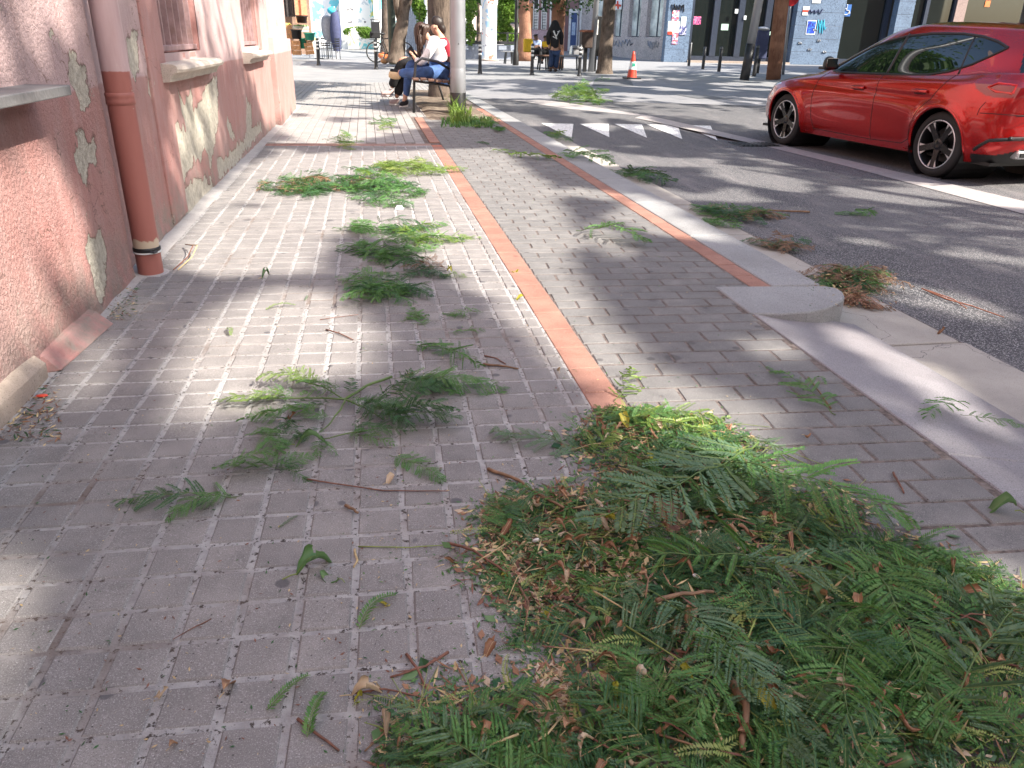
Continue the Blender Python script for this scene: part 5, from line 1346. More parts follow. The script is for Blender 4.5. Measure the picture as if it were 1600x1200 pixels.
# hedges and bright greenery behind
def hedge(name, px0, px1, ptop, pbot, Y, n, label, mat, size=.16, depth=.8, cat='hedge', seed=5):
    A = aty(px0,(ptop+pbot)/2,Y); B = aty(px1,(ptop+pbot)/2,Y); z1 = aty(px0,ptop,Y).z; z0 = max(-.0,aty(px0,pbot,Y).z)
    o = empty(name, ((A.x+B.x)/2,Y,z0), label=label, cat=cat)
    w_ = (B.x-A.x)/2; cs = []; r = random.Random(seed)
    nx = max(1,int(w_/.5)); nz = max(1,int((z1-z0)/.9))
    for i in range(nx):
        for j in range(nz):
            cs.append(((-w_+(i+.5)*2*w_/nx+r.uniform(-.1,.1), r.uniform(-.2,.2), (j+.5)*(z1-z0)/nz+r.uniform(-.1,.1)), (w_/nx*1.35,depth,(z1-z0)/nz*.75)))
    leaf_cloud(cs, n, size, seed).build('foliage', mat, o)
    MB().tube([(0,0,-z0*.0),(0,0,(z1-z0)*.6)],.05,6).build('stem', M['bark'], o)
    return o
hedge('climbing_plant',727,741,-30,66,46,3500,'tall light green climbing plant right of the grey lamp post',M['hedge'],.16)
hedge('shrubbery',776,812,-30,66,50,9000,'bright sunlit shrubbery behind the dark railing',M['hedge'],.2,1.0,seed=8)
hedge('shrubbery',706,728,-30,60,54,3500,'sunlit shrubbery between the kiosk and the grey lamp post',M['hedge'],.2,1.0,seed=9)
hedge('shrubbery',543,590,44,57,56.5,3500,'low green plants at the foot of the graffiti wall',M['hedge'],.14,.4,seed=10)
hedge('shrubbery',646,664,-20,30,46,2500,'green foliage between the leaning tree and the middle trunk',M['hedge'],.18,.6,seed=12)
far = MB()
# pale house fronts at the very end of the street, seen over the wall and greenery
eb = empty('end_house', (12,70,1), label='pale pinkish house front beyond the bright greenery', cat='building')
A = aty(735,20,68); B = aty(830,20,68)
rel(MB().box(A.x,B.x,68,72,0.9,12).build('wall', simple('far_house',(.62,.50,.46),.8,var=.1,scale=.5), None), eb)
for x in (783,800,815):
    C = aty(x,10,67.9); wd_ = rel(MB().box(C.x-.6,C.x+.6,67.85,68,2.2,4.6).build('window', M['frame_dark'], None), eb); rel(MB().box(C.x-.5,C.x+.5,67.82,67.85,2.3,4.5).build('pane', M['shop_glass'], None), wd_)
eb2 = empty('side_house', (-9,30,0), label='tall ochre house side standing left of the shop, mostly hidden by the pink wall', cat='building')
rel(MB().box(-16,-6.2,20,36,-.1,8).build('wall', simple('ochre',(.5,.36,.22),.8,var=.1,scale=.5), None), eb2)
# grass at the lamp post foot and kerb weeds
def grass(px0,px1,py0,py1,n,h,seed,name,label_mat='fr_green'):
    r = random.Random(seed); mb = MB()
    for _ in range(n):
        q = g(r.uniform(px0,px1), r.uniform(py0,py1)); a = r.uniform(0,6.28); hh = h*r.uniform(.4,1.3); l = Vector((math.cos(a),math.sin(a),0))
        b_ = Vector((-l.y,l.x,0))*.007; i = len(mb.v); tip = q+l*hh*r.uniform(.3,1.0)+Vector((0,0,hh)); md = q+l*hh*.25+Vector((0,0,hh*.6))
        mb.v += [tuple(q-b_),tuple(q+b_),tuple(md+b_*.8),tuple(md-b_*.8),tuple(tip)]; mb.f += [(i,i+1,i+2,i+3),(i+3,i+2,i+4)]
    return mb.build(name, M[label_mat], kind='stuff')
grass(704,735,178,196,260,.13,1,'grass',  'fr_lime'); grass(690,770,186,200,420,.06,2,'grass','fr_green')
grass(703,722,175,182,110,.24,3,'grass','fr_lime')

# houses on the other sides of the square and street, outside the picture (seen mirrored in glass and paint)
def block(x0,x1,y0,y1,h,col,label,face):
    b = empty('apartment_block', ((x0+x1)/2,(y0+y1)/2,0), label=label, cat='building')
    rel(MB().box(x0,x1,y0,y1,-.1,h).build('wall', simple('block_%d'%int(abs(x0)*10+h),col,.8,var=.1,scale=.4), None), b)
    r = 0
    while 1.0+r*3.1 < h-2:
        z = 1.0+r*3.1; k = 0; L = (x1-x0) if face in 'NS' else (y1-y0)
        while 1+k*3.2 < L-1.5:
            a = 1+k*3.2
            if face == 'N': bx = (x0+a,x0+a+1.3,y1-.02,y1+.05)
            else: bx = (x0-.05,x0+.02,y0+a,y0+a+1.3)
            w_ = rel(MB().box(bx[0],bx[1],bx[2],bx[3],z,z+1.9).build('window', M['frame_dark'], None), b); k += 1
        r += 1
block(-14,30,-34,-26,15,(.42,.30,.20),'ochre apartment block closing the street behind the viewer','N')
block(31,40,-24,36,13,(.34,.24,.18),'brown apartment block along the far right side of the square','W')
# ================================================================== THE RED CAR
CS = .95
car = empty('parked_car', (0,0,0), label='glossy red five door hatchback parked along the white lane line', cat='car')
rw = gr(1450,276); fw = gr(1219,226)
dirv = (fw-rw); yaw = math.atan2(dirv.y, dirv.x)
# local: x forward, y left, z up ; tyre outer face at y=.88
left = Vector((-math.sin(yaw), math.cos(yaw), 0))
org = Vector((rw.x, rw.y, -.12)) - left*.865*CS
car.location = org; car.rotation_euler = (0,0,yaw); car.scale = (CS,CS,CS)
WB = (fw-rw).length/CS
def X_(x): return x*WB/2.686 if x > 0 else x
# rings: stations are (x, y, z); t stations: rear centre, rear mid, rear corner, quarter, rear axle, B, A, front axle, front corner, front mid, front centre
rings = [
 [(-.70,0,.24),(-.69,.45,.23),(-.60,.74,.22),(-.35,.80,.20),(0,.82,.20),(.9,.83,.20),(1.8,.83,.20),(2.69,.81,.20),(3.15,.74,.19),(3.40,.45,.19),(3.46,0,.19)],
 [(-.80,0,.36),(-.79,.50,.36),(-.68,.82,.36),(-.38,.87,.35),(0,.875,.34),(.9,.865,.32),(1.8,.865,.32),(2.69,.87,.33),(3.22,.80,.33),(3.48,.50,.32),(3.55,0,.32)],
 [(-.82,0,.58),(-.80,.52,.58),(-.67,.84,.58),(-.38,.905,.56),(0,.915,.56),(.9,.885,.55),(1.8,.885,.55),(2.69,.905,.55),(3.20,.83,.53),(3.48,.52,.50),(3.57,0,.50)],
 [(-.83,0,.76),(-.81,.52,.76),(-.69,.83,.77),(-.38,.90,.76),(0,.912,.76),(.9,.892,.74),(1.8,.892,.73),(2.69,.90,.70),(3.14,.82,.66),(3.40,.54,.62),(3.52,0,.60)],
 [(-.83,0,.88),(-.81,.52,.885),(-.70,.80,.90),(-.38,.862,.905),(0,.882,.90),(.9,.875,.875),(1.8,.872,.85),(2.69,.862,.80),(3.08,.79,.75),(3.33,.54,.71),(3.45,0,.69)],
 [(-.81,0,.985),(-.79,.50,.99),(-.69,.73,1.0),(-.38,.80,.99),(0,.815,.965),(.9,.835,.93),(1.75,.83,.905),(2.45,.76,.88),(2.85,.66,.835),(3.10,.46,.79),(3.20,0,.775)],
 [(-.80,0,1.01),(-.78,.49,1.015),(-.67,.70,1.03),(-.38,.77,1.02),(0,.79,.985),(.9,.815,.945),(1.70,.81,.92),(2.15,.74,.925),(2.28,.62,.94),(2.38,.40,.945),(2.42,0,.945)],
 [(-.74,0,1.22),(-.72,.44,1.225),(-.62,.61,1.225),(-.34,.675,1.215),(0,.705,1.21),(.9,.725,1.21),(1.35,.715,1.19),(1.62,.66,1.17),(1.74,.55,1.18),(1.84,.36,1.19),(1.88,0,1.19)],
 [(-.66,0,1.355),(-.65,.40,1.35),(-.57,.54,1.335),(-.28,.60,1.345),(0,.625,1.365),(.75,.635,1.385),(1.05,.625,1.37),(1.25,.59,1.355),(1.34,.48,1.37),(1.40,.33,1.385),(1.43,0,1.39)],
 [(-.82,0,1.385),(-.80,.38,1.38),(-.66,.50,1.37),(-.26,.54,1.395),(0,.56,1.41),(.70,.57,1.435),(.92,.55,1.43),(1.10,.50,1.415),(1.18,.42,1.41),(1.22,.28,1.415),(1.24,0,1.42)],
 [(-.60,0,1.415),(-.58,.25,1.41),(-.5,.33,1.41),(-.1,.34,1.43),(.1,.35,1.44),(.60,.36,1.462),(.78,.34,1.46),(.92,.30,1.45),(.98,.25,1.448),(1.0,.16,1.45),(1.02,0,1.452)],
 [(-.1,0,1.44),(-.08,.01,1.44),(-.05,.02,1.44),(0,.02,1.445),(.1,.02,1.45),(.4,.02,1.467),(.55,.02,1.467),(.62,.02,1.465),(.66,.02,1.465),(.68,.01,1.465),(.7,0,1.465)],
]
NR = len(rings); A_ = np.array([[(X_(p[0]),p[1],p[2]) for p in r] for r in rings])
def crom(P, n, tens=.5):
    """centripetal-ish catmull rom along axis 0 of P (k, ..., 3) -> samples"""
    k = P.shape[0]; out = []
    for i in range(k-1):
        p0 = P[max(i-1,0)] if i>0 else 2*P[0]-P[1]; p1 = P[i]; p2 = P[i+1]; p3 = P[i+2] if i+2<k else 2*P[-1]-P[-2]
        m1 = (p2-p0)*.5*tens*2; m2 = (p3-p1)*.5*tens*2
        for j in range(n if i<k-2 else n+1):
            t = j/n; out.append((2*t**3-3*t**2+1)*p1+(t**3-2*t**2+t)*m1+(-2*t**3+3*t**2)*p2+(t**3-t**2)*m2)
    return np.array(out)
Lg = crom(np.transpose(A_,(1,0,2)), 22, .5)        # stations finer -> (nt, NR, 3)
S_ = crom(np.transpose(Lg,(1,0,2)), 12, .42)       # rings finer -> (nv, nt, 3)
S_[:,0,1] = 0; S_[:,-1,1] = 0; S_[:,:,1] = np.maximum(S_[:,:,1],0)
nv,ntt = S_.shape[:2]
# flared arches and a sculpted door side
for c_x in (0.0, WB):
    dx = S_[:,:,0]-c_x; dz = S_[:,:,2]-.33; d = np.sqrt(dx**2+dz**2)
    S_[:,:,1] += np.where(S_[:,:,1]>.6, .016*np.exp(-((d-.37)/.05)**2), 0)
yy = S_[:,:,0]; zz = S_[:,:,2]; side = S_[:,:,1]>.80
crease = .82+.02*(yy-1.3)
S_[:,:,1] -= np.where(side, .014*np.exp(-((zz-(crease-.06))/.04)**2)*np.clip((yy+.3)/.5,0,1)*np.clip((3.0-yy)/.4,0,1), 0)
S_[:,:,1] -= np.where(side & (yy>.45) & (yy<2.2), .004*np.exp(-((zz-.50)/.12)**2)*np.clip((yy-.45)/.3,0,1)*np.clip((2.2-yy)/.3,0,1), 0)
def inpoly(p, q):
    ins = False; n = len(q)
    for i in range(n):
        x1,y1 = q[i]; x2,y2 = q[(i+1)%n]
        if (y1>p[1])!=(y2>p[1]) and p[0] < (x2-x1)*(p[1]-y1)/(y2-y1)+x1: ins = not ins
    return ins
DLO = [(X_(a),b) for a,b in [(-.38,1.222),(-.26,1.15),(-.10,1.07),(.12,1.0),(.35,.962),(.65,.945),(1.2,.935),(1.78,.925),(1.98,.938),(1.90,1.0),(1.74,1.08),(1.55,1.165),(1.38,1.225),(1.2,1.275),(.95,1.32),(.6,1.345),(.2,1.342),(-.05,1.318),(-.24,1.275)]]
TAIL = [(-.95,.93),(-.64,.955),(-.40,.965),(-.27,.945),(-.34,.87),(-.47,.815),(-.62,.80),(-.95,.83)]
HEAD = [(X_(a),b) for a,b in [(3.0,.72),(2.86,.755),(2.98,.80),(3.2,.765),(3.5,.68),(3.5,.62),(3.2,.66)]]
parts = {'body':[], 'side_glass':[], 'tail':[], 'head':[], 'rear_glass':[], 'windscreen':[], 'diffuser':[], 'grille':[]}
def classify(x,y,z, nrm):
    if y > .5 and inpoly((x,z), DLO) and z > .9 and nrm[1] > .35: return 'side_glass'
    if x < -.545-.42*(1.22-z) and 1.02 < z < 1.33: return 'rear_glass'
    if x > X_(1.25) and .955 < z < 1.375 and y < .70-.28*(z-.95)/.43 and nrm[0] > .2 and x < X_(2.4): return 'windscreen'
    if x < -.3 and inpoly((x,z), TAIL): return 'tail'
    if x < -.3 and .83 < z < .90 and y <= .74 : return 'tail' if y > .0 else 'body'
    if x > X_(2.8) and inpoly((x,z), HEAD) and y > .4: return 'head'
    if x < -.42 and z < .40-.12*max(0,(y-.5)/.35): return 'diffuser'
    if x > X_(3.25) and z < .52 and y < .55: return 'grille'
    return 'body'
idx = lambda a,b: a*ntt+b
verts = S_.reshape(-1,3)
for a in range(nv-1):
    for b in range(ntt-1):
        q = [S_[a,b],S_[a,b+1],S_[a+1,b+1],S_[a+1,b]]; c = sum(q)/4
        nrm = np.cross(q[1]-q[3], q[2]-q[0]); L = np.linalg.norm(nrm); nrm = nrm/(L+1e-9)
        if nrm[1]<0 and c[1]>.3 or (c[1]<=.3 and ((nrm[2]<0) if c[2]>.9 else (nrm[0]*(c[0]-1.3)<0))): nrm = -nrm
        if c[1] > .55 and any((c[0]-w)**2+(c[2]-.325)**2 < .358**2 for w in (0,WB)): continue
        parts[classify(*c, nrm)].append((a,b))
paint = None
def mat_paint():
    t = NT('red_car_paint'); p = t.pos(True)
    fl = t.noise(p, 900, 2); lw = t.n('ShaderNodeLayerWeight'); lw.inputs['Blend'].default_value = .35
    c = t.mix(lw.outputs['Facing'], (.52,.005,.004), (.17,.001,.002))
    c = t.mix(t.mapr(fl,.55,.7,0,.35), c, (.60,.05,.03))
    b = t.bsdf(c, .24, metal=.6, coat=1.0); b.inputs['Coat Roughness'].default_value = .03
    return t.done(b)
M['paint'] = mat_paint()
M['car_glass'] = glass('car_glass', (.006,.010,.009), .015)
def mat_tail():
    t = NT('tail_light'); b = t.bsdf((.28,.004,.007), .08, coat=1); return t.done(b)
M['tail'] = mat_tail(); M['tail_in'] = simple('tail_inner', (.75,.03,.02), .2, coat=.5); M['headl'] = simple('headlight', (.55,.6,.66), .08, .3, coat=1, var=.3, scale=14)
BV = None
def car_part(name, faces, mat, off=0):
    used = {}; v=[]; f=[]
    for sgn in (1,-1):
        used = {}
        for (a,b) in faces:
            q = []
            for (i,j) in ((a,b),(a,b+1),(a+1,b+1),(a+1,b)):
                k = (i,j)
                if k not in used:
                    p = S_[i,j]; used[k] = len(v); v.append((p[0],sgn*p[1],p[2]))
                q.append(used[k])
            f.append(tuple(q) if sgn==-1 else tuple(reversed(q)))
    me = bpy.data.meshes.new(name); me.from_pydata(v,[],f); me.update()
    bm = bmesh.new(); bm.from_mesh(me); bmesh.ops.remove_doubles(bm, verts=bm.verts, dist=.0008); 
    bmesh.ops.dissolve_degenerate(bm, edges=bm.edges, dist=1e-5)
    bmesh.ops.recalc_face_normals(bm, faces=bm.faces)
    if off: 
        bm.normal_update()
        for vv in bm.verts: vv.co += vv.normal*off
    bm.to_mesh(me); bm.free(); me.polygons.foreach_set('use_smooth',[True]*len(me.polygons))
    return link_mesh(name, me, mat, car)
body = car_part('body', parts['body'], M['paint'])
# outward check
car_part('side_windows', parts['side_glass'], M['car_glass']); car_part('rear_window', parts['rear_glass'], M['car_glass']); car_part('windscreen', parts['windscreen'], M['car_glass'])
tl0 = car_part('tail_light', parts['tail'], M['tail']); car_part('headlight', parts['head'], M['headl']); car_part('rear_diffuser', parts['diffuser'], M['black_plastic']); car_part('grille', parts['grille'], M['black_plastic'])
# surface look-up
allv = [tuple(p) for p in verts]; allf = [(idx(a,b),idx(a,b+1),idx(a+1,b+1),idx(a+1,b)) for a in range(nv-1) for b in range(ntt-1)]
BV = BVHTree.FromPolygons(allv, allf)
def on_side(x,z,off=.0):
    h = BV.ray_cast(Vector((x,3,z)), Vector((0,-1,0)))
    if h[0] is None: h = (Vector((x,.85,z)),)
    return Vector((x,h[0].y+off,z))
def on_rear(y,z,off=0):
    h = BV.ray_cast(Vector((-3,y,z)), Vector((1,0,0)))
    return Vector(((h[0].x if h[0] else -.7)-off,y,z))
def line_on(pts, r_, name, mat, f=on_side, n=10, mirror=True, off=.0, parent=None, closed=False):
    P_ = []; pts = list(pts)+([pts[0]] if closed else [])
    for i in range(len(pts)-1):
        for k in range(n): t = k/n; P_.append(f(pts[i][0]*(1-t)+pts[i+1][0]*t, pts[i][1]*(1-t)+pts[i+1][1]*t, off))
    P_.append(f(*pts[-1], off))
    mb = MB(); mb.tube(P_, r_, 6)
    if mirror: mb.tube([(p.x,-p.y,p.z) for p in P_], r_, 6)
    return mb.build(name, mat, parent or car, smooth=True)
line_on(DLO, .014, 'window_trim', M['black_plastic'], closed=True, off=-.002, n=6)
# pillars between the side windows
for (xa,za,xb,zb,w_) in ((.98,.945,.93,1.335,.026),(.0,.98,.04,1.31,.016),):
    line_on([(X_(xa),za),(X_(xb),zb)], w_, 'window_pillar', M['black_plastic'], off=-w_*.6)
seam = simple('seam', (.02,.003,.003), .6)
line_on([(X_(1.0),.94),(X_(1.02),.75),(X_(1.02),.50),(X_(1.0),.30),(X_(.98),.265)], .0045, 'door_seam', seam, off=-.001)
line_on([(X_(2.02),.93),(X_(2.10),.80),(X_(2.13),.62),(X_(2.12),.42),(X_(2.05),.27)], .0045, 'door_seam', seam, off=-.001)
line_on([(X_(2.05),.27),(X_(1.0),.262),(X_(.5),.275),(X_(.38),.33),(X_(.37),.48),(X_(.30),.62),(X_(.16),.75),(X_(.04),.90),(.0,.98)], .0045, 'door_seam', seam, off=-.001)
line_on([(-.50,.76),(-.46,.70),(-.45,.64)], .004, 'bumper_seam', seam, off=-.001)
line_on([(-.83,.66),(-.6,.665),(-.47,.66)], .004, 'bumper_seam', seam, off=-.001)
# arch lips and dark wheel wells
for w in (0,WB):
    mb = MB(); P_ = []
    for k in range(25):
        a = math.pi*(-.06+1.12*k/24); P_.append(on_side(w+.358*math.cos(a), max(.2,.325+.358*math.sin(a)), -.012))
    for sg in (1,-1): MB().tube([(p.x,sg*p.y,p.z) for p in P_], .017, 8).build('arch_lip', M['paint'], car, smooth=True)
    for sg in (1,-1):
        mb = MB()
        T_ = Matrix.Translation((w,sg*.60,.325))@Matrix.Rotation(R_(90),4,'X'); mb.lathe([(.365,-.27),(.365,.27)],32,T_); mb.lathe([(0,(.27 if sg>0 else -.27)),(.365,(.27 if sg>0 else -.27))],32,T_)
        mb.build('wheel_well', M['black_plastic'], car)
fl_ = MB(); fl_.box(-.62,X_(3.3),-.78,.78,.19,.22); fl_.build('underbody', M['black_plastic'], car)
for sg in (1,-1): line_on([(.40,.235),(X_(1.2),.225),(X_(2.30),.235)], .022, 'sill', M['paint'], f=lambda x,z,o,sg=sg: Vector((on_side(x,z,o).x,sg*on_side(x,z,o).y,z)), mirror=False, off=-.022)
# wheels
def wheel(cx, sg):
    wh = empty('wheel', (cx,sg*.76,.318)); wh.parent = car
    wh.rotation_euler = (0,0,0 if sg>0 else math.pi)
    T_ = Matrix.Rotation(R_(-90),4,'X')     # lathe z -> +y (outer)
    r0,r1 = .236,.318
    MB().lathe([(r0,-.105),(r1-.02,-.11),(r1-.005,-.095),(r1,-.06),(r1,-.05),(r1-.006,-.046),(r1-.006,-.040),(r1,-.036),(r1,.0),(r1-.006,.004),(r1-.006,.01),(r1,.014),(r1,.05),(r1-.005,.085),(r1-.018,.102),(r0+.03,.110),(r0+.012,.106),(r0,.095)],56,T_,close=True).build('tyre', M['rubber'], wh, smooth=True)
    rim = MB().lathe([(r0+.004,.098),(r0-.004,.104),(r0-.012,.100),(r0-.018,.085),(r0-.028,-.08),(r0,-.1)],56,T_).build('rim', M['black_plastic'], wh, smooth=True)
    MB().lathe([(r0+.002,.1015),(r0-.002,.106),(r0-.010,.1055),(r0-.011,.101)],56,T_).build('rim_edge', M['alu'], rim, smooth=True)
    MB().lathe([(0,-.02),(.17,-.02),(.17,-.035),(0,-.035)],40,T_).build('brake_disc', M['dark_metal'], wh)
    hub = MB(); hub.lathe([(0,.082),(.03,.084),(.055,.078),(.065,.06),(.065,.0)],24,T_)
    for k in range(5):
        a = 2*math.pi*k/5+.3
        R0 = Matrix.Rotation(a,4,'Y')
        # broad dark spoke, narrower in the middle
        pl = [(.045,-.036),(.10,-.030),(.17,-.034),(.226,-.060),(.226,.060),(.17,.034),(.10,.030),(.045,.036)]
        vs = [R0@Vector((x, .074+.018*(x/.22), y)) for x,y in pl]+[R0@Vector((x, .045+.018*(x/.22), y)) for x,y in pl]
        n_=8; hub.add(vs, [tuple(range(n_)),tuple(reversed(range(n_,2*n_)))]+[(i,n_+i,n_+(i+1)%n_,(i+1)%n_) for i in range(n_)])
    hub.build('spokes', M['wheel_black'], wh)
    tip = MB()
    for k in range(5):
        a = 2*math.pi*k/5+.3
        for dd in (-1,1):
            R0 = Matrix.Rotation(a,4,'Y'); pl = [(.150,dd*.030),(.226,dd*.030),(.228,dd*.064),(.195,dd*.047)]
            if dd<0: pl = pl[::-1]
            vs = [R0@Vector((x, .0785+.018*(x/.22), y)) for x,y in pl]+[R0@Vector((x, .070+.018*(x/.22), y)) for x,y in pl]
            tip.add(vs,[(0,1,2,3),(7,6,5,4)]+[(i,4+i,4+(i+1)%4,(i+1)%4) for i in range(4)])
    tip.build('spoke_tips', M['alu'], wh)
    return wh
M['wheel_black'] = simple('wheel_black', (.02,.02,.022), .25, .3)
for cx in (0,WB):
    for sg in (1,-1): wheel(cx,sg)
# tail light details, handles, mirrors, spoiler, exhaust, aerial, badge bar
TI = [(-.70,.845),(-.56,.855),(-.46,.885),(-.54,.925),(-.70,.915)]
mb = MB(); P_ = [on_side(x,z,.004) for x,z in TI]; 
for sg in (1,-1): mb.tube([(p.x,sg*p.y,p.z) for p in P_+[P_[0]]], .011, 6)
mb.build('light_guide', M['tail_in'], tl0)
for hx in (X_(.33),X_(1.32)):
    p = on_side(hx,.805+.02*(hx>1)*-1,.0)
    for sg in (1,-1):
        h_ = MB(); h_.cbox((p.x,sg*(p.y+.018),p.z),(.21,.022,.034)); hh = h_.build('door_handle', M['paint'], car, bevel=.009, seg=3, smooth=True)
        MB().cbox((p.x-.0,sg*(p.y+.0),p.z-.004),(.16,.012,.05)).build('handle_recess', seam, hh, bevel=.004)
for sg in (1,-1):
    mr = skin('wing_mirror', [(X_(1.86),sg*.80,.985,.025,.03),(X_(1.84),sg*.86,.99,.03,.04),(X_(1.84),sg*.93,1.02,.08,.095),(X_(1.85),sg*1.01,1.03,.07,.085)], [(0,1),(1,2),(2,3)], M['black_plastic'], car)
    MB().cbox((X_(1.755),sg*.965,1.03),(.01,.14,.10)).build('mirror_glass', M['car_glass'], mr, bevel=.003)
MB().add([(-.84,-.48,1.375),(-.84,.48,1.375),(-.60,.53,1.36),(-.60,-.53,1.36),(-.85,-.48,1.392),(-.85,.48,1.392),(-.55,.53,1.405),(-.55,-.53,1.405)],[(3,2,1,0),(4,5,6,7),(0,1,5,4),(1,2,6,5),(2,3,7,6),(3,0,4,7)]).build('roof_spoiler', M['paint'], car, bevel=.008, seg=3, smooth=True)
MB().add([(-.36,-.025,1.405),(-.36,.025,1.405),(-.12,.025,1.428),(-.12,-.025,1.428),(-.36,-.004,1.475),(-.36,.004,1.475),(-.30,.006,1.475),(-.30,-.006,1.475)],[(3,2,1,0),(4,5,6,7),(0,1,5,4),(1,2,6,5),(2,3,7,6),(3,0,4,7)]).build('roof_aerial', M['black_plastic'], car, bevel=.004)
for sg in (1,-1):
    MB().cbox((-.74,sg*.56,.31),(.10,.20,.075)).build('exhaust', M['alu'], car, bevel=.02, seg=3)
    MB().cbox((-.795,sg*.56,.31),(.006,.15,.04)).build('exhaust_opening', M['black_plastic'], car)
    line_on([(-.84,.47),(-.62,.43),(-.47,.33)], .018, 'bumper_trim', M['black_plastic'], off=-.006, mirror=False) if sg>0 else None
MB().cbox((-.83,0,.62),(.012,.50,.11)).build('number_plate', M['white_paint'], car, bevel=.003)
line_on([(-.30,.79),(.30,.79)], .004, 'hatch_seam', seam, f=lambda y,z,o: on_rear(y,z,o), mirror=False)
# raised wiper / second dark shape behind the bonnet: windscreen scuttle and wiper
MB().cbox((X_(2.40),0,.955),(.16,1.25,.03)).build('scuttle', M['black_plastic'], car, bevel=.008)
# dark car roofline seen just past the bonnet is a low dark bonnet of the next car in the row
# ================================================================== CUT GREENERY
def frond(seed, L=.34, pairs=13, near=True, curl=.5, lift=.03, fold=0.0, gone=.05):
    """bipinnate frond along +x: returns (leaflets MB, stem MB)"""
    r = random.Random(seed); lf = MB(); st = MB()
    bend = r.uniform(-curl,curl); N = 16; spine = []; a = 0; p = Vector((0,0,.004)); up = r.uniform(.3,1)*lift
    for i in range(N+1):
        t = i/N; spine.append(p.copy()); a += bend/N
        p = p+Vector((math.cos(a),math.sin(a),0))*L/N; p.z = .004+up*math.sin(t*math.pi*.9)+.004*math.sin(i*1.3+seed)
    st.tube(spine, [.0013*(1-.65*i/N) for i in range(N+1)], 4)
    def at(t):
        i = min(N-1,int(t*N)); f = t*N-i; return spine[i].lerp(spine[i+1],f), (spine[i+1]-spine[i]).normalized()
    for k in range(pairs):
        t = .14+.84*k/(pairs-1); o,d = at(min(.999,t)); env = math.sin(math.pi*min(1,.22+.74*t))**.8
        for sd in (-1,1):
            if r.random() < gone: continue
            pl = L*.27*env*r.uniform(.85,1.1)*(r.uniform(.3,.8) if r.random() < gone*1.5 else 1); fo = fold*r.uniform(.3,1.3); ang = (1.15-.45*t)*sd+r.uniform(-.12,.12)
            u = Matrix.Rotation(ang,3,'Z')@d; u = (u+Vector((0,0,r.uniform(-.35,.25)))).normalized()
            drp = r.uniform(.0,.35); nl = max(8,int(pl/.0040)); side = u.cross(Vector((0,0,1))).normalized(); tw = r.uniform(-.6,.6)
            side = Matrix.Rotation(tw,3,u)@side; nrm = side.cross(u)
            pts = []
            for j in range(nl+1):
                s = j/nl; q = o+u*pl*s+Vector((0,0,-drp*pl*s*s))+side*.06*pl*s*s*sd; 
                if q.z < .001: q.z = .001+.0006*j%3
                pts.append(q)
            st.tube([pts[0],pts[nl//2],pts[-1]], [.0008,.0007,.0003], 3, cap=False)
            for j in range(1,nl):
                q = pts[j]; s = j/nl; ll = .0108*(1-.45*s*s)*(.7+.3*min(1,s*5))*(L/.34)**.5
                for e in (-1,1):
                    dv = (side*e*(.86-.55*fo)+u*(.5+.5*fo)+nrm*(r.uniform(-.12,.35)+.5*fo)).normalized(); wv = (u-dv*u.dot(dv)).normalized()*.0020
                    b_ = q+dv*.0004; m1 = q+dv*ll*.5; tp = q+dv*ll
                    lf.add([b_-wv*.6, m1+wv*-1, tp, m1+wv], [(0,1,2,3)])
    return lf, st
def small_sprig(seed, L=.09):
    r = random.Random(seed); lf = MB(); st = MB(); N = 20; bend = r.uniform(-.9,.9); a=0; p=Vector((0,0,.004)); pts=[]
    for i in range(N+1):
        pts.append(p.copy()); a += bend/N; p = p+Vector((math.cos(a),math.sin(a),0))*L/N; p.z = .004+.012*math.sin(math.pi*i/N)
    st.tube(pts, [.0009]*(N+1), 4)
    for i in range(1,N+1):
        d = (pts[i]-pts[i-1]).normalized(); s_ = Vector((-d.y,d.x,0))
        for e in (-1,1):
            dv = (s_*e*.85+d*.5+Vector((0,0,r.uniform(-.1,.5)))).normalized(); wv = (d-dv*d.dot(dv)).normalized()*.0019; ll=.012*(1-.5*(i/N)**3)
            q = pts[i]; lf.add([q-wv*.6,q+dv*ll*.5-wv,q+dv*ll,q+dv*ll*.5+wv],[(0,1,2,3)])
    return lf, st
LFM = [M['fr_green'],M['fr_dark'],M['fr_green'],M['fr_lime'],M['fr_blue'],M['fr_green'],M['fr_dark'],M['fr_green']]
FR = []
for k in range(12):
    lf, st = frond(100+k, L=(.34,.30,.38,.27)[k%4], pairs=(16,14,17,13)[k%4], curl=(.5,.9,.3)[k%3], lift=(.02,.05,.035)[k%3], fold=(0,.25,0,.9,.1,.6,0,.3,1.0,.1,.5,.15)[k], gone=(.05,.12,.04,.3,.06,.22,.1,.15,.28,.05,.2,.12)[k])
    FR.append((lf, st))
SP = [small_sprig(300+k, L=(.09,.07,.12)[k%3]) for k in range(6)]
MESH = {}
def fmesh(bank, k, mk):
    key = (id(bank), k, mk)
    if key not in MESH:
        lf, st = bank[k]
        a = lf.mesh('fallen_frond'); a.materials.append(M[mk]); b = st.mesh('stem'); b.materials.append(M['frond_stem']); MESH[key] = (a,b)
    return MESH[key]
def put(bank, k, mk, M4, name='fallen_frond', parent=None, **kw):
    a,b = fmesh(bank,k,mk); o = bpy.data.objects.new(name, a); COL.objects.link(o); o.matrix_world = M4
    if parent is not None: o.parent = parent; o.matrix_parent_inverse = parent.matrix_world.inverted() if False else Matrix.Translation(-Vector(parent.location))
    tag(o, **kw)
    if parent is None:
        s = bpy.data.objects.new('stem', b); COL.objects.link(s); s.parent = o
    return o
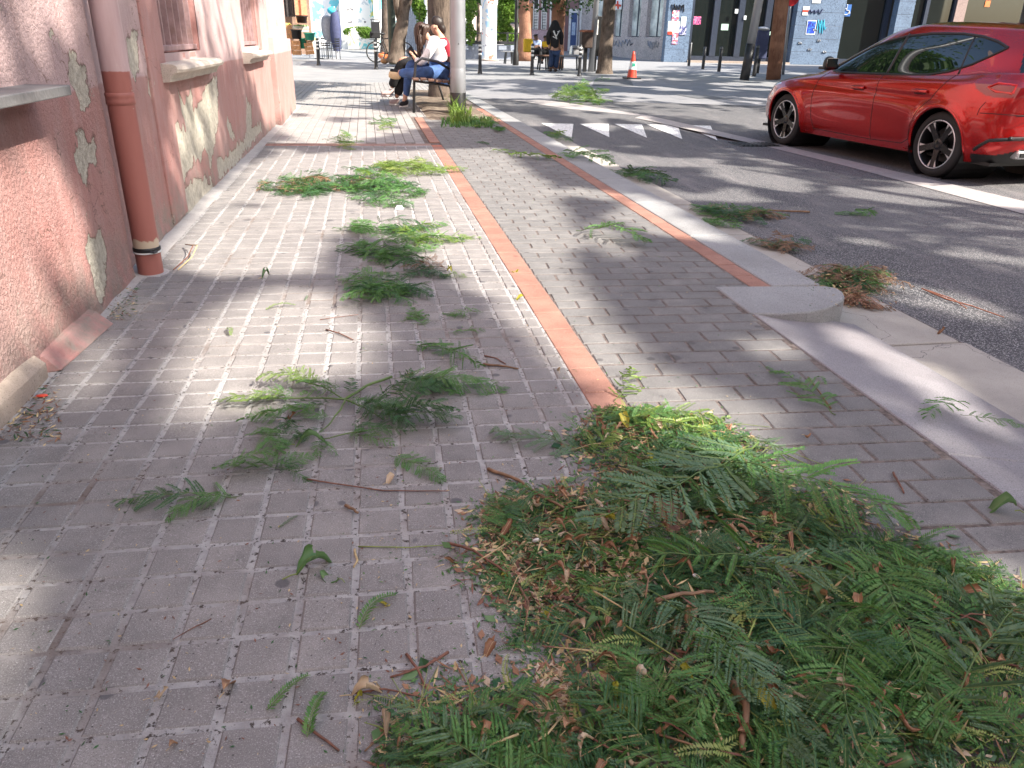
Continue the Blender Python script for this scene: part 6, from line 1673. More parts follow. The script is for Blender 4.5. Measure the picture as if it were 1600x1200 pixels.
def between(p0, p1, L0, roll=0, z=0.0, tilt=0):
    d = p1-p0; a = math.atan2(d.y,d.x); s = d.length/L0*1.15
    return Matrix.Translation((p0.x,p0.y,p0.z+z))@Matrix.Rotation(a,4,'Z')@Matrix.Rotation(tilt,4,'Y')@Matrix.Rotation(roll,4,'X')@Matrix.Scale(s,4)
FL = [(.34,.30,.38,.27)[k%4] for k in range(12)]
# ---- single fronds lying on the paving: (x0,y0) base -> (x1,y1) tip
one = [
 ((945,762),(1640,0)),
]
singles = [
 (608,712,694,740,0,'fr_green','feathery green frond left of the heap, lying alone by the red specked seam'),
 (370,780,212,782,1,'fr_dark','thin dark frond pointing at the wall, left end of the lying greenery'),
 (378,775,270,790,4,'fr_green','ragged green frond among the grey tiles, lower left of the big branch'),
 (925,705,785,690,2,'fr_blue','long grey green frond reaching left out of the heap'),
 (960,628,1010,590,3,'fr_lime','sunlit lime frond lying across the red band'),
 (1305,650,1235,590,5,'fr_green','upright looking green frond with bare brown stalk on the dark bricks'),
 (1500,648,1588,668,6,'fr_green','folded green frond on the granite ramp at the right edge'),
 (900,362,1012,380,7,'fr_green','green frond lying on the dark bricks right of the red band'),
 (640,540,745,570,8,'fr_green','bluish green frond pointing at the brown twig'),
 (745,560,660,545,9,'fr_blue','small pale frond overlapping the bluish one'),
 (735,435,700,428,10,'fr_lime','small lime frond in the sun patch beside the red band'),
 (880,240,935,256,11,'fr_green','green frond hanging over the kerb edge near the far red band'),
 (960,268,1030,288,1,'fr_dark','dark frond in the gutter beside the kerb'),
 (790,240,845,252,3,'fr_lime','bright frond on the pavement before the lamp post weeds'),
 (762,236,800,240,5,'fr_lime','small bright frond beside the far tree pit'),
 (743,222,765,225,0,'fr_dark','small dark curled frond between the pole weeds and the bright frond'),
 (580,196,606,190,2,'fr_dark','small dark frond on the sunny pavement far left of the lamp post'),
 (590,205,625,201,4,'fr_lime','pale frond beside the small dark one on the sunny pavement'),
 (735,497,700,490,6,'fr_green','small green frond above the broken twig'),
 (755,488,715,500,7,'fr_green','small green frond right of its twin near the middle of the tiles'),
 (620,505,660,495,8,'fr_green','green frond with yellow stalk in the middle of the tiles'),
 (665,512,640,490,9,'fr_green','short green frond crossing the yellow stalk'),
 (700,520,750,525,10,'fr_green','flat dull frond above the brown twig on the tiles'),
 (1195,572,1205,580,11,'fr_green','tiny green frond tip on the dark bricks'),
 (470,745,488,750,0,'fr_green','curled frond end at the right of the lower branch'),
]
for (x0,y0,x1,y1,k,mk,lab) in singles:
    zz = -.11 if lab.startswith('dark frond in the gutter') else 0
    p0, p1 = g(x0,y0,zz), g(x1,y1,zz)
    put(FR, k, mk, between(p0,p1,FL[k]), label=lab, cat='frond')
sprigs = [(417,1112,478,1068,'fr_green','small feathery leaf on the tiles near the bottom, left of the two'),(480,1155,497,1095,'fr_green','small curled leaf on the tiles near the bottom, beside a thin twig'),(435,825,470,815,'fr_dark','tiny feather leaf alone on the tiles under the ragged frond'),
 (562,985,582,932,'fr_green','dark feathery leaf standing alone left of the heap'),(355,515,370,522,'fr_lime','small yellow green leaf tip on the sunlit tiles by the wall'),(415,485,450,476,'fr_lime','small bright leaf on the sunlit tiles, far left'),
 (1250,735,1290,740,'fr_green','bright leaf tip at the end of a twig on the dark bricks'),(1275,590,1290,600,'fr_green','small leaf tip on the dark brick row'),(476,470,488,464,'fr_dark','tiny dark leaf among the tiles above the wall shadow')]
for n_,(x0,y0,x1,y1,mk,lab) in enumerate(sprigs):
    p0,p1 = g(x0,y0), g(x1,y1); put(SP, n_%6, mk, between(p0,p1,(.09,.07,.12)[n_%3]), name='leaf_sprig', label=lab, cat='leaf')
# ---- the big fallen branch in the middle
fb = empty('fallen_branch', g(545,632), label='forked green branch with many fronds lying on the grey tiles left of the heap', cat='branch')
def world_tube(pxs, r0, r1, mat, name, parent, z=.01):
    P_ = [g(x,y)+Vector((0,0,z+(.006 if i%2 else 0))) for i,(x,y) in enumerate(pxs)]; Q = []
    for i in range(len(P_)-1):
        for k in range(4): Q.append(P_[i].lerp(P_[i+1],k/4)+Vector((rnd.gauss(0,.001),rnd.gauss(0,.001),0)))
    Q.append(P_[-1]); n_ = len(Q); mb = MB(); mb.tube(Q,[r0+(r1-r0)*i/(n_-1) for i in range(n_)],7)
    o = mb.build(name, M[mat], None, smooth=True)
    if parent is not None: o.parent = parent; o.matrix_parent_inverse = Matrix.Translation(-Vector(parent.location))
    return o
for px,a,b_ in (([(612,594),(575,610),(540,629)],.006,.005),([(540,629),(490,630),(440,628),(395,630)],.004,.002),([(540,630),(532,648),(515,668),(500,684)],.004,.002),([(540,630),(570,645),(600,662)],.0035,.002),([(575,678),(545,686),(505,692)],.003,.002),([(540,630),(505,612),(470,600)],.003,.002)):
    world_tube(px,a*.8,b_*.8,'frond_stem','branch_stem',fb,.012)
for (x0,y0,x1,y1,k,mk,z,ro) in ((455,628,350,640,0,'fr_lime',.02,.2),(470,625,400,634,2,'fr_green',.01,.3),(500,612,438,590,4,'fr_lime',.015,0),(530,620,470,608,1,'fr_green',.02,.4),(535,628,480,622,3,'fr_green',.03,-.3),(545,625,555,605,5,'fr_dark',.02,.2),
     (520,640,455,640,6,'fr_dark',.01,.2),(515,655,455,652,7,'fr_green',.005,0),(500,648,395,672,8,'fr_green',.02,.3),(440,658,392,660,2,'fr_green',.01,-.5),(402,672,428,715,1,'fr_green',.01,0),(455,655,448,690,3,'fr_dark',.005,0),(505,680,452,700,9,'fr_dark',.01,0),(500,690,492,715,5,'fr_green',.005,0),
     (545,635,590,650,10,'fr_green',.02,0),(560,640,610,668,11,'fr_dark',.02,.3),(560,650,620,640,0,'fr_dark',.03,.3),(590,640,655,610,3,'fr_dark',.035,.2),(610,600,700,615,6,'fr_dark',.02,-.3),(640,600,712,632,4,'fr_green',.015,.2),(655,595,705,600,9,'fr_dark',.01,0),(600,655,700,648,7,'fr_dark',.03,.2),(590,660,705,665,2,'fr_dark',.02,-.2),(600,650,650,680,8,'fr_dark',.02,0),
     (550,668,605,695,10,'fr_dark',.01,0),(540,680,600,700,5,'fr_green',.005,0),(610,630,690,620,1,'fr_dark',.03,.4),(575,650,640,655,9,'fr_green',.03,0),(350,735,440,728,4,'fr_green',.01,0),(440,738,352,738,11,'fr_green',.012,.4),(430,738,490,722,6,'fr_green',.01,.3),(435,735,480,755,8,'fr_dark',.01,0)):
    p0,p1 = g(x0,y0), g(x1,y1); o = put(FR,k,mk,between(p0,p1,FL[k],ro,z),name='frond',parent=fb)
    s = bpy.data.objects.new('frond_stem', fmesh(FR,k,mk)[1]); COL.objects.link(s); s.parent = o
    k2 = (k+5)%12; jit = Vector((rnd.uniform(-.015,.015),rnd.uniform(-.02,.02),0)); put(FR,k2,mk,between(p0+jit,p1+jit*1.5,FL[k2]*1.2,ro+rnd.gauss(0,.3),z+.008),name='frond',parent=fb)
# ---- clumps farther up the pavement
def clump(cx, cy, rx, ry, n, mats, label, h=.03, seed=0, zz=0.0, scale=1.0, ang=None, name='frond_clump'):
    n = int(n*1.7)+0 if n > 1 else n
    r = random.Random(seed+int(cx)); c0_ = g(cx,cy,zz); e = empty(name, c0_, label=label, cat='frond clump')
    ex = (g(cx+rx,cy,zz)-c0_).length; ey = abs((g(cx,cy-ry,zz)-g(cx,cy+ry,zz)).length)/2
    for i in range(n):
        q = math.sqrt(r.random()); t = r.uniform(0,6.283); x = ex*q*math.cos(t); y = ey*q*math.sin(t)
        a = r.uniform(0,6.283) if ang is None else ang+r.gauss(0,.5)
        k = r.randrange(12); mk = r.choice(mats); sc = scale*r.uniform(.6,1.0)
        m4 = Matrix.Translation(c0_+Vector((x-.12*sc*math.cos(a), y-.12*sc*math.sin(a), r.uniform(0,h)*(1-q*.8))))@Matrix.Rotation(a,4,'Z')@Matrix.Rotation(r.gauss(0,.25 if h > .1 else .10),4,'X')@Matrix.Rotation(r.gauss(-.05 if h > .1 else 0,.12 if h > .1 else .04),4,'Y')@Matrix.Scale(sc,4)
        put(FR,k,mk,m4,name='frond',parent=e)
    return e
GD=('fr_green','fr_dark','fr_dark','fr_green'); GL=('fr_lime','fr_lime','fr_green'); GM=('fr_green','fr_green','fr_dark','fr_lime')
clump(485,292,75,13,44,('fr_dark','fr_dark','fr_green','stem_brown'),'long dark heap of grassy cuttings stretching left towards the wall',.04,1)
clump(600,302,55,20,34,GD,'broad dark green clump where the cuttings widen beside the white scrap',.045,2)
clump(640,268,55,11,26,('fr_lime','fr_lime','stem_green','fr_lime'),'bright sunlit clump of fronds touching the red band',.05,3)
clump(575,282,22,7,9,GM,'green mound on top where the dark and bright cuttings meet',.08,4)
clump(541,226,14,6,8,('fr_green','fr_lime'),'small rounded green clump on the far pavement',.12,5)
clump(630,360,40,9,7,GM,'thin clump of fronds below the white scrap',.03,6); clump(572,363,18,5,5,('fr_green',),'small flat frond clump left of the thin one',.02,7)
clump(605,400,36,15,11,GD,'dense dark round clump of fronds in the middle of the pavement',.04,8)
clump(662,421,24,9,5,('fr_dark','stem_brown','fr_dark'),'small brownish dark clump right of the dense dark one',.04,9)
clump(590,456,46,15,9,GD,'spread dark clump crossed by a long twig',.04,10); clump(640,455,22,6,3,GD,'little tail of fronds right of the crossed clump',.02,11)
clump(665,378,22,8,7,GL,'small pale clump with yellow bits beside the sunny tiles',.03,12)
clump(668,600,0,0,1,('fr_green',),'single loose frond touching the right end of the fallen branch',.0,13)
def clr(x,y): return gr(x,y).z+.004
clump(903,157,26,7,40,GL,'bright green clump of cut fronds lying on the road before the crossing',.28,14,-.0,1.5)
clump(925,150,12,5,12,GL,'taller green tips rising from the clump on the road',.45,15,-.0,1.5)
clump(1150,335,48,10,22,('fr_dark','fr_dark','stem_brown','fr_green'),'brownish green drift of cuttings on the road beside the kerb',.03,16,-.105)
clump(1140,352,20,5,5,('fr_green',),'green tip of cuttings in the gutter below the brown drift',.02,17,-.105)
clump(1215,387,18,7,8,('stem_brown','fr_dark'),'small brown clump of stalks in the gutter',.03,18,-.105)
clump(1325,440,42,11,26,('fr_dark','fr_green','stem_brown'),'dark drift of cuttings on the road by the kerb end',.04,19,-.105)
clump(1333,470,14,8,7,('straw','stem_brown','dry'),'straw coloured tuft caught behind the rounded kerb end',.03,20,-.105)
clump(992,276,30,8,9,('fr_dark','fr_green'),'dark clump in the gutter by the kerb, upper part',.03,21,-.105)
clump(870,214,14,7,8,GM,'small green clump against the kerb beside the white triangles',.06,22,-.09)
clump(1476,640,0,0,1,('fr_green',),'short frond piece beside the folded one on the ramp',.0,23,-.03)
clump(1350,335,10,2,2,('fr_green',),'thin green scrap on the asphalt in front of the car',.01,24,-.12); clump(1175,200,10,2,2,('fr_green',),'small green scrap by the storm drain',.01,25,-.12)
clump(770,200,22,6,8,GM,'small green clump by the lamp post weeds',.06,26); clump(745,190,30,8,14,GL,'fronds lying in the weeds at the lamp post foot',.06,27)

# ---- the heap
HEAP = [gpoly(q) for q in (
 [(940,640),(905,690),(915,720),(960,750),(930,770),(880,765),(800,775),(760,800),(755,850),(730,880),(800,935),(815,985),(840,1050),(870,1100),(890,1200),(900,1320),(1700,1320),(1700,1010),(1600,935),(1540,900),(1480,870),(1420,850),(1340,862),(1305,830),(1345,800),(1300,770),(1240,775),(1200,740),(1175,700),(1130,665),(1060,655),(1000,640)],
 [(585,1260),(600,1150),(640,1110),(700,1075),(780,1080),(840,1075),(862,1130),(850,1200),(850,1320),(585,1320)])]
BARE = gpoly([(1010,770),(1060,790),(1095,850),(1040,850),(985,810)])
def hd(x,y):
    d = min(sdpoly((x,y),q) for q in HEAP); return -d
def hh_(x,y):       # thickness of the heap
    d = hd(x,y)
    if d <= 0: return 0
    b = sdpoly((x,y),BARE)
    return .042*min(1,d/.20)*(.6+.8*abs(noise.noise((x*5,y*5,4))))*min(1,max(.1,(b+.02)/.08))
xs = [p[0] for q in HEAP for p in q]; ys = [p[1] for q in HEAP for p in q]
XR = (min(xs),1.75); YR_ = (.62,max(ys))
r = random.Random(99)
# litter base: crushed leaflets, stalks, crumbs
def litter(n, size, mats, name, inside=True, hmul=1.0, aspect=.32, region=None):
    mbs = {m_: MB() for m_ in mats}; c = 0; tries = 0
    while c < n and tries < n*30:
        tries += 1
        if region: q = g(r.uniform(region[0],region[1]), r.uniform(region[2],region[3])); x,y = q.x,q.y
        else: x,y = r.uniform(*XR), r.uniform(*YR_)
        if inside:
            if hd(x,y) < -.035*abs(r.gauss(0,1)): continue
            if sdpoly((x,y),BARE) < 0 and r.random() < .8: continue
        z = r.random()*hh_(x,y)*hmul+.001; s_ = size*r.uniform(.4,1.5); a = r.uniform(0,6.283)
        u = Vector((math.cos(a),math.sin(a),r.gauss(0,.35))).normalized(); v_ = u.cross(Vector((r.gauss(0,.5),r.gauss(0,.5),1))).normalized()*aspect
        P0 = Vector((x,y,max(.002,z))); mm = r.choice(mats); mbs[mm].add([P0-u*s_*.5,P0+v_*s_*.5,P0+u*s_*.5,P0-v_*s_*.5],[(0,1,2,3)]); c += 1
    for m_,b in mbs.items():
        if b.v: 
            for i,v in enumerate(b.v):
                if v[2] < .001: b.v[i] = (v[0],v[1],.001)
            b.build(name, M[m_], kind='stuff')
litter(30000,.013,('fr_green','fr_dark','fr_blue','fr_green'),'crushed_leaflets',hmul=.8,aspect=.3)
litter(4200,.020,('dry','dry_tan','straw'),'dry_leaf_crumbs',hmul=1.0,aspect=.5)
litter(3200,.04,('straw','twig','dry'),'stalk_bits',hmul=1.5,aspect=.09)
litter(900,.03,('broad','fr_dark','fr_blue'),'torn_leaf_pieces',hmul=1.1,aspect=.6)
# brownish crumbs concentrated at the left flank of the heap
litter(3000,.022,('dry','straw','dry_tan','twig','fr_dark','broad'),'brown_litter',hmul=1.2,aspect=.35,region=(750,1010,770,960))
litter(700,.02,('dry','straw','dry_tan'),'brown_litter',inside=False,aspect=.4,region=(840,900,1040,1200))
# crumbs caught in the joints and scattered on the paving
litter(1500,.008,('fr_dark','twig','straw','fr_green'),'joint_crumbs',inside=False,aspect=.35,region=(560,1200,300,1180))
litter(500,.008,('fr_dark','twig','straw'),'joint_crumbs',inside=False,aspect=.35,region=(20,620,500,1180))
litter(380,.022,('straw','fr_dark','dry','twig'),'wall_foot_litter',inside=False,aspect=.2,region=(-10,95,590,690))
litter(240,.018,('straw','fr_dark','twig'),'wall_foot_litter',inside=False,aspect=.2,region=(165,215,450,500))
litter(300,.02,('straw','fr_dark','twig'),'gutter_litter',inside=False,aspect=.25,region=(1260,1400,420,480))
# long thin stalks mixed in
mb = MB()
for i in range(1100):
    x,y = r.uniform(*XR), r.uniform(*YR_)
    if hd(x,y) < 0: continue
    if hd(x,y) > .25 and r.random() < .5: continue
    a = r.gauss(.5,.9); L = r.uniform(.04,.16); z = hh_(x,y)*r.uniform(.5,1.2)+.003; d = Vector((math.cos(a),math.sin(a),r.gauss(0,.06)))
    mb.tube([Vector((x,y,z)),Vector((x,y,z))+d*L*.5+Vector((0,0,.004)),Vector((x,y,max(.002,z)))+d*L],[.0011,.001,.0007],4,cap=False)
mb.build('loose_stalks', M['stem_green'], kind='stuff')
# the fronds: the uppermost are single things, the buried ones one mass
order = []
tries = 0
while len(order) < 330 and tries < 40000:
    tries += 1
    x,y = r.uniform(XR[0],1.75), r.uniform(.60,YR_[1]); d = hd(x,y)
    if d < .012: continue
    if sdpoly((x,y),BARE) < .05 and r.random()<.9: continue
    # the left flank is brown litter with few fronds
    q = (x < .40 and y > 1.02 and r.random() < .62)
    if q: continue
    if noise.noise((x*5.5,y*6.5,17)) < -.08 and r.random() < .8: continue
    a = r.uniform(0,6.283) if r.random() < .45 else r.gauss(2.4,.5)
    k = r.randrange(12); sc = r.choice((r.uniform(.3,.6),r.uniform(.5,.95))) if y < 1.35 else r.uniform(.35,.75)
    ex = x+math.cos(a)*FL[k]*sc*.5; ey = y+math.sin(a)*FL[k]*sc*.5
    bx = x-math.cos(a)*FL[k]*sc*.5; by = y-math.sin(a)*FL[k]*sc*.5
    if hd(ex,ey) < -.03 or hd(bx,by) < -.04: continue
    order.append((x,y,bx,by,a,k,sc,r.random()))
bur = MB(); top_n = 0
order.sort(key=lambda o:o[7])
for i,(x,y,bx,by,a,k,sc,lay_) in enumerate(order):
    z = hh_(x,y)*(.15+.85*lay_)+.003
    m4 = Matrix.Translation((bx,by,z))@Matrix.Rotation(a,4,'Z')@Matrix.Rotation(r.gauss(0,.30),4,'X')@Matrix.Rotation(r.gauss(.02,.07),4,'Y')@Matrix.Scale(sc,4)
    lit_side = y > 1.75  # lime leaf colour paints the sunlit far end of the heap
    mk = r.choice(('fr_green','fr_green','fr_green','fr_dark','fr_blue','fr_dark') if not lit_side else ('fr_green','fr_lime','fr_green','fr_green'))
    if i < len(order)-235:
        lf,_ = FR[k]; bur.add([m4@Vector(v) for v in lf.v], lf.f)
    else:
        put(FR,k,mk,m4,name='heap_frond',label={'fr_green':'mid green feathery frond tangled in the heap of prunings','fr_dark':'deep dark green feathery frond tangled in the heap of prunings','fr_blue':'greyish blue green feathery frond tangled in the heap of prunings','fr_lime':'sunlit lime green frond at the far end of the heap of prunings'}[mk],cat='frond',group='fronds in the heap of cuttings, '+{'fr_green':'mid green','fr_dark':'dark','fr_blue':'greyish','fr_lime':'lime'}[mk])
heroes = [((1110,730),(1330,900),4),((1180,720),(1000,900),0),((1330,870),(1500,1150),2),((1480,880),(1640,1130),6),((1250,900),(960,930),8),((1100,900),(1330,1000),4),((1150,1000),(1050,1180),1),((1010,960),(1230,1140),2),((1350,1000),(1180,1190),10),((1280,790),(1420,850),3),
  ((1000,652),(1130,672),1),((1130,690),(1235,725),9),((970,670),(1110,715),11),((1450,1190),(1570,950),8),((1600,1180),(1420,1040),2),((900,1130),(700,1110),3),((690,1180),(840,1090),7),((780,1240),(640,1120),5),((930,720),(1060,770),9),((1120,760),(1300,800),5)]
for hx,(a_,b_,k) in enumerate(heroes):
    p0,p1 = g(*a_), g(*b_); z = max(hh_(p0.x,p0.y),hh_(p1.x,p1.y))*1.0+.012
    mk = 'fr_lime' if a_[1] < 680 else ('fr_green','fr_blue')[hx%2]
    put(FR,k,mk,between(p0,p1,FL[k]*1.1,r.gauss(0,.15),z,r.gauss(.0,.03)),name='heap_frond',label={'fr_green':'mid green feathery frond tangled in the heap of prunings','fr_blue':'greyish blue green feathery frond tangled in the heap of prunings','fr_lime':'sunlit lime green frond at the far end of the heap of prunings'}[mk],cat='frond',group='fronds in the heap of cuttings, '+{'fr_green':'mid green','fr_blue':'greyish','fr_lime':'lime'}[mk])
# broken single pinnae strewn over everything
spm = {m_: MB() for m_ in ('fr_green','fr_dark','fr_blue','stem_green')}
for i in range(620):
    for _ in range(50):
        x,y = r.uniform(*XR), r.uniform(.6,YR_[1])
        if hd(x,y) > -.02*r.random(): break
    k = r.randrange(6); lf,_s = SP[k]; sc = r.uniform(.5,1.1)
    m4 = Matrix.Translation((x,y,hh_(x,y)*r.uniform(.6,1.25)+.004))@Matrix.Rotation(r.uniform(0,6.283),4,'Z')@Matrix.Rotation(r.gauss(0,.5),4,'X')@Matrix.Rotation(r.gauss(0,.2),4,'Y')@Matrix.Scale(sc,4)
    spm[r.choice(('fr_green','fr_dark','fr_green','fr_blue','stem_green'))].add([m4@Vector(v) for v in lf.v], lf.f)
for m_,b in spm.items(): b.build('broken_pinnae', M[m_], kind='stuff')
bur.build('buried_fronds', M['fr_dark'], kind='stuff')
# long bare yellow-green stalks lying over the heap
hs = [((1215,760),(1330,880),(1450,1010),.002),((1150,700),(1010,655),(950,650),.0022),((1050,655),(1150,680),(1290,738),.0018),((1475,880),(1540,920),(1640,1000),.002),((1420,900),(1500,1020),(1590,1130),.002),((1120,915),(1250,920),(1290,935),.0018),((950,910),(900,850),(910,920),.0016),
      ((975,1010),(1100,1090),(1190,1160),.0018),((1300,820),(1240,740),(1200,700),.002),((1130,920),(1200,1000),(1260,1110),.0018),((1180,990),(1150,1050),(1140,1120),.002),((1330,1010),(1290,1090),(1250,1150),.0016)]
for i,(a,b_,c,w_) in enumerate(hs):
    P_ = [g(*a),g(*b_),g(*c)]; P_ = [p+Vector((0,0,hh_(p.x,p.y)+.018)) for p in P_]
    Q = [P_[0].lerp(P_[1],t).lerp(P_[1].lerp(P_[2],t),t) for t in [k/8 for k in range(9)]]
    tag(MB().tube(Q,[w_*(1-.5*k/8) for k in range(9)],6).build('green_stalk', M['stem_green'], None, smooth=True), 'slim bare yellow green stalk lying across the heap of prunings', 'stalk', 'bare stalks across the heap')
# ---- dry curled leaves and broad leaves
def curled(seed, L=.05, W=.028, curl=1.0, bite=False):
    r_ = random.Random(seed); nu,nv_ = 9,6; vs=[]; fs=[]
    for i in range(nu+1):
        t = i/nu; w_ = W*math.sin(math.pi*min(1,t*.96+.02))**.75*(1+.12*math.sin(i*2.3+seed)); bx_ = (t-.5)*L
        for j in range(nv_+1):
            s = (j/nv_-.5)*2; th = s*curl*1.3; y = w_*.5*math.sin(th)/max(.3,curl*1.3)*1.3; z = w_*.5*(1-math.cos(th))/max(.3,curl)*.9
            z += .010*curl*math.sin(t*math.pi*1.2+seed)+r_.gauss(0,.0007)
            vs.append((bx_,y,z+.002))
    for i in range(nu):
        for j in range(nv_):
            if bite and ((i in (5,6) and j>3) or (i in(2,3) and j<1)): continue
            a = i*(nv_+1)+j; fs.append((a,a+1,a+nv_+2,a+nv_+1))
    mb = MB(); mb.add(vs,fs)
    st = MB(); st.tube([(L*-.5,0,.004),(L*-.65,0,.006),(L*-.85,.003,.003)],[.0009,.0008,.0008],4); st.tube([vs[i*(nv_+1)+3] for i in range(nu)],.0007,4)
    return mb, st
CU = [curled(k, (.05,.042,.06,.035)[k%4], (.034,.028,.03,.026)[k%4], (1.7,1.2,2.1,1.4)[k%4], k%2==0) for k in range(8)]
CM = {}
def put_leaf(k, mk, loc, a, sc, roll, name, stemmat='straw', **kw):
    if (k,mk) not in CM:
        x_ = CU[k][0].mesh(name, True); x_.materials.append(M[mk]); y_ = CU[k][1].mesh('leaf_vein'); y_.materials.append(M[stemmat]); CM[(k,mk)] = (x_,y_)
    o = bpy.data.objects.new(name, CM[(k,mk)][0]); COL.objects.link(o)
    o.matrix_world = Matrix.Translation(loc)@Matrix.Rotation(a,4,'Z')@Matrix.Rotation(roll,4,'X')@Matrix.Scale(sc,4); tag(o, **kw)
    s = bpy.data.objects.new('leaf_vein', CM[(k,mk)][1]); COL.objects.link(s); s.parent = o; return o
n_ = 0; tries = 0
spots = [(948,1000),(1000,780),(1060,795),(1200,1045),(1345,1000),(1450,975),(1460,1040),(1240,1115),(1420,1120),(1090,760),(1140,860),(1260,690),(1170,745),(1320,920),(1140,1160),(960,1140),(860,1095),(900,1160),(1500,1100),(1280,1180),(1370,1160),(1560,1120),(1480,1150),(1010,770),(880,790),(930,820),(870,850),(980,880),(1000,930),(1070,1000)]
while n_ < 150 and tries < 5000:
    tries += 1
    if n_ < len(spots): q = g(*spots[n_]); x,y = q.x,q.y
    else:
        x,y = r.uniform(*XR), r.uniform(*YR_)
        if hd(x,y) < .01: continue
        if x > .5 and r.random() < .6: continue
    put_leaf(r.randrange(8), r.choice(('dry','dry','dry_tan','dry')), (x,y,hh_(x,y)+.02), r.uniform(0,6.28), r.uniform(.45,.85), r.choice((0,0,math.pi*.85))+r.gauss(0,.4), 'dry_leaf', label='curled brown dry leaf lying on top of the heap of prunings', cat='dry leaf', group='dry leaves in the heap'); n_ += 1
for i in range(44):
    while True:
        x,y = r.uniform(*XR), r.uniform(*YR_)
        if hd(x,y) > .02: break
    put_leaf(r.randrange(8), r.choice(('broad','yellow_leaf','broad','dry_tan')), (x,y,hh_(x,y)+.01), r.uniform(0,6.28), r.uniform(.6,1.2), r.gauss(0,.4), 'broad_leaf', 'stem_green', label='broad green or yellowing leaf mixed into the heap of prunings', cat='leaf', group='broad leaves in the heap')
loose = [(492,888,'broad',1.7,.6,'wide pale green lobed leaf lying on the grey tiles near the bottom left'),(515,905,'broad',1.3,2.6,'second lobe of green leaf right of the wide pale one'),(488,697,'broad',1.5,0,'folded pale green leaf at the foot of the fallen branch'),
 (358,1072,'dry',.9,1.3,'small curled orange leaf on the tiles at the bottom left'),(250,1088,'dry_tan',.6,.4,'tiny tan leaf scrap on a tile joint at the bottom left'),(272,1165,'dry',.5,1,'tiny brown scrap on the tile near the dark stain'),(712,877,'dry',1.0,.5,'pinkish brown dry leaf at the left tip of the heap'),
 (765,1017,'dry',.8,.9,'dark round dry leaf on the tile left of the heap'),(575,1085,'dry_tan',1.1,.1,'brown and white torn leaf by the crossed twigs'),(560,1092,'yellow_leaf',.7,1.2,'little yellow leaf by the crossed twigs'),(602,1130,'dry_tan',1.0,1.6,'long pale pod at the bottom edge left of the heap'),
 (1410,452,'dry_tan',.6,0,'tan leaf in the gutter by the road'),(1470,518,'dry',.8,.3,'brown leaf on the pale gutter slab'),(1560,800,'broad',1.9,2.7,'crumpled yellow green leaf on the bricks at the right edge'),(872,578,'dry_tan',.8,1.5,'small tan leaf beside the red band'),(812,468,'yellow_leaf',.9,.2,'lime yellow leaf on the tiles left of the red band'),
 (702,424,'yellow_leaf',.9,1.9,'orange yellow leaf by the brownish clump'),(805,425,'yellow_leaf',1.0,.3,'lime leaf lying on the red band'),(415,432,'fr_dark',1.2,1.2,'small round dark green leaf alone on the pale tiles'),(640,588,'dry',1.0,1.3,'brown leaf caught in the right part of the branch'),(452,655,'dry',.8,.4,'brown leaf under the left part of the branch'),
 (790,903,'yellow_leaf',.6,.2,'small cream scrap left of the heap tip'),(608,945,'yellow_leaf',.7,.4,'small yellow green leaf right of the dark feathery one'),(610,752,'dry_tan',.8,.9,'tan leaf under the single frond stalk')]
for i,(x,y,mk,sc,a,lab) in enumerate(loose):
    put_leaf((i*3)%8, mk, g(x,y,-.1 if 'gutter' in lab else 0)+Vector((0,0,.002)), a, sc, .1, 'loose_leaf', 'stem_green' if mk in('broad','yellow_leaf') else 'straw', label=lab, cat='leaf')
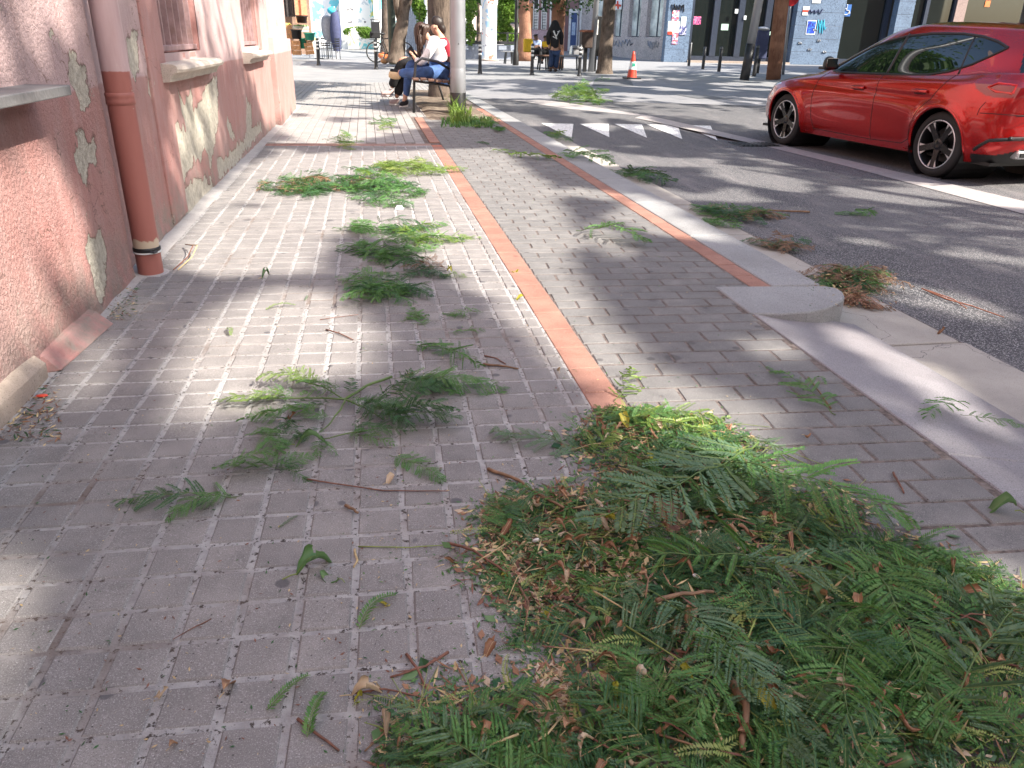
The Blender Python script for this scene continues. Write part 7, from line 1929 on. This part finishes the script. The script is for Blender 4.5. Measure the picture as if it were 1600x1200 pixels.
# ---- twigs
tw_ = [([(480,750),(520,758),(600,768),(700,770)],.0022,'twig','long thin brown twig lying level across the tiles left of the heap'),([(540,793),(548,798),(560,804)],.0045,'stem_brown','short thick brown stick on the tiles'),([(555,860),(558,880),(553,888)],.003,'straw','short pale stick standing along a tile joint'),
 ([(755,571),(785,575),(810,578)],.0045,'stem_brown','short cinnamon brown stick on the tiles left of the red band'),([(757,557),(775,562),(790,570)],.003,'twig','thin dark stick just above the cinnamon one'),([(510,516),(530,523),(552,532)],.003,'twig','thin dark twig on the tiles above the fallen branch'),
 ([(762,735),(810,755),(840,785),(880,815)],.005,'stem_brown','long peeled brown stick arching over the left tip of the heap'),([(635,1025),(650,1045),(665,1075)],.003,'twig','dark red twig crossing another left of the heap'),([(700,1020),(665,1045),(610,1060)],.003,'twig','second dark red twig of the crossing pair'),
 ([(550,1085),(600,1080),(660,1090)],.002,'twig','thin level twig at the crossed twigs'),([(640,1120),(600,1150),(570,1175)],.002,'stem_brown','thin brown twig at the lower left of the heap'),([(465,1125),(495,1150),(530,1175)],.003,'twig','dark twig lying by the curled leaf at the bottom'),
 ([(560,855),(640,858),(700,852)],.0016,'stem_green','thin green stalk above the heap tip'),([(700,850),(740,870),(790,905)],.0035,'twig','dark brown twig at the left tip of the heap'),([(1298,640),(1280,615),(1262,590)],.003,'stem_brown','bare brown stalk of the upright looking frond'),
 ([(1150,700),(1210,705),(1290,740)],.002,'stem_green','thin green twig leading right from the heap over the bricks'),([(1395,740),(1405,760),(1412,772)],.003,'twig','short red brown twig in a brick joint'),([(1265,333),(1230,332),(1190,330)],.008,'stem_brown','long tan stick lying on the road by the cuttings'),
 ([(1440,452),(1480,470),(1520,480),(1568,498)],.004,'rust','long reddish dry twig lying on the asphalt'),([(1450,455),(1490,470),(1510,483)],.0035,'rust','second reddish dry twig beside the long one'),([(1140,1100),(1160,1140),(1155,1200)],.0075,'stem_brown','thick grey brown stick upright in the lower heap'),
 ([(1020,975),(1060,965),(1110,955)],.005,'stem_brown','short grey stick lying across the middle of the heap'),([(1325,840),(1350,800),(1340,790)],.002,'twig','curved red stalk at the right shoulder of the heap'),([(610,440),(570,455),(545,468)],.004,'stem_brown','long twig crossing the spread dark clump'),
 ([(500,500),(520,498),(560,492)],.0015,'twig','thin twig line on the pale tiles'),([(330,968),(300,985),(270,1000)],.0012,'twig','hair thin twig on the tiles in the lower left')]
for px,w_,mk,lab in tw_:
    road_ = px[0][0] > 1180 and px[0][1] < 470
    P_ = [g(x,y,-.115 if road_ else 0) for x,y in px]; P_ = [p+Vector((0,0,w_+(hh_(p.x,p.y)+.01 if hd(p.x,p.y)>0 else 0)+(.003 if i%2 else 0))) for i,p in enumerate(P_)]
    Q = []
    for i in range(len(P_)-1):
        for k in range(4): Q.append(P_[i].lerp(P_[i+1],k/4)+Vector((r.gauss(0,w_*.25),r.gauss(0,w_*.25),abs(r.gauss(0,w_*.1)))))
    Q.append(P_[-1]); mb = MB(); mb.tube(Q,[w_*(1-.4*i/len(Q)) for i in range(len(Q))],7); tag(mb.build('twig', M[mk], None, smooth=True), lab, 'twig')
for i in range(46):
    for _ in range(80):
        x,y = r.uniform(XR[0],1.2), r.uniform(.7,YR_[1])
        if hd(x,y) > .0 and (x < .5 or r.random() < .35): break
    a = r.uniform(0,6.283); L = r.uniform(.04,.13); z = hh_(x,y)+.014; d = Vector((math.cos(a),math.sin(a),0)); w_ = r.uniform(.0012,.0028)
    bend_ = Vector((-d.y,d.x,0))*r.uniform(-.015,.015)
    tag(MB().tube([Vector((x,y,z))-d*L*.5, Vector((x,y,z+.006))+bend_, Vector((x,y,z))+d*L*.5],[w_,w_*.85,w_*.5],6).build('twig', M[r.choice(('twig','stem_brown','straw'))], None, smooth=True), 'short bare brown twig lying on top of the heap of prunings', 'twig', 'bare twigs on the heap')
# ---- litter scraps
q = g(625,326); s_ = MB()
s_.add([(-.035,-.03,.0),(.015,-.035,.0),(.03,.02,.0),(-.015,.03,0),(-.02,-.01,.022),(.01,-.015,.025)],[(0,1,5,4),(1,2,5),(2,3,4,5),(3,0,4)])
o = s_.build('paper_scrap', simple('paper_white',(.75,.78,.85),.6,var=.05), None, label='folded white paper scrap at the edge of the dark green clump', cat='litter'); o.location = q
o = MB().ell((0,0,.004),(.018,.009,.004),10,6).build('red_scrap', M['red_plastic'], None, label='tiny red plastic scrap in the litter at the wall foot', cat='litter'); o.location = g(66,620)
for i,(x,y) in enumerate(((1083,930),(812,832),(1003,812),(836,868),(1160,905))):
    z = hh_(g(x,y).x,g(x,y).y)+.02; o = MB().ell((0,0,0),(.009,.005,.004),8,6).build('white_petal', M['sole_white'], None, smooth=True); tag(o,'small white petal scrap on the heap of prunings','petal','white petals on the heap'); p = g(x,y); o.location = (p.x,p.y,z); o.rotation_euler=(.3*i,.5,i)
print('OBJECTS', len(bpy.data.objects))
